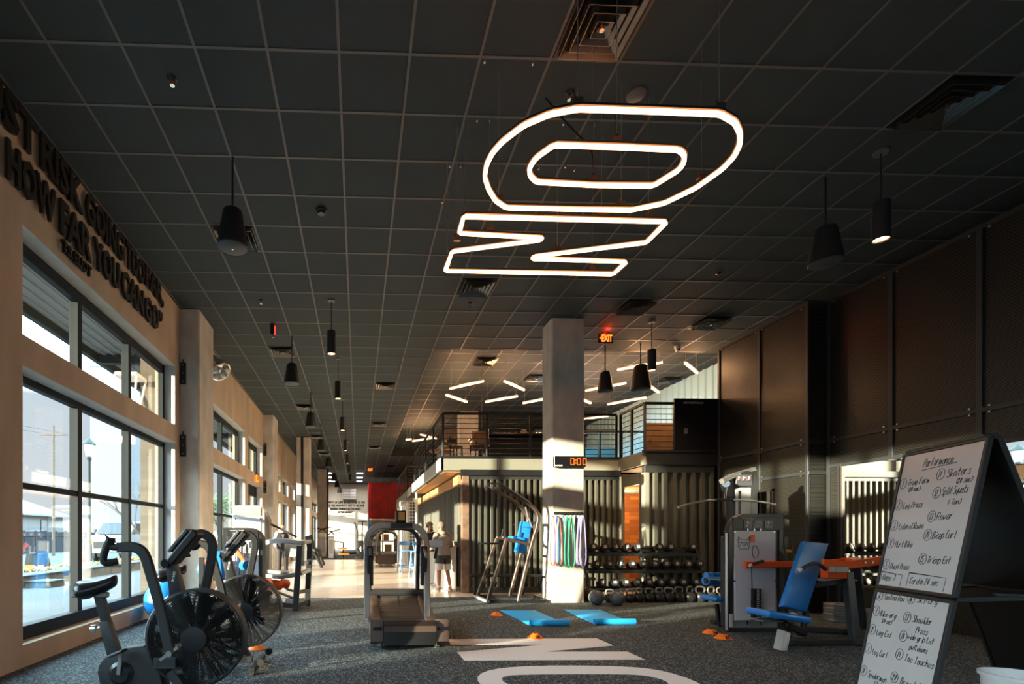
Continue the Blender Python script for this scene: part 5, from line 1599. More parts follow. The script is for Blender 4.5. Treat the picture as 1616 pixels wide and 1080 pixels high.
# ---- shoulder press, in front on the right
def shoulder_press():
    Y0 = 6.40
    A = px(1150, 1003, Y0); B = px(1236, 1003, Y0); T = px(1190, 811, Y0)
    t = thing('shoulder_press_machine', 'shoulder press machine with bright orange arms and blue tilted backrest', 'exercise machine', (5.4, 6.0, 0))
    x0, x1, h = A.x, B.x, T.z
    shroud(t, x0, x1, Y0, Y0 + .09, h, .26)
    m = MB(); m.rbox((x0 - .012, Y0 + .01, .02), (x0 + .0, Y0 + .05, h - .26), .004); m.build('edge_strip', alu, t)
    m = MB(); m.rbox((x0 + .10, Y0 + .09, .02), (x1 - .04, Y0 + .30, h - .30), .02); m.build('stack_box', black, t)
    xs0, xs1 = px(1159, 900, Y0).x, px(1223, 900, Y0).x
    m = MB(); m.rbox((xs0, Y0 - .012, .16), (xs1, Y0 + .02, px(1200, 838, Y0).z), .004); m.build('guard_sheet', frosted, t)
    m = MB(); m.rbox((x0 + .05, Y0 - .008, px(0, 837, Y0).z), (x1 - .04, Y0 + .02, h - .05), .006); m.build('header_panel', plastic, t)
    placards(t, [px(a, 826, Y0).x for a in (1179, 1195.5, 1211.5)], Y0 - .012, px(0, 827, Y0).z, .105)
    m = MB(); put_text(m, 'SHOULDER PRESS', px(1171, 819.5, Y0 - .014), (1, 0, 0), (0, 0, 1), .16, .014, .002, .02); m.build('title', label_white, t)
    emblem(t, px(1173, 858, Y0).x, Y0 - .014, px(0, 859, Y0).z, .13)
    m = MB(); m.tube([(xs0 + .27 + .05 * math.cos(R(a)) * (1 - a / 700), Y0 - .013, px(0, 873, Y0).z + .07 * math.sin(R(a)) * 1.2) for a in range(-60, 300, 20)], .004, 5); m.build('emblem_tail', letter_black, t)
    m = MB()
    for a in (1160, 1222):
        for b in (840, 918, 1000):
            p = px(a, b, Y0 - .014); m.cyl(p, p + Vector((0, .012, 0)), .012, seg=8)
    m.build('guard_bolts', chrome, t)
    wx = px(1190, 960, Y0).x
    weight_stack(t, wx, Y0 - .06, .20, 15)
    m = MB(); p = px(1187, 848, Y0 - .03); m.rbox(p + Vector((-.02, 0, -.06)), p + Vector((.04, .01, .03)), .004); m.build('selector_tag', orange, t)
    m = MB(); p = px(1153.5, 980, Y0 - .006); m.rbox(p + Vector((-.02, 0, -.09)), p + Vector((.03, .006, .09)), .002); m.build('warning_label', label_white, t)
    m = MB(); p = px(1164, 1004, Y0 - .006); m.rbox(p + Vector((-.03, -.004, -.01)), p + Vector((.14, .004, .03)), .002); m.build('base_label', label_white, t)
    # base and uprights
    P = px
    f = lambda v, z=.04: Vector((v.x, v.y, z))
    m = MB(); m.bar(f(P(1236, 1022, 5.62)), f(P(1356, 1022, 5.62)), .09, .07, .008); m.build('base_beam', black, t)
    m = MB(); m.bar(f(P(1240, 1000, 6.45)), f(P(1354, 1000, 6.2)), .09, .07, .008); m.build('base_beam', black, t)
    m = MB(); m.bar(f(P(1354, 1000, 6.45)), f(P(1354, 1022, 5.55)), .09, .07, .008); m.build('base_cross', black, t)
    m = MB(); m.bar(f(P(1349, 1018, 5.62), .06), P(1337, 903, 5.75), .09, .08, .008); m.build('upright', dark_frame, t)
    m = MB(); m.bar(f(P(1360, 1005, 6.3), .06), P(1350, 890, 6.1), .10, .08, .008); m.build('upright', dark_frame, t)
    m = MB(); m.bar(P(1262, 928, 6.1), P(1343, 916, 5.8), .07, .06, .006); m.build('side_brace', black, t)
    m = MB(); m.rbox(P(1298, 918, 6.1), P(1330, 913, 6.3), .006); m.build('tray', silver_panel, t)
    # seat column
    m = MB(); m.bar(P(1262, 1003, 5.75), P(1272, 965, 5.80), .07, .07, .006); m.bar(P(1238, 985, 5.6), P(1270, 1000, 5.7), .06, .07, .006); m.build('seat_column', black, t)
    m = MB(); m.prism([P(1231, 1027, 5.35), P(1243, 1029, 5.35), P(1248, 1000, 5.42), P(1238, 996, 5.42)], (.02, .12, 0), .006); m.build('foot_rest', silver_panel, t)
    m = MB(); m.rbox(P(1205, 983, 5.55), P(1216, 975, 5.75), .01); m.build('seat_lever', grey_steel, t)
    m = MB(); m.cyl(P(1252, 972, 5.55), P(1252, 972, 5.75), .04, seg=16); m.bar(P(1258, 990, 5.72), P(1268, 935, 5.90), .05, .06, .006); m.build('back_post', grey_steel, t)
    # pads
    a, b = P(1203, 966, 5.55), P(1256, 977, 5.60)
    m = MB(); m.box((a + b) / 2 + Vector((0, .02, 0)), ((b - a).length + .06, .36, .075), Matrix.Rotation(R(9), 3, 'Y'), .03, 3); m.build('seat_pad', blue_vinyl, t)
    q = [P(1270, 854, 5.98), P(1309, 858, 6.06), P(1274, 966, 5.74), P(1235, 957, 5.66)]
    n_ = (q[1] - q[0]).cross(q[3] - q[0]).normalized()
    if n_.y < 0: n_ = -n_
    m = MB(); m.prism(q, n_ * .09 + Vector((.03, 0, 0)), .02); m.build('back_pad', blue_vinyl, t)
    # orange lifting arms
    m = MB(); m.flat([P(1176, 892, 6.36), P(1300, 890, 6.36), P(1352, 884, 6.30)], .05, .085, up=(0, 0, 1)); m.build('lift_arm', orange, t)
    m = MB(); m.flat([P(1298, 889, 5.62), P(1338, 892, 5.55), P(1398, 884, 5.50)], .05, .095, up=(0, 0, 1)); m.build('lift_arm', orange, t)
    m = MB(); m.bar(P(1352, 883, 6.30), P(1340, 886, 5.58), .06, .06, .006); m.build('arm_cross', orange, t)
    m = MB(); m.rbox(P(1306, 914, 5.70), P(1325, 896, 5.80), .008); m.build('pivot_block', orange, t)
    m = MB(); m.tube(chaikin([P(1303, 899, 5.50), P(1292, 889, 5.46), (P(1280, 890, 5.44)), P(1264, 899, 5.42)], 2), .021, 10); m.build('grip', rubber, t)
    MB().cyl(P(1264.5, 899, 5.42), P(1261.5, 900, 5.42), .022, seg=12).build('grip_cap', label_white, t)
    m = MB(); m.tube([P(1204, 886, 6.28), P(1185, 892, 6.24)], .021, 10); m.build('grip', rubber, t)
    MB().cyl(P(1185.5, 892, 6.24), P(1182.5, 893, 6.24), .022, seg=12).build('grip_cap', label_white, t)
    m = MB(); m.tube([P(1186, 895, 6.30), P(1187, 935, 6.34)], .006, 6); m.build('cable', black, t)
    for a_ in (1366, 1378):
        p = P(a_, 888, 5.47); MB().cyl(p, p + Vector((0, .02, 0)), .013, seg=8).build('arm_bolt', chrome, t)
    m = MB(); m.rbox(P(1318, 904, 5.50), P(1329, 894, 5.58), .004); m.build('bracket', grey_steel, t)
frosted = mat('frosted_guard', (0.78, 0.80, 0.81), 0.25, coat=0.3)
shoulder_press()

# ---- tall lat pulldown behind it
def lat_machine():
    Y0 = 7.25
    P = px
    x0, x1 = P(1158, 0, Y0).x, P(1196, 0, Y0).x
    h = P(0, 738, Y0).z
    t = thing('lat_pulldown_machine', 'tall silver cable pulldown machine with a wide bar and blue thigh rollers', 'exercise machine', (5.5, 7.2, 0))
    o = [(x0, 0), (x1, 0)] + arc(x1 - .16, h - .16, .16, 0, 90, 8) + [(x0 - .03, h - .05), (x0, h - .20)]
    m = MB(); m.prism([(x, Y0, z) for x, z in o], (0, .16, 0), .01); m.build('tower', dark_frame, t)
    xa_, xb_ = P(1160, 0, Y0).x, P(1184, 0, Y0).x
    m = MB(); m.rbox((xa_, Y0 - .015, .2), (xb_, Y0 + .01, P(0, 766, Y0).z), .004); m.build('front_guard', white_panel, t)
    m = MB(); m.rbox((xa_ + .04, Y0 - .02, 1.62), (xa_ + .075, Y0 + .005, h - .30)); m.build('guard_slot', black, t)
    m = MB(); m.rbox((xa_, Y0 - .018, P(0, 763, Y0).z), (xb_ + .02, Y0 + .01, h - .06), .006); m.build('header_panel', dial, t)
    placards(t, [xa_ + .045, xa_ + .125, xa_ + .2], Y0 - .02, P(0, 751, Y0).z, .075)
    m = MB(); m.flat([P(1190, 741, Y0 + .1), P(1160, 750, Y0 + .02), P(1139, 760, Y0 - .1)], .07, .07, up=(0, 1, 0)); m.build('top_beam', grey_steel, t)
    m = MB(); m.cyl(P(1146, 764, Y0 - .1), P(1146, 764, Y0 - .04), .05, seg=18); m.build('pulley', chrome, t)
    m = MB(); m.prism([P(1138, 760, Y0 + .0), P(1160, 752, Y0 + .0), P(1160, 795, Y0), P(1140, 775, Y0)], (0, .02, 0)); m.build('gusset', black, t)
    m = MB(); m.tube([P(1146, 770, Y0 - .08), P(1144.5, 788, Y0 - .1)], .012, 8); m.build('carabiner', chrome, t)
    m = MB(); m.tube(chaikin([P(1071, 801, Y0 - .25), P(1086, 796, Y0 - .22), P(1112, 790, Y0 - .15), P(1148, 789, Y0 - .1), P(1182, 790, Y0 - .02), P(1205, 793, Y0 + .03), P(1223, 797, Y0 + .05)], 1), .016, 10); m.build('pulldown_bar', alu, t)
    MB().cyl(P(1071.5, 800.8, Y0 - .25), P(1070, 801.4, Y0 - .25), .020, seg=12).build('bar_cap', label_white, t)
    MB().cyl(P(1222, 796.8, Y0 + .05), P(1224, 797.3, Y0 + .05), .020, seg=12).build('bar_cap', label_white, t)
    m = MB(); m.tube(chaikin([P(1130, 789.3, Y0 - .13), P(1156, 789, Y0 - .08)], 1), .021, 10); m.build('bar_sleeve', rubber, t)
    for a, b, c, d in ((1113, 917, 1147, 918),):
        m = MB(); m.cyl(P(a, b, 6.85), P(c, d, 7.0), .062, seg=22); m.build('thigh_roller', blue_vinyl, t)
        m = MB(); m.cyl(P(a - .7, b, 6.85), P(a + 1, b, 6.85), .045, seg=18); m.build('roller_cap', black, t)
    for a in (1114, 1126):
        m = MB(); m.cyl(P(a, 910, 7.35), P(a + 9.5, 910, 7.35), .062, seg=20); m.build('thigh_roller', blue_vinyl, t)
    a, b = P(1121, 945, 6.75), P(1149, 946, 6.85)
    m = MB(); m.box((a + b) / 2, ((b - a).length, .32, .07), Matrix.Rotation(R(6), 3, 'Y'), .025, 3); m.build('seat_pad', blue_vinyl, t)
    m = MB(); m.flat([P(1131, 954, 6.8), P(1135, 985, 6.8), P(1147, 1000, 6.85)], .05, .05); m.build('seat_frame', black, t)
    m = MB(); m.bar((x0 - .55, Y0 - .30, .04), (x0 + .1, Y0 + .1, .04), .08, .06, .006); m.bar(P(1140, 925, 7.1), Vector((x0, Y0 + .1, .9)), .05, .05, .005); m.bar(P(1140, 925, 7.1), Vector((x0 - .2, Y0 - .1, .05)), .05, .05); m.build('frame', black, t)
    weight_stack(t, (x0 + x1) / 2 - .02, Y0 - .04, .2, 12, .10, .05)
lat_machine()
# accessory post behind the housing
pp = px(1239, 900, 6.95)
t = thing('accessory_post', 'black accessory post with yellow band behind the press housing', 'rack', (pp.x, 6.95, 0))
MB().rbox((pp.x - .03, 6.93, 0), (pp.x + .03, 6.99, 1.28), .004).build('post', black, t)
m = MB(); m.prism([px(1231, 832, 6.95), px(1237, 818, 6.95), px(1246, 820, 6.95), px(1246, 832, 6.95)], (0, .2, 0), .01); m.build('head_box', black, t)
m = MB(); m.cyl((pp.x - .05, 6.92, 1.06), (pp.x + .05, 6.92, 1.06), .035, seg=14); m.build('yellow_band', mat('yellow_band', (0.7, 0.45, 0.03), .5), t)
for dx in (-.05, .05):
    m = MB(); m.tube(chaikin([(pp.x + dx, 6.9, 1.15), (pp.x + dx * 1.2, 6.88, .9), (pp.x + dx * .6, 6.9, .6)], 2), .012, 6); m.build('strap', black, t)
MB().rbox((pp.x - .2, 6.85, 0), (pp.x + .2, 7.1, .03), .005).build('foot', black, t)

# loose plates stacked on the floor by the wall
for (a, n, lab, dd) in ((1323, 9, 'stack under the orange press arm', 7.2), (1369, 7, 'stack half hidden by whiteboard', 7.0)):
    c = px(a, 970, dd)
    for k in range(n):
        m = MB(); m.lathe([(.028, 0), (.165, 0), (.172, .006), (.172, .022), (.165, .028), (.13, .024), (.06, .024), (.05, .029), (.028, .029), (.028, 0)], 30, Matrix.Translation((c.x + .004 * ((k * 5) % 3 - 1), dd, .001 + k * .0295)))
        tag(m.build('weight_disc', grey_steel, origin=(c.x, dd, .001 + k * .0295)), 'round grey weight plate, %s, %s' % (('bottom', 'second', 'third', 'fourth', 'fifth', 'sixth', 'seventh', 'eighth', 'ninth')[k] + (' and topmost' if k == n - 1 else ' from the floor' if k else ' one'), lab), 'weight plate', 'stacked weight plates')

# ---- machines on the window side
def arm_machine():
    Y0 = 8.0
    P = px
    x0, x1 = P(352, 0, Y0).x, P(414, 0, Y0).x
    h = P(0, 833, Y0).z
    t = thing('arm_press_machine', 'white panelled machine with orange arms and round blue pads beside the air bikes', 'exercise machine', (-1.9, 8.1, 0))
    shroud(t, x0, x1, Y0, Y0 + .30, h, .24, False, .05, white_panel)
    m = MB(); m.rbox((x0 + .05, Y0 - .008, P(0, 853, Y0).z), (x1 - .06, Y0 + .02, h - .045), .006); m.build('header_panel', plastic, t)
    placards(t, [P(a, 845, Y0).x for a in (371, 383.5, 394.5)], Y0 - .012, P(0, 845, Y0).z, .095)
    m = MB(); put_text(m, 'CHEST PRESS', P(363, 838.5, Y0 - .014), (1, 0, 0), (0, 0, 1), .22, .016, .002, .02); m.build('title', label_white, t)
    m = MB(); m.rbox((x0 + .06, Y0 - .012, .1), (x1 - .055, Y0 + .02, P(0, 855, Y0).z), .004); m.build('guard_sheet', white_panel, t)
    emblem(t, P(397, 873, Y0).x, Y0 - .014, P(0, 873, Y0).z, .14)
    m = MB()
    for a in (372, 378, 386): m.cyl(P(a, 858, Y0 - .03), Vector((P(a, 858, Y0).x, Y0 - .03, .15)), .008, seg=8)
    m.build('guide_rods', chrome, t)
    m = MB(); m.rbox(P(358, 862, 7.75), P(378, 846, 7.85), .01); m.build('pivot_box', black, t)
    m = MB(); m.flat([P(365, 858, 7.72), P(378, 875, 7.66), P(386, 888, 7.62)], .06, .05, up=(0, 1, 0)); m.build('lift_arm', orange, t)
    m = MB(); m.flat([P(328, 885, 7.9), P(323, 893, 7.85)], .06, .05, up=(0, 1, 0)); m.build('lift_arm', orange, t)
    m = MB(); m.cyl(P(384, 893, 7.64), P(390, 893, 7.54), .075, seg=22); m.build('round_pad', blue_vinyl, t)
    m = MB(); m.cyl(P(317, 900, 7.9), P(330, 899, 7.8), .085, seg=22); m.build('round_pad', blue_vinyl, t)
    m = MB(); m.cyl(P(390, 893, 7.56), P(394, 894, 7.56), .03, seg=14); m.cyl(P(313, 900, 7.9), P(317, 900, 7.9), .04, seg=14); m.build('pad_cap', black, t)
    m = MB(); m.bar(P(347, 870, 7.75), P(352, 930, 7.75), .10, .24, .02, up=(0, 1, 0)); m.build('back_pad', blue_vinyl, t)
    m = MB(); m.rbox((x0 - .35, 7.7, .02), (x0 + .2, 7.8, .09), .006); m.rbox((x0 - .3, 7.72, .08), (x0 - .22, 7.78, .95), .006); m.build('seat_frame', black, t)
    m = MB(); m.tube([P(362, 894, 7.72), P(376, 894, 7.68)], .012, 8); m.build('hand_grip', black, t)
arm_machine()
def tall_machine():
    Y0 = 8.75
    P = px
    x0, x1, h = P(366, 0, Y0).x, P(418, 0, Y0).x, P(0, 797, Y0).z
    t = thing('tower_machine', 'tall light grey rounded machine tower behind the chest press', 'exercise machine', (-1.9, 8.9, 0))
    o = [(x0, .0), (x1, .0)] + arc(x1 - .15, h - .15, .15, 0, 90, 8) + arc(x0 + .03, h - .03, .03, 90, 180, 3)
    m = MB(); m.prism([(x, Y0, z) for x, z in o], (0, .30, 0), .015); m.build('housing', white_panel, t)
    m = MB(); m.prism([(x1 - .02, Y0 + .02, .02), (x1 + .07, Y0 + .05, .02), (x1 + .07, Y0 + .05, h - .25), (x1 - .0, Y0 + .02, h - .12)], (0, .26, 0), .01); m.build('side_column', chrome_soft, t)
    m = MB(); m.rbox((x0 + .04, Y0 - .01, h - .19), (x1 - .06, Y0 + .01, h - .04), .008); m.build('header_panel', silver_panel, t)
    m = MB(); m.rbox((x0 + .12, Y0 - .013, h - .11), (x0 + .34, Y0 - .009, h - .085)); m.build('header_label', label_white, t)
    m = MB(); m.rbox((x0 + .04, Y0 - .008, .15), (x1 - .06, Y0 + .01, h - .21), .006); m.build('front_panel', white_paint, t)
    m = MB()
    for a in (x0 + .06, x1 - .08): m.cyl((a, Y0 - .014, h - .24), (a, Y0, h - .24), .012, seg=8)
    m.build('panel_bolts', black, t)
    m = MB(); m.rbox((x0 - .02, Y0 - .05, 0), (x1 + .06, Y0 + .35, .06), .008); m.build('plinth', black, t)
chrome_soft = mat('satin_steel', (0.42, 0.38, 0.33), 0.3, 0.8)
tall_machine()
def leg_machine():
    P = px
    Y0 = 8.6
    t = thing('leg_machine', 'grey steel leg machine with orange rollers beside the tall tower', 'exercise machine', (-1.2, 8.9, 0))
    m = MB(); m.flat([P(419, 857, 8.75), P(440, 853, 8.6), P(470, 856, 8.55), P(479, 856, 8.6)], .09, .085, up=(0, 0, 1)); m.build('top_rail', silver_panel, t)
    m = MB(); m.flat([P(421, 909, 8.8), P(445, 911, 8.6), P(474, 906, 8.6)], .08, .075, up=(0, 0, 1)); m.build('mid_rail', grey_steel, t)
    f = lambda v: Vector((v.x, v.y, 0.0))
    for (a, b, ya, c, d, yb) in ((424, 870, 9.1, 422, 958, 9.1), (473, 862, 8.6, 466, 963, 8.5), (489, 853, 9.15, 485, 955, 9.1)):
        m = MB(); m.bar(f(P(c, d, yb)), P(a, b, ya), .10, .08, .008); m.build('upright', dark_frame, t)
    m = MB(); m.bar(P(420, 954, 8.7), P(466, 956, 8.5), .08, .08, .006); m.build('base_rail', dark_frame, t)
    m = MB(); m.bar(P(466, 957, 8.5), P(485, 950, 9.1), .08, .08, .006); m.bar(P(470, 935, 8.6), P(487, 932, 9.1), .07, .06, .006); m.build('base_cross', dark_frame, t)
    m = MB(); m.bar(P(474, 906, 8.6), P(488, 900, 9.1), .07, .06, .006); m.bar(P(476, 857, 8.6), P(489, 855, 9.1), .07, .06, .006); m.bar(P(477, 888, 8.65), P(485, 888, 9.1), .07, .06); m.build('side_rail', silver_panel, t)
    m = MB(); m.cyl(P(425, 923, 8.55), P(441, 924, 8.75), .09, seg=22); m.build('roller_pad', orange, t)
    m = MB(); m.cyl(P(440, 921, 8.75), P(452, 922, 8.95), .085, seg=22); m.build('roller_pad', orange, t)
    m = MB(); m.cyl(P(424, 923, 8.53), P(426, 923, 8.56), .035, seg=14); m.build('roller_cap', label_white, t)
    m = MB(); m.bar(P(430, 932, 8.7), P(462, 944, 8.6), .05, .04, .006); m.bar(P(445, 928, 8.9), P(470, 935, 8.8), .05, .04, .006); m.build('foot_lever', silver_panel, t)
    m = MB(); m.box(P(440, 903, 8.9), (.34, .30, .06), Matrix.Rotation(.1, 3, 'Y'), .02, 2); m.build('seat_pad', pale_pad, t)
    m = MB(); m.box(P(462, 865, 9.0), (.30, .06, .34), Matrix.Rotation(-.1, 3, 'X'), .02, 2); m.build('back_pad', pale_pad, t)
    m = MB(); m.tube(chaikin([P(428, 828, 9.0), P(445, 836, 8.9), P(468, 848, 8.8)], 1), .02, 8); m.build('handle_bar', black, t)
    m = MB(); m.cyl(P(447, 947, 8.6), P(447, 947, 8.7), .04, seg=16); m.build('wheel', chrome, t)
pale_pad = mat('pale_pad', (0.50, 0.52, 0.48), 0.5)
leg_machine()
# incline bench and row of machines farther along the windows
t = thing('incline_bench', 'dark incline bench past the leg machine on the wood floor', 'bench', (-1.15, 15.4, 0))
m = MB(); m.bar(px(489, 866, 15.4), px(502, 869, 15.2), .28, .07, .02); m.build('seat_pad', black, t)
m = MB(); m.bar(px(497, 872, 15.4), px(508, 896, 15.0), .09, .06, .01); m.build('front_leg', black, t)
m = MB(); m.bar(px(503, 870, 15.6), px(511, 892, 15.3), .09, .06, .01); m.build('front_leg', dark_frame, t)
m = MB(); m.bar(px(492, 868, 15.6), Vector((px(490, 890, 15.6).x, 15.6, .02)), .07, .06); m.build('rear_leg', black, t)
m = MB(); m.bar(px(487, 846, 15.8), px(491, 866, 15.6), .26, .07, .02, up=(0, 1, 0)); m.build('back_pad', black, t)
def far_tower(label, xa_, xb_, ytop, Y0, orange_bits=True, m_=None):
    a, b = px(xa_, ytop, Y0), px(xb_, ytop, Y0)
    t = thing('cable_station', label, 'exercise machine', ((a.x + b.x) / 2, Y0, 0))
    MB().rbox((a.x, Y0, .02), (b.x, Y0 + .4, a.z), .06, 3).build('housing', m_ or white_panel, t)
    MB().rbox((a.x - .05, Y0 - .1, 0), (b.x + .6, Y0 + .5, .05), .01).build('base', black, t)
    MB().rbox((a.x + .05, Y0 - .012, .3), (b.x - .05, Y0 + .01, a.z - .2), .01).build('front_panel', silver_panel, t)
    m = MB(); m.bar((b.x, Y0 + .1, a.z - .3), (b.x + .5, Y0 + .1, .9), .06, .06); m.bar((b.x + .5, Y0 + .1, .9), (b.x + .5, Y0 + .1, .05), .06, .06); m.build('side_frame', black, t)
    if orange_bits:
        m = MB(); m.box((b.x + .45, Y0 - .1, .58), (.5, .35, .09), None, .03, 2); m.build('seat_pad', orange, t)
        m = MB(); m.box((b.x + .55, Y0 - .1, .28), (.6, .35, .09), None, .03, 2); m.build('foot_pad', orange, t)
    m = MB(); m.tube([(a.x, Y0 - .05, a.z + .05), (a.x + .25, Y0 - .1, a.z + .25), (b.x + .35, Y0 - .1, a.z + .35)], .03, 6); m.tube([(b.x, Y0 - .05, a.z + .05), (b.x - .1, Y0 - .1, a.z + .2), (a.x - .05, Y0 - .1, a.z + .3)], .03, 6); m.build('handle_bar', black, t)
far_tower('white cable station with orange pads in front of the far wall', 518, 527, 846, 26.8)
far_tower('pale cable station beside the second free-standing pillar', 502, 514, 842, 28.5, False)
t = thing('sled', 'dark training sled with a number 4 near the far wall', 'exercise machine', (px(568, 870, 27).x, 27, 0))
sx = px(568, 870, 27).x
MB().rbox((sx - .18, 26.8, .05), (sx + .2, 27.3, 1.0), .05, 2).build('body', black, t)
m = MB(); put_text(m, '4', (sx - .07, 26.79, .42), (1, 0, 0), (0, 0, 1), .16, .26, .006, .04); m.build('number', label_white, t)
m = MB(); m.tube([(sx - .15, 27, 1.0), (sx - .12, 27, 1.5), (sx - .3, 26.9, 2.0)], .03, 6); m.tube([(sx + .12, 27.1, 1.0), (sx + .14, 27.1, 2.05)], .035, 6); m.bar((sx - .1, 27.1, 2.05), (sx + .38, 27.1, 2.05), .06, .05); m.build('push_handle', dark_frame, t)
MB().rbox((sx - .3, 26.7, 0), (sx + .3, 27.5, .06), .01).build('skid', dark_frame, t)
# white storage rack and speaker-like crate under the red container
t = thing('storage_rack', 'white storage rack under the red corrugated container', 'rack', (1.2, 29.5, 0))
for x in (.72, 1.45, 2.15):
    MB().rbox((x, 29.4, 0), (x + .07, 29.5, 2.3), .005).build('post', white_paint, t)
for z in (.25, .9, 1.55, 2.2): MB().rbox((.72, 29.38, z), (2.22, 29.9, z + .07), .005).build('shelf', white_paint, t)
tag(MB().rbox((.62, 28.9, .05), (.70, 29.9, 2.2), .03, 2).build('gym_pad', blue_vinyl, origin=(.66, 29.4, 0)), 'tall blue pad standing at the left end of the storage rack', 'pad')
bxm = mat('cardboard', (0.45, 0.30, 0.16), 0.8)
for k, (x, z, w, hh_, mt) in enumerate(((.85, .97, .22, .32, bxm), (1.15, .97, .24, .28, black), (1.55, .97, .30, .40, bxm), (.85, .32, .5, .35, grey_steel), (1.6, .32, .42, .42, bxm), (.9, 1.62, .45, .35, white_paint), (1.55, 1.62, .4, .42, ply))):
    tag(MB().rbox((x, 29.42, z), (x + w, 29.8, z + hh_), .01).build('storage_box', mt, origin=(x + w / 2, 29.6, z)), '%s box on the white storage rack, %s shelf, %s' % (('brown', 'black', 'wide brown', 'grey', 'low brown', 'white', 'wooden')[k], ('middle', 'middle', 'middle', 'bottom', 'bottom', 'upper', 'upper')[k], ('near the blue pad', 'in the centre', 'at the far end', 'near the blue pad', 'at the far end', 'near the blue pad', 'at the far end')[k]), 'box', 'boxes on the storage rack')
tag(MB().rbox((2.35, 27.6, 0), (2.95, 28.0, .75), .02).build('plyo_box', rust_post, origin=(2.65, 27.8, 0)), 'brown wooden jump box under the red container', 'box')
# lattice panel beside the canopy pole
t = thing('lattice_panel', 'white wire lattice panel standing beside the canopy pole', 'grid panel', (2.0, 17.2, 0))
m = MB()
for k in range(7): m.cyl((1.55 + k * .09, 17.2, 1.05), (1.55 + k * .09, 17.2, 2.5), .010, seg=6)
for k in range(14): m.cyl((1.55, 17.2, 1.06 + k * .11), (2.09, 17.2, 1.06 + k * .11), .010, seg=6)
m.build('lattice', white_paint, t)
for x in (1.55, 2.09): MB().cyl((x, 17.2, 0), (x, 17.2, 2.52), .018, seg=8).build('post', white_paint, t)

# ---- reception counter, stools
t = thing('service_counter', 'white service counter along the container side', 'counter', (2.15, 12.5, 0))
MB().rbox((2.06, 11.25, 0), (2.27, 14.4, 1.02), .01).build('body', white_paint, t)
MB().rbox((2.03, 11.22, 1.02), (2.28, 14.45, 1.06), .008).build('worktop', label_white, t)
tag(MB().rbox((2.06, 11.35, 1.061), (2.26, 11.8, 1.16), .01).build('paper_stack', label_white, origin=(2.1, 11.6, 1.061)), 'pale stack of papers on the near end of the white counter', 'papers')
def make_stool(label, x, y, rz):
    t = thing('bar_stool', label, 'stool', (0, 0, 0), 'pale blue bar stools')
    MB().rbox((-.19, -.19, .74), (.19, .19, .78), .02, 2).build('seat', stool_blue, t)
    m = MB(); m.sweep([(.19 * math.cos(R(a)), .03 + .17 * math.sin(R(a)), 1.02) for a in range(0, 181, 20)], [(-.012, -.07), (.012, -.07), (.012, .07), (-.012, .07)], up=(0, 0, 1)); m.build('backrest', stool_blue, t)
    for sx in (-1, 1):
        for sy in (-1, 1): MB().bar((sx * .16, sy * .16, .75), (sx * .22, sy * .22, 0), .035, .035, .004).build('leg', stool_blue, t)
        MB().bar((sx * .18, .16, .76), (sx * .19, .06, 1.0), .03, .02).build('back_post', stool_blue, t)
        MB().bar((sx * .20, -.19, .28), (sx * .20, .19, .28), .025, .025).build('rung', stool_blue, t)
    for sy in (-1, 1): MB().bar((-.20, sy * .20, .24), (.20, sy * .20, .24), .025, .025).build('rung', stool_blue, t)
    t.location = (x, y, 0); t.rotation_euler[2] = rz
make_stool('pale blue bar stool nearer the wood aisle, beside the treadmill arch', 1.62, 16.9, .2)
make_stool('pale blue bar stool standing closer to the lattice panel', 1.98, 16.2, -.5)

# ================================================================== WHITEBOARD
WA = Vector((3.80314, 3.28531, 1.86)); WU = Vector((-.32595, -.94539, 0)); WW, WH = .6455, 1.886
WN = Vector((-.94539, .32595, 0)); K = .167
WV = (WN * K + Vector((0, 0, -1))).normalized()           # down the board
WO = WU.cross(WV).normalized()                            # outward?
if WO.dot(WN) < 0: WO = -WO
def bd(u, v, o=0.0): return WA + WU * u + WV * v + WO * o
t = thing('whiteboard_easel', 'folding black-framed whiteboard easel with handwritten workout list', 'whiteboard', (3.4, 2.9, 0))
for (v0, v1) in ((0.0, .935), (.955, 1.885)):
    m = MB(); m.prism([bd(.008, v0 + .008, .0), bd(WW - .008, v0 + .008, .0), bd(WW - .008, v1 - .008, .0), bd(.008, v1 - .008, .0)], WO * -.012); m.build('writing_board', whiteboard_m if 'whiteboard_m' in globals() else mat('whiteboard_face', (0.60, 0.64, 0.65), 0.18), t)
    m = MB()
    for (a, b) in (((0, v0), (0, v1)), ((WW, v0), (WW, v1)), ((0, v0 + .006), (WW, v0 + .006)), ((0, v1 - .006), (WW, v1 - .006))):
        m.bar(bd(*a, -.006), bd(*b, -.006), .022, .026, .003, up=WO)
    m.build('board_frame', black, t)
    # rear leaf, mirrored about the ridge
W2 = (-WN * .30 + Vector((0, 0, -1))).normalized()
RB = WA - WN * .05
def rb(u, v, o=0.0): return RB + WU * u + W2 * v + W2.cross(WU).normalized() * o
for (v0, v1) in ((0.0, .935), (.955, 1.93)):
    m = MB(); m.prism([rb(0, v0), rb(WW, v0), rb(WW, v1), rb(0, v1)], W2.cross(WU).normalized() * .012); m.build('rear_leaf', black_gloss, t)
    m = MB()
    for (a, b) in (((0, v0), (0, v1)), ((WW, v0), (WW, v1)), ((0, v0), (WW, v0)), ((0, v1), (WW, v1))): m.bar(rb(*a, .006), rb(*b, .006), .022, .026, .003, up=WN)
    m.build('rear_frame', black, t)
m = MB(); m.bar(WA - WN * .025 + WU * .02 + Vector((0, 0, .012)), WA - WN * .025 + WU * (WW - .02) + Vector((0, 0, .012)), .07, .02, .004); m.build('ridge_hinge', dark_frame, t)
a, b = bd(WW - .03, .945, -.03), rb(WW - .03, .945, -.0)
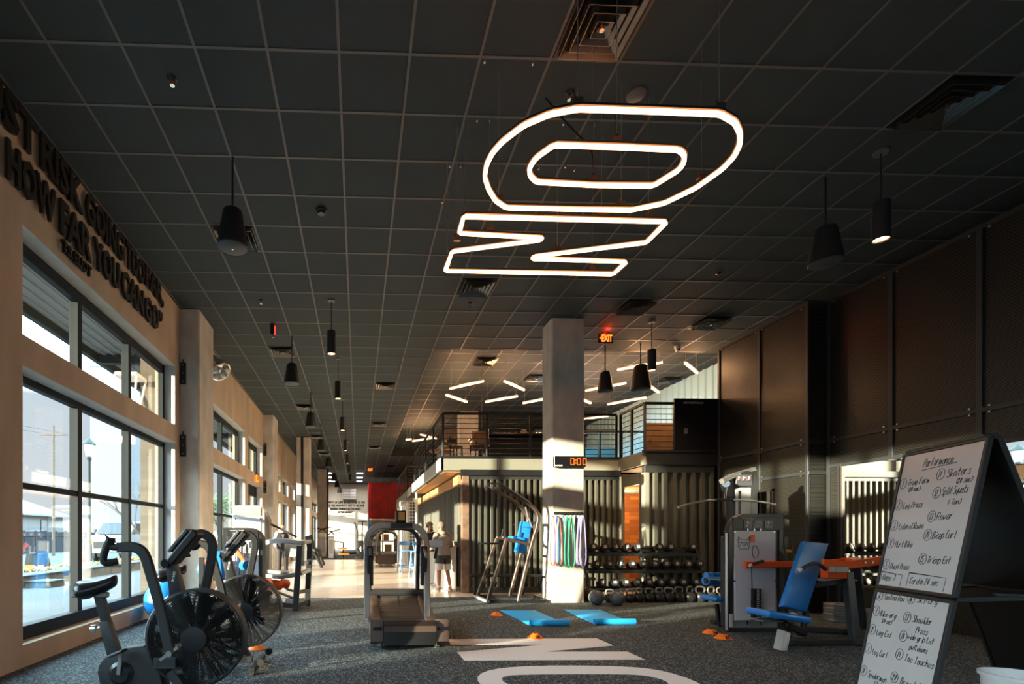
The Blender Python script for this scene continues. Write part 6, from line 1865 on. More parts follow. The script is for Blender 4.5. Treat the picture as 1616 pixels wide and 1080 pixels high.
m = MB(); m.bar(a, b, .02, .03, .003); m.bar(a - WU * .5, b - WU * .5, .02, .03, .003); m.build('spreader', black, t)
m = MB(); m.prism([a, b, b - WU * .5, a - WU * .5], (0, 0, .008)); m.build('tray', black, t)
q = (a + b) / 2 + Vector((0, 0, .02))
me_ = MB(); me_.bar(q - WN * .07, q + WN * .05, .03, .018, .004)
tag(me_.build('board_eraser', dark_frame, origin=q), 'black eraser lying on the easel tray between the two boards', 'eraser')
# --- handwriting: single-stroke letters
GL = {
 'A': '00 28 40|13 33', 'B': '00 08 28 37 36 24 04|24 42 41 20 00', 'C': '47 38 18 06 02 10 30 41', 'E': '48 08 00 40|04 34', 'F': '48 08 00|04 34', 'H': '08 00|48 40|04 44', 'J': '48 41 30 10 01', 'L': '08 00 40',
 'P': '00 08 38 47 45 34 04', 'R': '00 08 38 47 45 34 04|24 40', 'S': '47 38 18 06 15 34 42 30 10 01', 'T': '08 48|28 20', 'a': '44 24 03 01 20 40|44 41 50', 'b': '08 00 30 42 43 34 04', 'c': '44 25 14 02 10 30 41', 'd': '44 14 02 10 30 41|48 40',
 'e': '02 42 44 25 14 02 10 30 41', 'f': '38 28 17 10|04 34', 'g': '44 14 02 20 41|45 4! 3@ 1@', 'h': '08 00|03 25 34 40', 'i': '24 20|26 27', 'k': '08 00|44 02 40', 'l': '28 21 30', 'm': '05 00|03 14 22 20|22 34 43 40', 'n': '05 00|03 25 34 40',
 'o': '25 13 11 20 30 41 43 25', 'p': '05 0@|04 35 43 41 30 00', 'q': '45 4@|44 14 02 20 40', 'r': '05 00|03 25 35', 's': '44 25 14 23 32 30 10 01', 't': '28 21 30|05 45', 'u': '05 02 10 30 42|45 40', 'v': '05 20 45', 'w': '05 10 23 30 45', 'x': '05 40|45 00', 'y': '05 21|45 1@', 
 '0': '28 15 12 20 33 36 28', '1': '16 28 20', '2': '16 28 37 35 00 40', '3': '17 28 37 34 24|34 41 20 01', '4': '18 04 44|38 30', '5': '38 18 14 34 42 30 01', '6': '38 14 11 20 31 33 24 12', '7': '08 48 20', '8': '24 16 28 36 24 12 20 32 24', '9': '35 26 17 25 35 30', '(': '38 16 12 30', ')': '18 36 32 10', '-': '03 33', '.': '20 21'}
YC = {'!': -1, '@': -2}
def stroke_text(mb, s, u, v, size, slant=.18, rise=0.0, width=None, r=.0020, pos=None):
    """letters of height size starting at board point (u, v = baseline)"""
    k = size / 8.0
    adv = 5.2 * k if width is None else width / max(1, len(s))
    kx = adv / 5.2
    x = u
    rr_ = random.Random(len(s) * 7 + int(u * 1000))
    for ch in s:
        if ch in GL:
            jit = rr_.uniform(-.25, .25) * k
            for st in GL[ch].split('|'):
                pts_ = []
                for pr in st.split():
                    gx = int(pr[0]); gy = YC[pr[1]] if pr[1] in YC else int(pr[1])
                    uu = x + gx * kx + gy * k * slant
                    vv = v - gy * k - (uu - u) * rise + jit
                    pts_.append(pos(uu, vv))
                if len(pts_) > 2: pts_ = chaikin(pts_, 1)
                mb.flat(pts_, r * 1.7, r * .5, up=WO)
        x += adv * (.62 if ch in 'il1.()' else 1.15 if ch in 'mw' else .7 if ch == ' ' else 1.0)
    return x
pos = lambda u, v: bd(u, v, .0012)
m = MB()
W_ = lambda s, u, v, size, w=None, rise=.03: stroke_text(globals()['m'], s, u, v, size, .18, rise, w, .0022, pos)
W_('Performance', .195, .115, .055, .235, .0)
m.flat([bd(.19, .135, .0012), bd(.33, .127, .0012), bd(.465, .118, .0012)], .004, .001, up=WO)
m.build('handwritten_title', marker, t)
def numbered(n_, u, v, lines):
    global m
    m = MB()
    c = bd(u, v, .0012)
    m.flat([c + WU * (.031 * math.cos(R(a))) + WV * (.036 * math.sin(R(a))) for a in range(0, 360, 24)], .0034, .001, True, up=WO)
    W_(n_, u - (.021 if len(n_) > 1 else .012), v + .021, .042, .020 * len(n_), 0)
    for (s, du, dv, size, w) in lines: W_(s, u + du, v + dv, size, w)
    m.build('handwritten_entry', marker, t)
col1 = [('1', .209, [('True Form', .045, .02, .042, .19), ('(20 sec)', .06, .062, .030, .12)]), ('2', .357, [('Leg Press', .045, .03, .042, .18)]), ('3', .500, [('Lateral Raise', .045, .03, .042, .235)]), ('4', .622, [('Hurt Bike', .045, .03, .042, .17)]), ('5', .772, [('Chest Press', .042, .03, .038, .18)]),
        ('6', .994, [('Seated Row', .045, .02, .040, .195)]), ('7', 1.103, [('Bike-erg', .042, .03, .040, .16), ('(20 sec)', .07, .072, .030, .11)]), ('8', 1.235, [('Leg Ext', .045, .03, .042, .15)]), ('9', 1.372, [('Leg Curl', .045, .03, .042, .15)]), ('10', 1.531, [('Spiderman', .045, .03, .044, .19), ('(-Ten)', .12, .07, .03, .08)])]
for n_, v, L in col1: numbered(n_, .046, v, L)
col2 = [('11', .180, [('Skaters', .05, .025, .050, .175), ('(20 sec)', .13, .072, .032, .13)]), ('12', .297, [('Split Squats', .04, .02, .048, .21), ('(-Ten)', .10, .085, .034, .11)]), ('13', .448, [('Rower', .04, .025, .048, .12)]), ('14', .566, [('Bicep Curl', .04, .025, .048, .19)]), ('15', .72, [('Tricep Ext', .04, .025, .044, .185)]),
        ('16', .978, [('Ski-erg', .05, .02, .046, .17)]), ('17', 1.103, [('Shoulder', .05, .02, .042, .16), ('Press', .09, .085, .042, .10)]), ('18', 1.226, [('wide grip Lat', .035, .01, .036, .23), ('pull downs', .07, .07, .036, .16)]), ('19', 1.345, [('Toe Touches', .05, .03, .044, .24)]), ('20', 1.498, [('Broad Jump', .055, .03, .048, .23)])]
for n_, v, L in col2: numbered(n_, .357 if v < .9 else .335, v, L)
m = MB()
W_('Reps 7', .035, .885, .042, .13); W_('Cardio 20 sec', .29, .885, .042, .25)
for (u0, u1, v0, v1) in ((.018, .215, .825, .905), (.268, .568, .815, .905)):
    m.flat([bd(u0, v1, .0012), bd(u0 + .004, v0, .0012), bd(u1, v0 + .012, .0012), bd(u1 - .004, v1 + .005, .0012)], .0034, .001, up=WO)
m.build('handwritten_box', marker, t)
# white bucket at the lower right edge of the view
bk = px(1600, 1066, 2.55)
t = thing('white_bucket', 'white round bucket at the foot of the whiteboard easel', 'bucket', (bk.x + .06, 2.55, 0))
m = MB(); m.lathe([(0, .0), (.13, .0), (.155, bk.z - .02), (.165, bk.z - .02), (.165, bk.z), (.15, bk.z), (.125, .02), (0, .02)], 32, Matrix.Translation((bk.x + .06, 2.55, 0))); m.build('pail', white_paint, t)
m = MB(); m.tube([(bk.x + .06 + .165 * math.cos(R(a)), 2.55 + .165 * math.sin(R(a)), bk.z - .05 - .05 * math.sin(R(a + 180))) for a in range(180, 361, 15)], .004, 6); m.build('handle', grey_steel, t)

# ================================================================== PEOPLE
def skin_mesh(name, verts, edges, radii, material, parent, sub=2):
    """one continuous surface grown over a skeleton"""
    me = bpy.data.meshes.new(name)
    me.from_pydata([tuple(v) for v in verts], edges, [])
    me.materials.append(material)
    o = bpy.data.objects.new(name, me)
    COL.objects.link(o)
    o.parent = parent
    sk = o.modifiers.new('skin', 'SKIN')
    sk.use_smooth_shade = True
    for i, r in enumerate(radii):
        sv = me.skin_vertices[0].data[i]
        sv.radius = r if isinstance(r, tuple) else (r, r)
        sv.use_root = (i == 0)
    ss = o.modifiers.new('smooth', 'SUBSURF'); ss.levels = sub; ss.render_levels = sub
    OFF[o.name] = Vector()
    return o

def person(label, loc, rz, pose, skin, top, top_name, legs_m, leg_name, shoe_m, hair=None, cap=None, shorts=None, sock=None, vest=None, height=1.75, beard=None, group=None):
    t = thing('person', label, 'person', (0, 0, 0))
    J = dict(pelvis=(0, 0, .95), belly=(0, -.01, 1.10), chest=(0, 0, 1.30), neck=(0, .01, 1.47), jaw=(0, -.02, 1.555), skull=(0, .0, 1.65), crown=(0, .01, 1.72),
             sl=(.175, .01, 1.41), sr=(-.175, .01, 1.41), el=(.25, .03, 1.14), er=(-.25, .03, 1.14), wl=(.26, -.08, .90), wr=(-.26, -.08, .90),
             hl=(.095, 0, .91), hr=(-.095, 0, .91), kl=(.11, -.02, .50), kr=(-.11, -.02, .50), al=(.115, .03, .09), ar=(-.115, .03, .09), tl=(.13, -.14, .035), tr=(-.13, -.14, .035), gl=(.115, .06, .04), gr=(-.115, .06, .04))
    J.update(pose)
    V = {k: Vector(v) for k, v in J.items()}
    # body: pelvis is the root
    order = ['pelvis', 'belly', 'chest', 'neck', 'jaw', 'skull', 'crown', 'sl', 'el', 'wl', 'sr', 'er', 'wr', 'hl', 'kl', 'al', 'tl', 'gl', 'hr', 'kr', 'ar', 'tr', 'gr']
    rad = dict(pelvis=(.15, .105), belly=(.135, .095), chest=(.155, .105), neck=.052, jaw=(.062, .070), skull=(.074, .092), crown=(.05, .065), sl=.048, el=.042, wl=.028, sr=.048, er=.042, wr=.028, hl=.088, kl=.058, al=.038, tl=(.034, .022), gl=.03, hr=.088, kr=.058, ar=.038, tr=(.034, .022), gr=.03)
    ed = [('pelvis', 'belly'), ('belly', 'chest'), ('chest', 'neck'), ('neck', 'jaw'), ('jaw', 'skull'), ('skull', 'crown'), ('chest', 'sl'), ('sl', 'el'), ('el', 'wl'), ('chest', 'sr'), ('sr', 'er'), ('er', 'wr'), ('pelvis', 'hl'), ('hl', 'kl'), ('kl', 'al'), ('al', 'tl'), ('al', 'gl'), ('pelvis', 'hr'), ('hr', 'kr'), ('kr', 'ar'), ('ar', 'tr'), ('ar', 'gr')]
    vs = [V[k] for k in order]; rs = [rad[k] for k in order]; es = [(order.index(a), order.index(b)) for a, b in ed]
    # palms, five fingers each
    for (w, e) in (('wl', 'el'), ('wr', 'er')):
        d = (V[w] - V[e]).normalized()
        side = d.cross(Vector((0, 1, 0))).normalized() if abs(d.y) < .9 else Vector((1, 0, 0))
        nrm = d.cross(side)
        pi_ = len(vs); vs.append(V[w] + d * .07); rs.append((.036, .018)); es.append((order.index(w), pi_))
        for k, ln in enumerate((.062, .07, .066, .052)):
            b = V[w] + d * .095 + side * (.024 - .016 * k)
            i0 = len(vs); vs += [b, b + d * ln * .55 + nrm * .012, b + d * ln * .9 + nrm * .035]; rs += [.0095, .0085, .007]; es += [(pi_, i0), (i0, i0 + 1), (i0 + 1, i0 + 2)]
        i0 = len(vs); vs += [V[w] + d * .045 + side * .038, V[w] + d * .085 + side * .055 + nrm * .015]; rs += [.0105, .0085]; es += [(pi_, i0), (i0, i0 + 1)]
    skin_mesh('body', vs, es, rs, skin, t)
    # face details on the front (-Y) of the head
    hd = V['skull']; f = (V['jaw'] - V['crown']).cross(Vector((1, 0, 0))).normalized()
    if f.y > 0: f = -f
    if pose.get('face') is not None: f = Vector(pose['face']).normalized()
    up = (V['crown'] - V['jaw']).normalized(); sd = up.cross(f).normalized()
    m = MB(); m.sphere(hd + f * .088 - up * .028, .017, 10, 8, (1, 1.2, 1.6)); m.build('nose', skin, t)
    for s in (-1, 1):
        MB().sphere(hd + f * .078 + sd * s * .03 + up * .004, .011, 10, 8).build('eye', black_gloss, t)
        m = MB(); m.sphere(hd + sd * s * .078 - f * .0 - up * .015, .026, 10, 8, (.45, .8, 1.2)); m.build('ear', skin, t)
    m = MB(); m.sphere(hd + f * .072 - up * .072, .02, 10, 6, (1.3, .5, .4)); m.build('mouth', skin_dark, t)
    if hair is not None or cap is not None:
        m = MB(); m.sphere(hd - f * .012 + up * .035, .100, 20, 14, (.88, 1.04, .98))
        bm_ = m.bm
        kill = [v for v in bm_.verts if ((v.co - hd).dot(up) < (.015 if cap is not None else -.0) and (v.co - hd).dot(f) > -.045) or (v.co - hd).dot(up) < -.06]
        bmesh.ops.delete(bm_, geom=kill, context='VERTS')
        m.build('cap' if cap is not None else 'hair', cap if cap is not None else hair, t)
    if beard is not None:
        m = MB(); m.sphere(hd + f * .045 - up * .085, .052, 14, 10, (1.05, .8, .8)); m.build('beard', beard, t)
    # clothing follows the same skeleton, slightly larger
    long_sleeve = top_name == 'hoodie' or vest is not None
    up_ = Vector((0, 0, 1))
    seated = V['kl'].z > .45 and V['pelvis'].z < .7
    hem = V['pelvis'] + Vector((0, 0, -.03 if top_name == 'hoodie' else .01))
    def torso(mb, g, neck=True, top_cut=0.0):
        c, bl, nk = V['chest'], V['belly'], V['neck']
        mb.loft([(hem, .168 + g, .128 + g, up_), (hem + Vector((0, 0, .05)), .172 + g, .132 + g, up_), (bl, .160 + g, .118 + g, up_), (bl.lerp(c, .55), .170 + g, .122 + g, up_), (c + Vector((0, 0, .03)), .186 + g, .124 + g, up_),
                 (c.lerp(nk, .55) + Vector((0, 0, .005)), .165 + g, .105 + g, up_), (c.lerp(nk, .78), .105 + g, .085 + g, up_), (c.lerp(nk, .92), .068 + g, .066 + g, up_)], 20)
    m = MB(); torso(m, .030 if top_name == 'hoodie' else .012)
    for s_, e_, w_ in (('sl', 'el', 'wl'), ('sr', 'er', 'wr')):
        S, E, Wr = V[s_], V[e_], V[w_]
        inn = S.lerp(V['chest'], .55)
        d1, d2 = (E - S).normalized(), (Wr - E).normalized()
        m.sphere(S, .078, 18, 12); m.sphere(inn + Vector((0, 0, -.005)), .082, 18, 12)
        if long_sleeve:
            m.loft([(S, .074, .072, d1), (S + d1 * .04, .076, .073, d1), (S.lerp(E, .5), .066, .064, d1), (E, .058, .056, d1 + d2), (E.lerp(Wr, .5), .052, .050, d2), (E.lerp(Wr, .88), .046, .044, d2), (E.lerp(Wr, .95), .036, .036, d2)], 14)
        else:
            m.loft([(S, .074, .072, d1), (S + d1 * .04, .076, .073, d1), (S.lerp(E, .4), .070, .068, d1), (S.lerp(E, .68), .068, .066, d1)], 14)
    if top_name == 'hoodie':
        n_ = V['neck']; m.loft([(n_ + Vector((0, .02, -.07)), .12, .09, (0, -.3, 1)), (n_ + Vector((0, .05, -.02)), .125, .095, (0, -.4, 1)), (n_ + Vector((0, .04, .03)), .095, .075, (0, -.4, 1))], 16)
    m.build(top_name, top, t, smooth=70)
    if vest is not None:
        m = MB(); torso(m, .026); m.build('vest', vest, t, smooth=70)
        m = MB(); m.prism([V['chest'] + Vector((-.045, -.152, .09)), V['chest'] + Vector((.045, -.152, .09)), V['chest'] + Vector((0, -.156, -.12))], (0, -.008, 0)); m.build('shirt_front', top, t)
    def legs(mb, g, to, r_end):
        mb.loft([(V['pelvis'] + Vector((0, 0, .10)), .150 + g, .112 + g, up_), (V['pelvis'] + Vector((0, 0, .04)), .166 + g, .124 + g, up_), (V['pelvis'] + Vector((0, 0, -.05)), .168 + g, .124 + g, up_), (V['pelvis'] + Vector((0, 0, -.12)), .10 + g, .10 + g, up_)], 20)
        for q in 'lr':
            Hh, K, A = V['h' + q], V['k' + q], V['a' + q]
            d1, d2 = (K - Hh).normalized(), (A - K).normalized()
            rg_ = [(Hh - d1 * .05, .075 + g, .088 + g, d1), (Hh + d1 * .05, .092 + g, .098 + g, d1)]
            if to <= 1:
                rg_ += [(Hh.lerp(K, to * .6), .088 + g, .090 + g, d1), (Hh.lerp(K, to), r_end + g, r_end + g, d1)]
            else:
                rg_ += [(Hh.lerp(K, .5), .080 + g, .082 + g, d1), (K, .066 + g, .068 + g, d1 + d2), (K.lerp(A, .5), .060 + g, .062 + g, d2), (K.lerp(A, .95), .058 + g, .060 + g, d2)]
            mb.loft(rg_, 16)
    if shorts is None:
        m = MB(); legs(m, .008, 2, 0); m.build(leg_name, legs_m, t, smooth=70)
    else:
        m = MB(); legs(m, .006, .84, .092); m.build('under_shorts', white_cloth, t, smooth=70)
        m = MB(); legs(m, .018, .46, .094); m.build('shorts', shorts, t, smooth=70)
    for s in 'lr':
        skin_mesh('shoe', [V['g' + s] + Vector((0, .0, .01)), (V['g' + s] + V['t' + s]) / 2 + Vector((0, 0, .02)), V['t' + s] + Vector((0, -.02, .005)), V['a' + s]], [(0, 1), (1, 2), (1, 3)], [(.045, .04), (.05, .05), (.045, .03), .047], shoe_m, t)
        if sock is not None:
            skin_mesh('sock', [V['a' + s], V['a' + s].lerp(V['k' + s], .14), V['a' + s].lerp(V['k' + s], .30)], [(0, 1), (1, 2)], [.046, .046, .050], sock, t)
    t.location = loc; t.rotation_euler[2] = rz
    k = height / 1.78
    t.scale = (k, k, k)
    return t
skin_dark = mat('lip_skin', (0.28, 0.10, 0.08), 0.6)
shoe_white = mat('sneaker_white', (0.62, 0.60, 0.58), 0.6)
shoe_dark = mat('shoe_dark', (0.04, 0.03, 0.03), 0.6)
shorts_m = mat('charcoal_shorts', (0.06, 0.065, 0.07), 0.9)
trouser_pale = mat('pale_trousers', (0.55, 0.60, 0.62), 0.9)
# standing at the counter with his back to us
p1_ = px_floor(699, 936)
person('person in grey hoodie, dark over white shorts and white sneakers, back turned at counter', (p1_.x, p1_.y, 0), R(205),
       dict(belly=(0, -.02, 1.10), chest=(0, -.03, 1.29), neck=(0, -.04, 1.45), jaw=(0, -.10, 1.52), skull=(0, -.09, 1.61), crown=(0, -.08, 1.68), face=(0, -.85, -.45), sl=(.18, -.02, 1.40), sr=(-.18, -.02, 1.40), el=(.25, -.08, 1.14), er=(-.27, -.03, 1.15), wl=(.14, -.30, 1.08), wr=(-.20, -.28, 1.02), kl=(.12, -.0, .50), al=(.13, .02, .09), kr=(-.15, -.02, .50), ar=(-.22, .0, .09), tl=(.15, -.15, .035), tr=(-.27, -.16, .035), gl=(.125, .06, .04), gr=(-.205, .05, .04)),
       skin_m, grey_cloth, 'hoodie', denim, 'trousers', shoe_white, hair=None, cap=cap_m, shorts=shorts_m, sock=white_cloth, height=1.64)
p2_ = px(676, 930, 12.2)
person('person in black t-shirt and cap looking down beside the white counter, pale trousers', (p2_.x, 12.2, 0), R(28),
       dict(neck=(0, -.02, 1.46), jaw=(.01, -.08, 1.53), skull=(.01, -.06, 1.62), crown=(.01, -.05, 1.69), face=(.1, -.85, -.35), el=(.25, -.03, 1.15), er=(-.25, -.02, 1.15), wl=(.10, -.26, 1.12), wr=(-.12, -.26, 1.08)),
       skin_m, black_cloth, 't_shirt', trouser_pale, 'trousers', shoe_white, cap=cap_m, beard=hair_m, height=1.66)
p3_ = px(446, 905, 15.6)
person('bald person in dark vest over white shirt and dark trousers by the windows', (p3_.x, 15.6, 0), R(12),
       dict(neck=(0, -.02, 1.46), jaw=(0, -.09, 1.53), skull=(0, -.07, 1.62), crown=(0, -.05, 1.69), face=(0, -.85, -.5), el=(.27, .02, 1.14), er=(-.27, .02, 1.14), wl=(.22, -.14, .95), wr=(-.22, -.14, .95)),
       skin_pale, white_cloth, 'shirt', denim, 'trousers', shoe_dark, vest=black_cloth, height=1.70)
# seated behind the deck counter, only head and shoulders above the top
p4_ = px(826, 672, 14.1)
person('dark haired person behind the bar counter on the deck, only head showing', (p4_.x, 14.1, DZ1 - .62), R(-10), {}, skin_m, black_cloth, 't_shirt', denim, 'trousers', shoe_dark, hair=hair_m, height=1.70) if False else None
t = thing('deck_stool', 'round stool behind the bar counter on the deck', 'stool', (p4_.x, 14.1, DZ1))
m = MB(); m.cyl((p4_.x, 14.1, DZ1 + .40), (p4_.x, 14.1, DZ1 + .45), .18, seg=20); m.build('seat', black, t)
m = MB(); m.cyl((p4_.x, 14.1, DZ1), (p4_.x, 14.1, DZ1 + .40), .03, seg=10); m.cyl((p4_.x, 14.1, DZ1), (p4_.x, 14.1, DZ1 + .02), .17, seg=18); m.build('pedestal', black, t)
zz = -.42
person('dark haired person seated behind the deck bar counter, only head and shoulders showing', (p4_.x, 14.1, DZ1), R(-10),
       dict(pelvis=(0, 0, .53), belly=(0, -.01, .68), chest=(0, -.0, .88), neck=(0, -.0, 1.05), jaw=(0, -.03, 1.135), skull=(0, -.01, 1.23), crown=(0, .0, 1.30), sl=(.175, .01, .99), sr=(-.175, .01, .99), el=(.24, -.08, .76), er=(-.24, -.08, .76), wl=(.15, -.30, .80), wr=(-.15, -.30, .80),
            hl=(.095, -.02, .51), hr=(-.095, -.02, .51), kl=(.12, -.42, .50), kr=(-.12, -.42, .50), al=(.12, -.40, .09), ar=(-.12, -.40, .09), tl=(.13, -.56, .035), tr=(-.13, -.56, .035), gl=(.12, -.36, .04), gr=(-.12, -.36, .04)),
       skin_m, black_cloth, 't_shirt', denim, 'trousers', shoe_dark, hair=hair_m, height=1.74)

# ================================================================== BEYOND THE WINDOWS
# street lamp
lx, ly = -9.6, 17.9
lamp_green = mat('lamp_post_green', (0.012, 0.02, 0.018), 0.6)
fence_m = mat('fence_boards', (0.014, 0.016, 0.022), 0.9)
t = thing('street_lamp', 'dark street lamp post outside the tall window', 'street lamp', (lx, ly, -.06))
m = MB(); m.lathe([(.16, 0), (.16, .25), (.10, .35), (.085, 1.0), (.06, 1.1), (.05, 4.0), (.09, 4.1), (.04, 4.2), (0, 4.2)], 16, Matrix.Translation((lx, ly, -.06))); m.build('post', lamp_green, t)
m = MB(); m.lathe([(0, 4.16), (.10, 4.16), (.17, 4.6), (.15, 4.62), (0, 4.62)], 10, Matrix.Translation((lx, ly, -.06))); m.build('lantern', white_panel, t)
m = MB(); m.lathe([(.22, 4.60), (.20, 4.66), (.05, 4.80), (0, 4.9)], 10, Matrix.Translation((lx, ly, -.06))); m.build('lantern_cap', lamp_green, t)
# hydrant
hx, hy = -9.3, 16.9
t = thing('fire_hydrant', 'red fire hydrant outside in front of the street lamp', 'hydrant', (hx, hy, -.06))
m = MB(); m.lathe([(.16, 0), (.16, .05), (.11, .06), (.11, .55), (.14, .56), (.14, .60), (.11, .62), (.08, .74), (0, .78)], 18, Matrix.Translation((hx, hy, -.06))); m.build('barrel', red, t)
m = MB(); m.cyl((hx - .18, hy, .38), (hx + .18, hy, .38), .05, seg=12); m.build('side_nozzles', red, t)
m = MB(); m.cyl((hx + .16, hy, .38), (hx + .21, hy, .38), .055, seg=8); m.build('nozzle_cap', red, t)
# lantern on the exterior pier
t = thing('carriage_lantern', 'white carriage lantern fixed to the brick pier outside the upper window', 'lantern', (-4.30, 9.55, 3.2))
m = MB()
tp = [(-.20, -.20, 4.28), (.20, -.20, 4.28), (.20, .20, 4.28), (-.20, .20, 4.28)]; bt = [(-.10, -.10, 3.62), (.10, -.10, 3.62), (.10, .10, 3.62), (-.10, .10, 3.62)]
for k in range(4):
    a, b = Vector(tp[k]), Vector(bt[k]); o_ = Vector((-4.30, 9.45, 0)); m.bar(a + o_, b + o_, .03, .03); m.bar(a + o_, Vector(tp[(k + 1) % 4]) + o_, .04, .04); m.bar(b + o_, Vector(bt[(k + 1) % 4]) + o_, .03, .03)
m.build('frame', white_paint, t)
m = MB(); m.prism([Vector(v) + Vector((-4.30, 9.45, 0)) for v in tp], (0, 0, .05)); m.build('lid', white_paint, t)
MB().cyl((-4.30, 9.45, 3.64), (-4.30, 9.45, 3.95), .035, seg=12).build('lamp_tube', label_white, t)
m = MB(); m.bar((-4.30, 9.45, 3.62), (-4.30, 9.6, 3.40), .04, .04); m.bar((-4.30, 9.6, 3.40), (-4.2, 9.76, 3.40), .04, .04); m.build('bracket', black, t)
# sandwich sign and stone block on the pavement
sg = px_floor(54, 912, -.03)
t = thing('pavement_sign', 'black sandwich sign with an orange stripe on the pavement outside', 'sign', sg)
m = MB(); m.prism([(sg.x - .35, sg.y, -.03), (sg.x + .35, sg.y + .1, -.03), (sg.x + .18, sg.y + .1, .72), (sg.x - .25, sg.y, .72)], (0, .3, 0), .01); m.build('board', window_black, t)
m = MB(); m.prism([(sg.x - .31, sg.y - .006, .22), (sg.x + .27, sg.y + .085, .22), (sg.x + .23, sg.y + .085, .36), (sg.x - .29, sg.y - .006, .36)], (0, .02, 0)); m.build('stripe', orange_plastic, t)
m = MB(); m.box((sg.x - .05, sg.y + .05, .74), (.16, .10, .06)); m.build('grip', black, t)
sb = px_floor(58, 928, -.03)
t = thing('stone_block', 'low brick block beside the sandwich sign on the pavement', 'block', sb)
MB().rbox((sb.x - .35, sb.y, -.03), (sb.x + .35, sb.y + .6, .10), .01).build('bricks', brick_yz, t)
MB().rbox((sb.x - .37, sb.y - .02, .10), (sb.x + .37, sb.y + .62, .14), .01).build('cap', sidewalk_m, t)
# yard fence and white house across the street
t = thing('yard_fence', 'dark board fence across the street', 'fence', (-24, 33, -.06))
for k in range(24):
    y0 = 20 + k * 1.25
    MB().rbox((-24.04, y0, -.06), (-24, y0 + 1.2, 1.55)).build('board_panel', fence_m if 'fence_m' in globals() else denim, t)
for k in range(25): MB().rbox((-24.1, 19.93 + k * 1.25, -.06), (-23.95, 20.02 + k * 1.25, 1.65)).build('post', denim, t)
m = MB(); m.bar((-23.96, 20, 1.3), (-23.96, 50, 1.3), .06, .08); m.build('rail', denim, t)
m = MB(); m.rbox((-23.95, 34.7, 1.0), (-23.93, 35.0, 1.4)); m.build('notice', label_white, t)
roof_m = mat('shingle_roof', (0.16, 0.20, 0.23), 0.8, noise=0.15, nscale=5)
t = thing('white_house', 'white gabled house behind the dark fence', 'house', (-36, 42, -.06))
MB().rbox((-40, 30, -.06), (-30, 51, 3.2)).build('wall', house_white, t)
m = MB(); m.prism([(-29.5, 29.5, 3.1), (-29.5, 51.5, 3.1), (-35, 51.5, 5.0), (-35, 29.5, 5.0)], (0, 0, .15)); m.prism([(-35, 29.5, 5.0), (-35, 51.5, 5.0), (-40.5, 51.5, 3.1), (-40.5, 29.5, 3.1)], (0, 0, .15)); m.build('roof', roof_m, t)
for y in (35, 41.5, 47.5):
    w = MB().rbox((-30.05, y, 1.6), (-29.96, y + 1.0, 2.8)).build('window', window_black, t)
    MB().rbox((-29.97, y + .08, 1.68), (-29.94, y + .92, 2.72)).build('pane', sky_pane if 'sky_pane' in globals() else grey_steel, w)
# van
def van(label, x, y, col):
    t = thing('parked_van', label, 'van', (x, y, -.06))
    prof = [(0, .35), (0, 1.15), (.35, 1.25), (.95, 1.32), (1.65, 2.05), (4.6, 2.10), (4.75, .35)]
    m = MB(); m.prism([(x - .95, y + a, b) for a, b in prof], (1.9, 0, 0), .06); m.build('body', col, t)
    m = MB(); m.prism([(x - .82, y + .93, 1.36), (x + .82, y + .93, 1.36), (x + .76, y + 1.55, 1.98), (x - .76, y + 1.55, 1.98)], (0, -.03, .01)); m.build('windscreen', black_gloss, t)
    for s in (-.97, .955): MB().rbox((x + s, y + 1.6, 1.4), (x + s + .015, y + 2.6, 1.95), .004).build('side_window', black_gloss, t)
    m = MB(); m.rbox((x - .5, y - .02, .62), (x + .5, y + .02, .95), .01); m.build('grille', black, t)
    for s in (-.75, .75): MB().rbox((x + s - .16, y - .03, .80), (x + s + .16, y + .02, 1.02), .02).build('headlight', label_white, t)
    MB().rbox((x - .95, y - .08, .35), (x + .95, y + .04, .55), .03, 2).build('bumper', grey_steel, t)
    for s in (-.88, .72):
        for yy in (.85, 3.8):
            m = MB(); m.cyl((x + s, y + yy, .30), (x + s + .2, y + yy, .30), .36, seg=22); w = m.build('wheel', rubber, t)
            MB().cyl((x + s - .01, y + yy, .30), (x + s + .21, y + yy, .30), .18, seg=14).build('hub', alu, w)
    for s in (-1.08, .98): MB().rbox((x + s, y + 1.15, 1.35), (x + s + .12, y + 1.25, 1.62), .02).build('mirror', black, t)
vx = px(163, 880, 26)
van('white van parked across the street behind the street lamp', vx.x, 26, van_white)
t = thing('parked_car', 'silver car parked behind the white van', 'car', (px(238, 870, 34).x, 34, -.06))
cx_ = px(238, 870, 34).x
m = MB(); m.prism([(cx_ - .85, 34 + a, b) for a, b in ((0, .3), (0, .85), (1.0, .95), (1.7, 1.42), (3.2, 1.42), (4.0, .95), (4.4, .9), (4.4, .3))], (1.7, 0, 0), .06); m.build('body', alu, t)
m = MB(); m.prism([(cx_ - .70, 35.08, .98), (cx_ + .70, 35.08, .98), (cx_ + .62, 35.62, 1.36), (cx_ - .62, 35.62, 1.36)], (0, -.03, .02)); m.build('windscreen', black_gloss, t)
for s in (-.8, .62):
    for yy in (.9, 3.5):
        m = MB(); m.cyl((cx_ + s, 34 + yy, .25), (cx_ + s + .18, 34 + yy, .25), .31, seg=20); m.build('wheel', rubber, t)
t = thing('bollard', 'yellow bollard outside next to the parked van', 'bollard', (px(142, 880, 25).x, 25, -.06))
b_ = px(142, 880, 25); MB().cyl((b_.x, 25, -.06), (b_.x, 25, 1.05), .09, seg=14).build('post', mat('bollard_yellow', (.75, .52, .02), .5), t); MB().sphere((b_.x, 25, 1.05), .09, 14, 8).build('cap', MATS['bollard_yellow'], t)
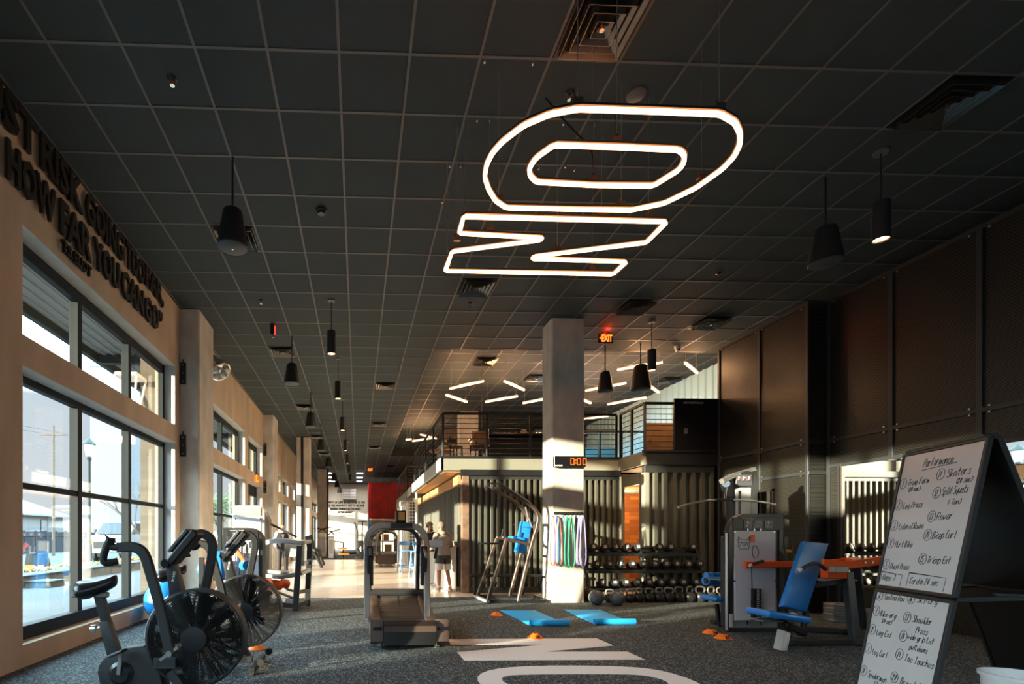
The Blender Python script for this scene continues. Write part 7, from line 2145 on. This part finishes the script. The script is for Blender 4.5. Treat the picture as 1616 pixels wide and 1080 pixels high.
# bare and autumn trees
bark = mat('bark', (0.10, 0.075, 0.055), 0.9)
autumn = mat('autumn_leaves', (0.62, 0.27, 0.04), 0.8, noise=.4, nscale=3)
evergreen = mat('green_leaves', (0.10, 0.16, 0.05), 0.8, noise=.4, nscale=3)
def tree(label, x, y, h, seed, leaves=None, n_leaf=0):
    rg = random.Random(seed)
    t = thing('street_tree', label, 'tree', (x, y, -.06))
    m = MB(); tips = []
    def branch(p, d, L, r, lev):
        q = p + d * L
        m.tube([p, p.lerp(q, .5) + Vector((rg.uniform(-.05, .05), rg.uniform(-.05, .05), 0)) * L, q], r, 5)
        if lev == 0: tips.append(q); return
        for k in range(rg.choice((2, 3, 3))):
            dd = (d + Vector((rg.uniform(-.8, .8), rg.uniform(-.8, .8), rg.uniform(-.1, .5)))).normalized()
            branch(p.lerp(q, rg.uniform(.6, 1)), dd, L * rg.uniform(.6, .8), r * .6, lev - 1)
    branch(Vector((x, y, -.06)), Vector((0, 0, 1)), h * .36, .06, 4)
    m.build('branches', bark, t)
    if leaves is not None:
        m = MB()
        for k in range(n_leaf):
            c = rg.choice(tips) + Vector((rg.gauss(0, .3), rg.gauss(0, .3), rg.gauss(0, .3)))
            m.box(c, (.12, .10, .012), Matrix.Rotation(rg.uniform(0, 3), 3, (rg.random(), rg.random(), rg.random() + .1)))
        m.build('foliage', leaves, t)
tree('bare young tree in the planter outside the tall window', -8.7, 20.4, 4.2, 5)
tree('orange autumn tree outside beyond the brick pier', -12.0, 33.5, 4.5, 8, autumn, 700)
tree('green leafy tree outside the second window bay', -9.0, 33.0, 4.5, 11, evergreen, 900)
# overhead wires and pole
t = thing('utility_pole', 'thin utility pole with overhead wires across the street', 'utility pole', (-20, 33, -.06))
MB().cyl((-20, 33, -.06), (-20, 33, 8.5), .10, .07, seg=10).build('pole', bark, t)
m = MB(); m.bar((-20.9, 33, 7.9), (-19.1, 33, 7.9), .09, .09); m.build('crossarm', bark, t)
for s in (-.7, .7):
    m = MB(); m.tube([Vector((-20 + s, 33 - 40 * f, 8.0 - 3.2 * f * (1 - f) - 1.0 * f)) for f in [k / 14 for k in range(15)]], .012, 5); m.build('wire', black, t)
# plain buildings that close the view along the street, then an added sun blocker
bld = mat('far_building_blue', (0.30, 0.45, 0.55), 0.7)
t = thing('tall_building', 'tall pale building with a blue upper storey far across the street', 'building', (-29, 60, -.06))
MB().rbox((-31, 58, -.06), (-27.3, 66, 16.4)).build('wall', house_white, t); MB().rbox((-31, 57.95, 16.4), (-27.3, 66, 20.8)).build('upper_storey', bld, t); MB().rbox((-31.2, 57.7, 20.8), (-27.1, 66.2, 21.3)).build('roof', white_paint, t)
t = thing('brick_building', 'long brown building at the end of the street', 'building', (-30, 95, -.06))
MB().rbox((-45, 92, -.06), (-6, 104, 5.0)).build('wall', brick_dark, t); MB().rbox((-45.3, 91.7, 5.0), (-5.7, 104.3, 5.4)).build('roof', roof_m, t)
t = thing('sun_blocker', 'unseen brown block added beyond the pavement to keep out the low sun', 'building', (-18, -22, -.06))  # unseen block, added to shade the lower windows from the low sun
MB().rbox((-16, -46, -.06), (-13, -3.05, 4.6)).build('wall', brick_dark, t); MB().rbox((-16, -46.1, 4.6), (-13, -3.05, 4.75)).build('roof', roof_m, t)
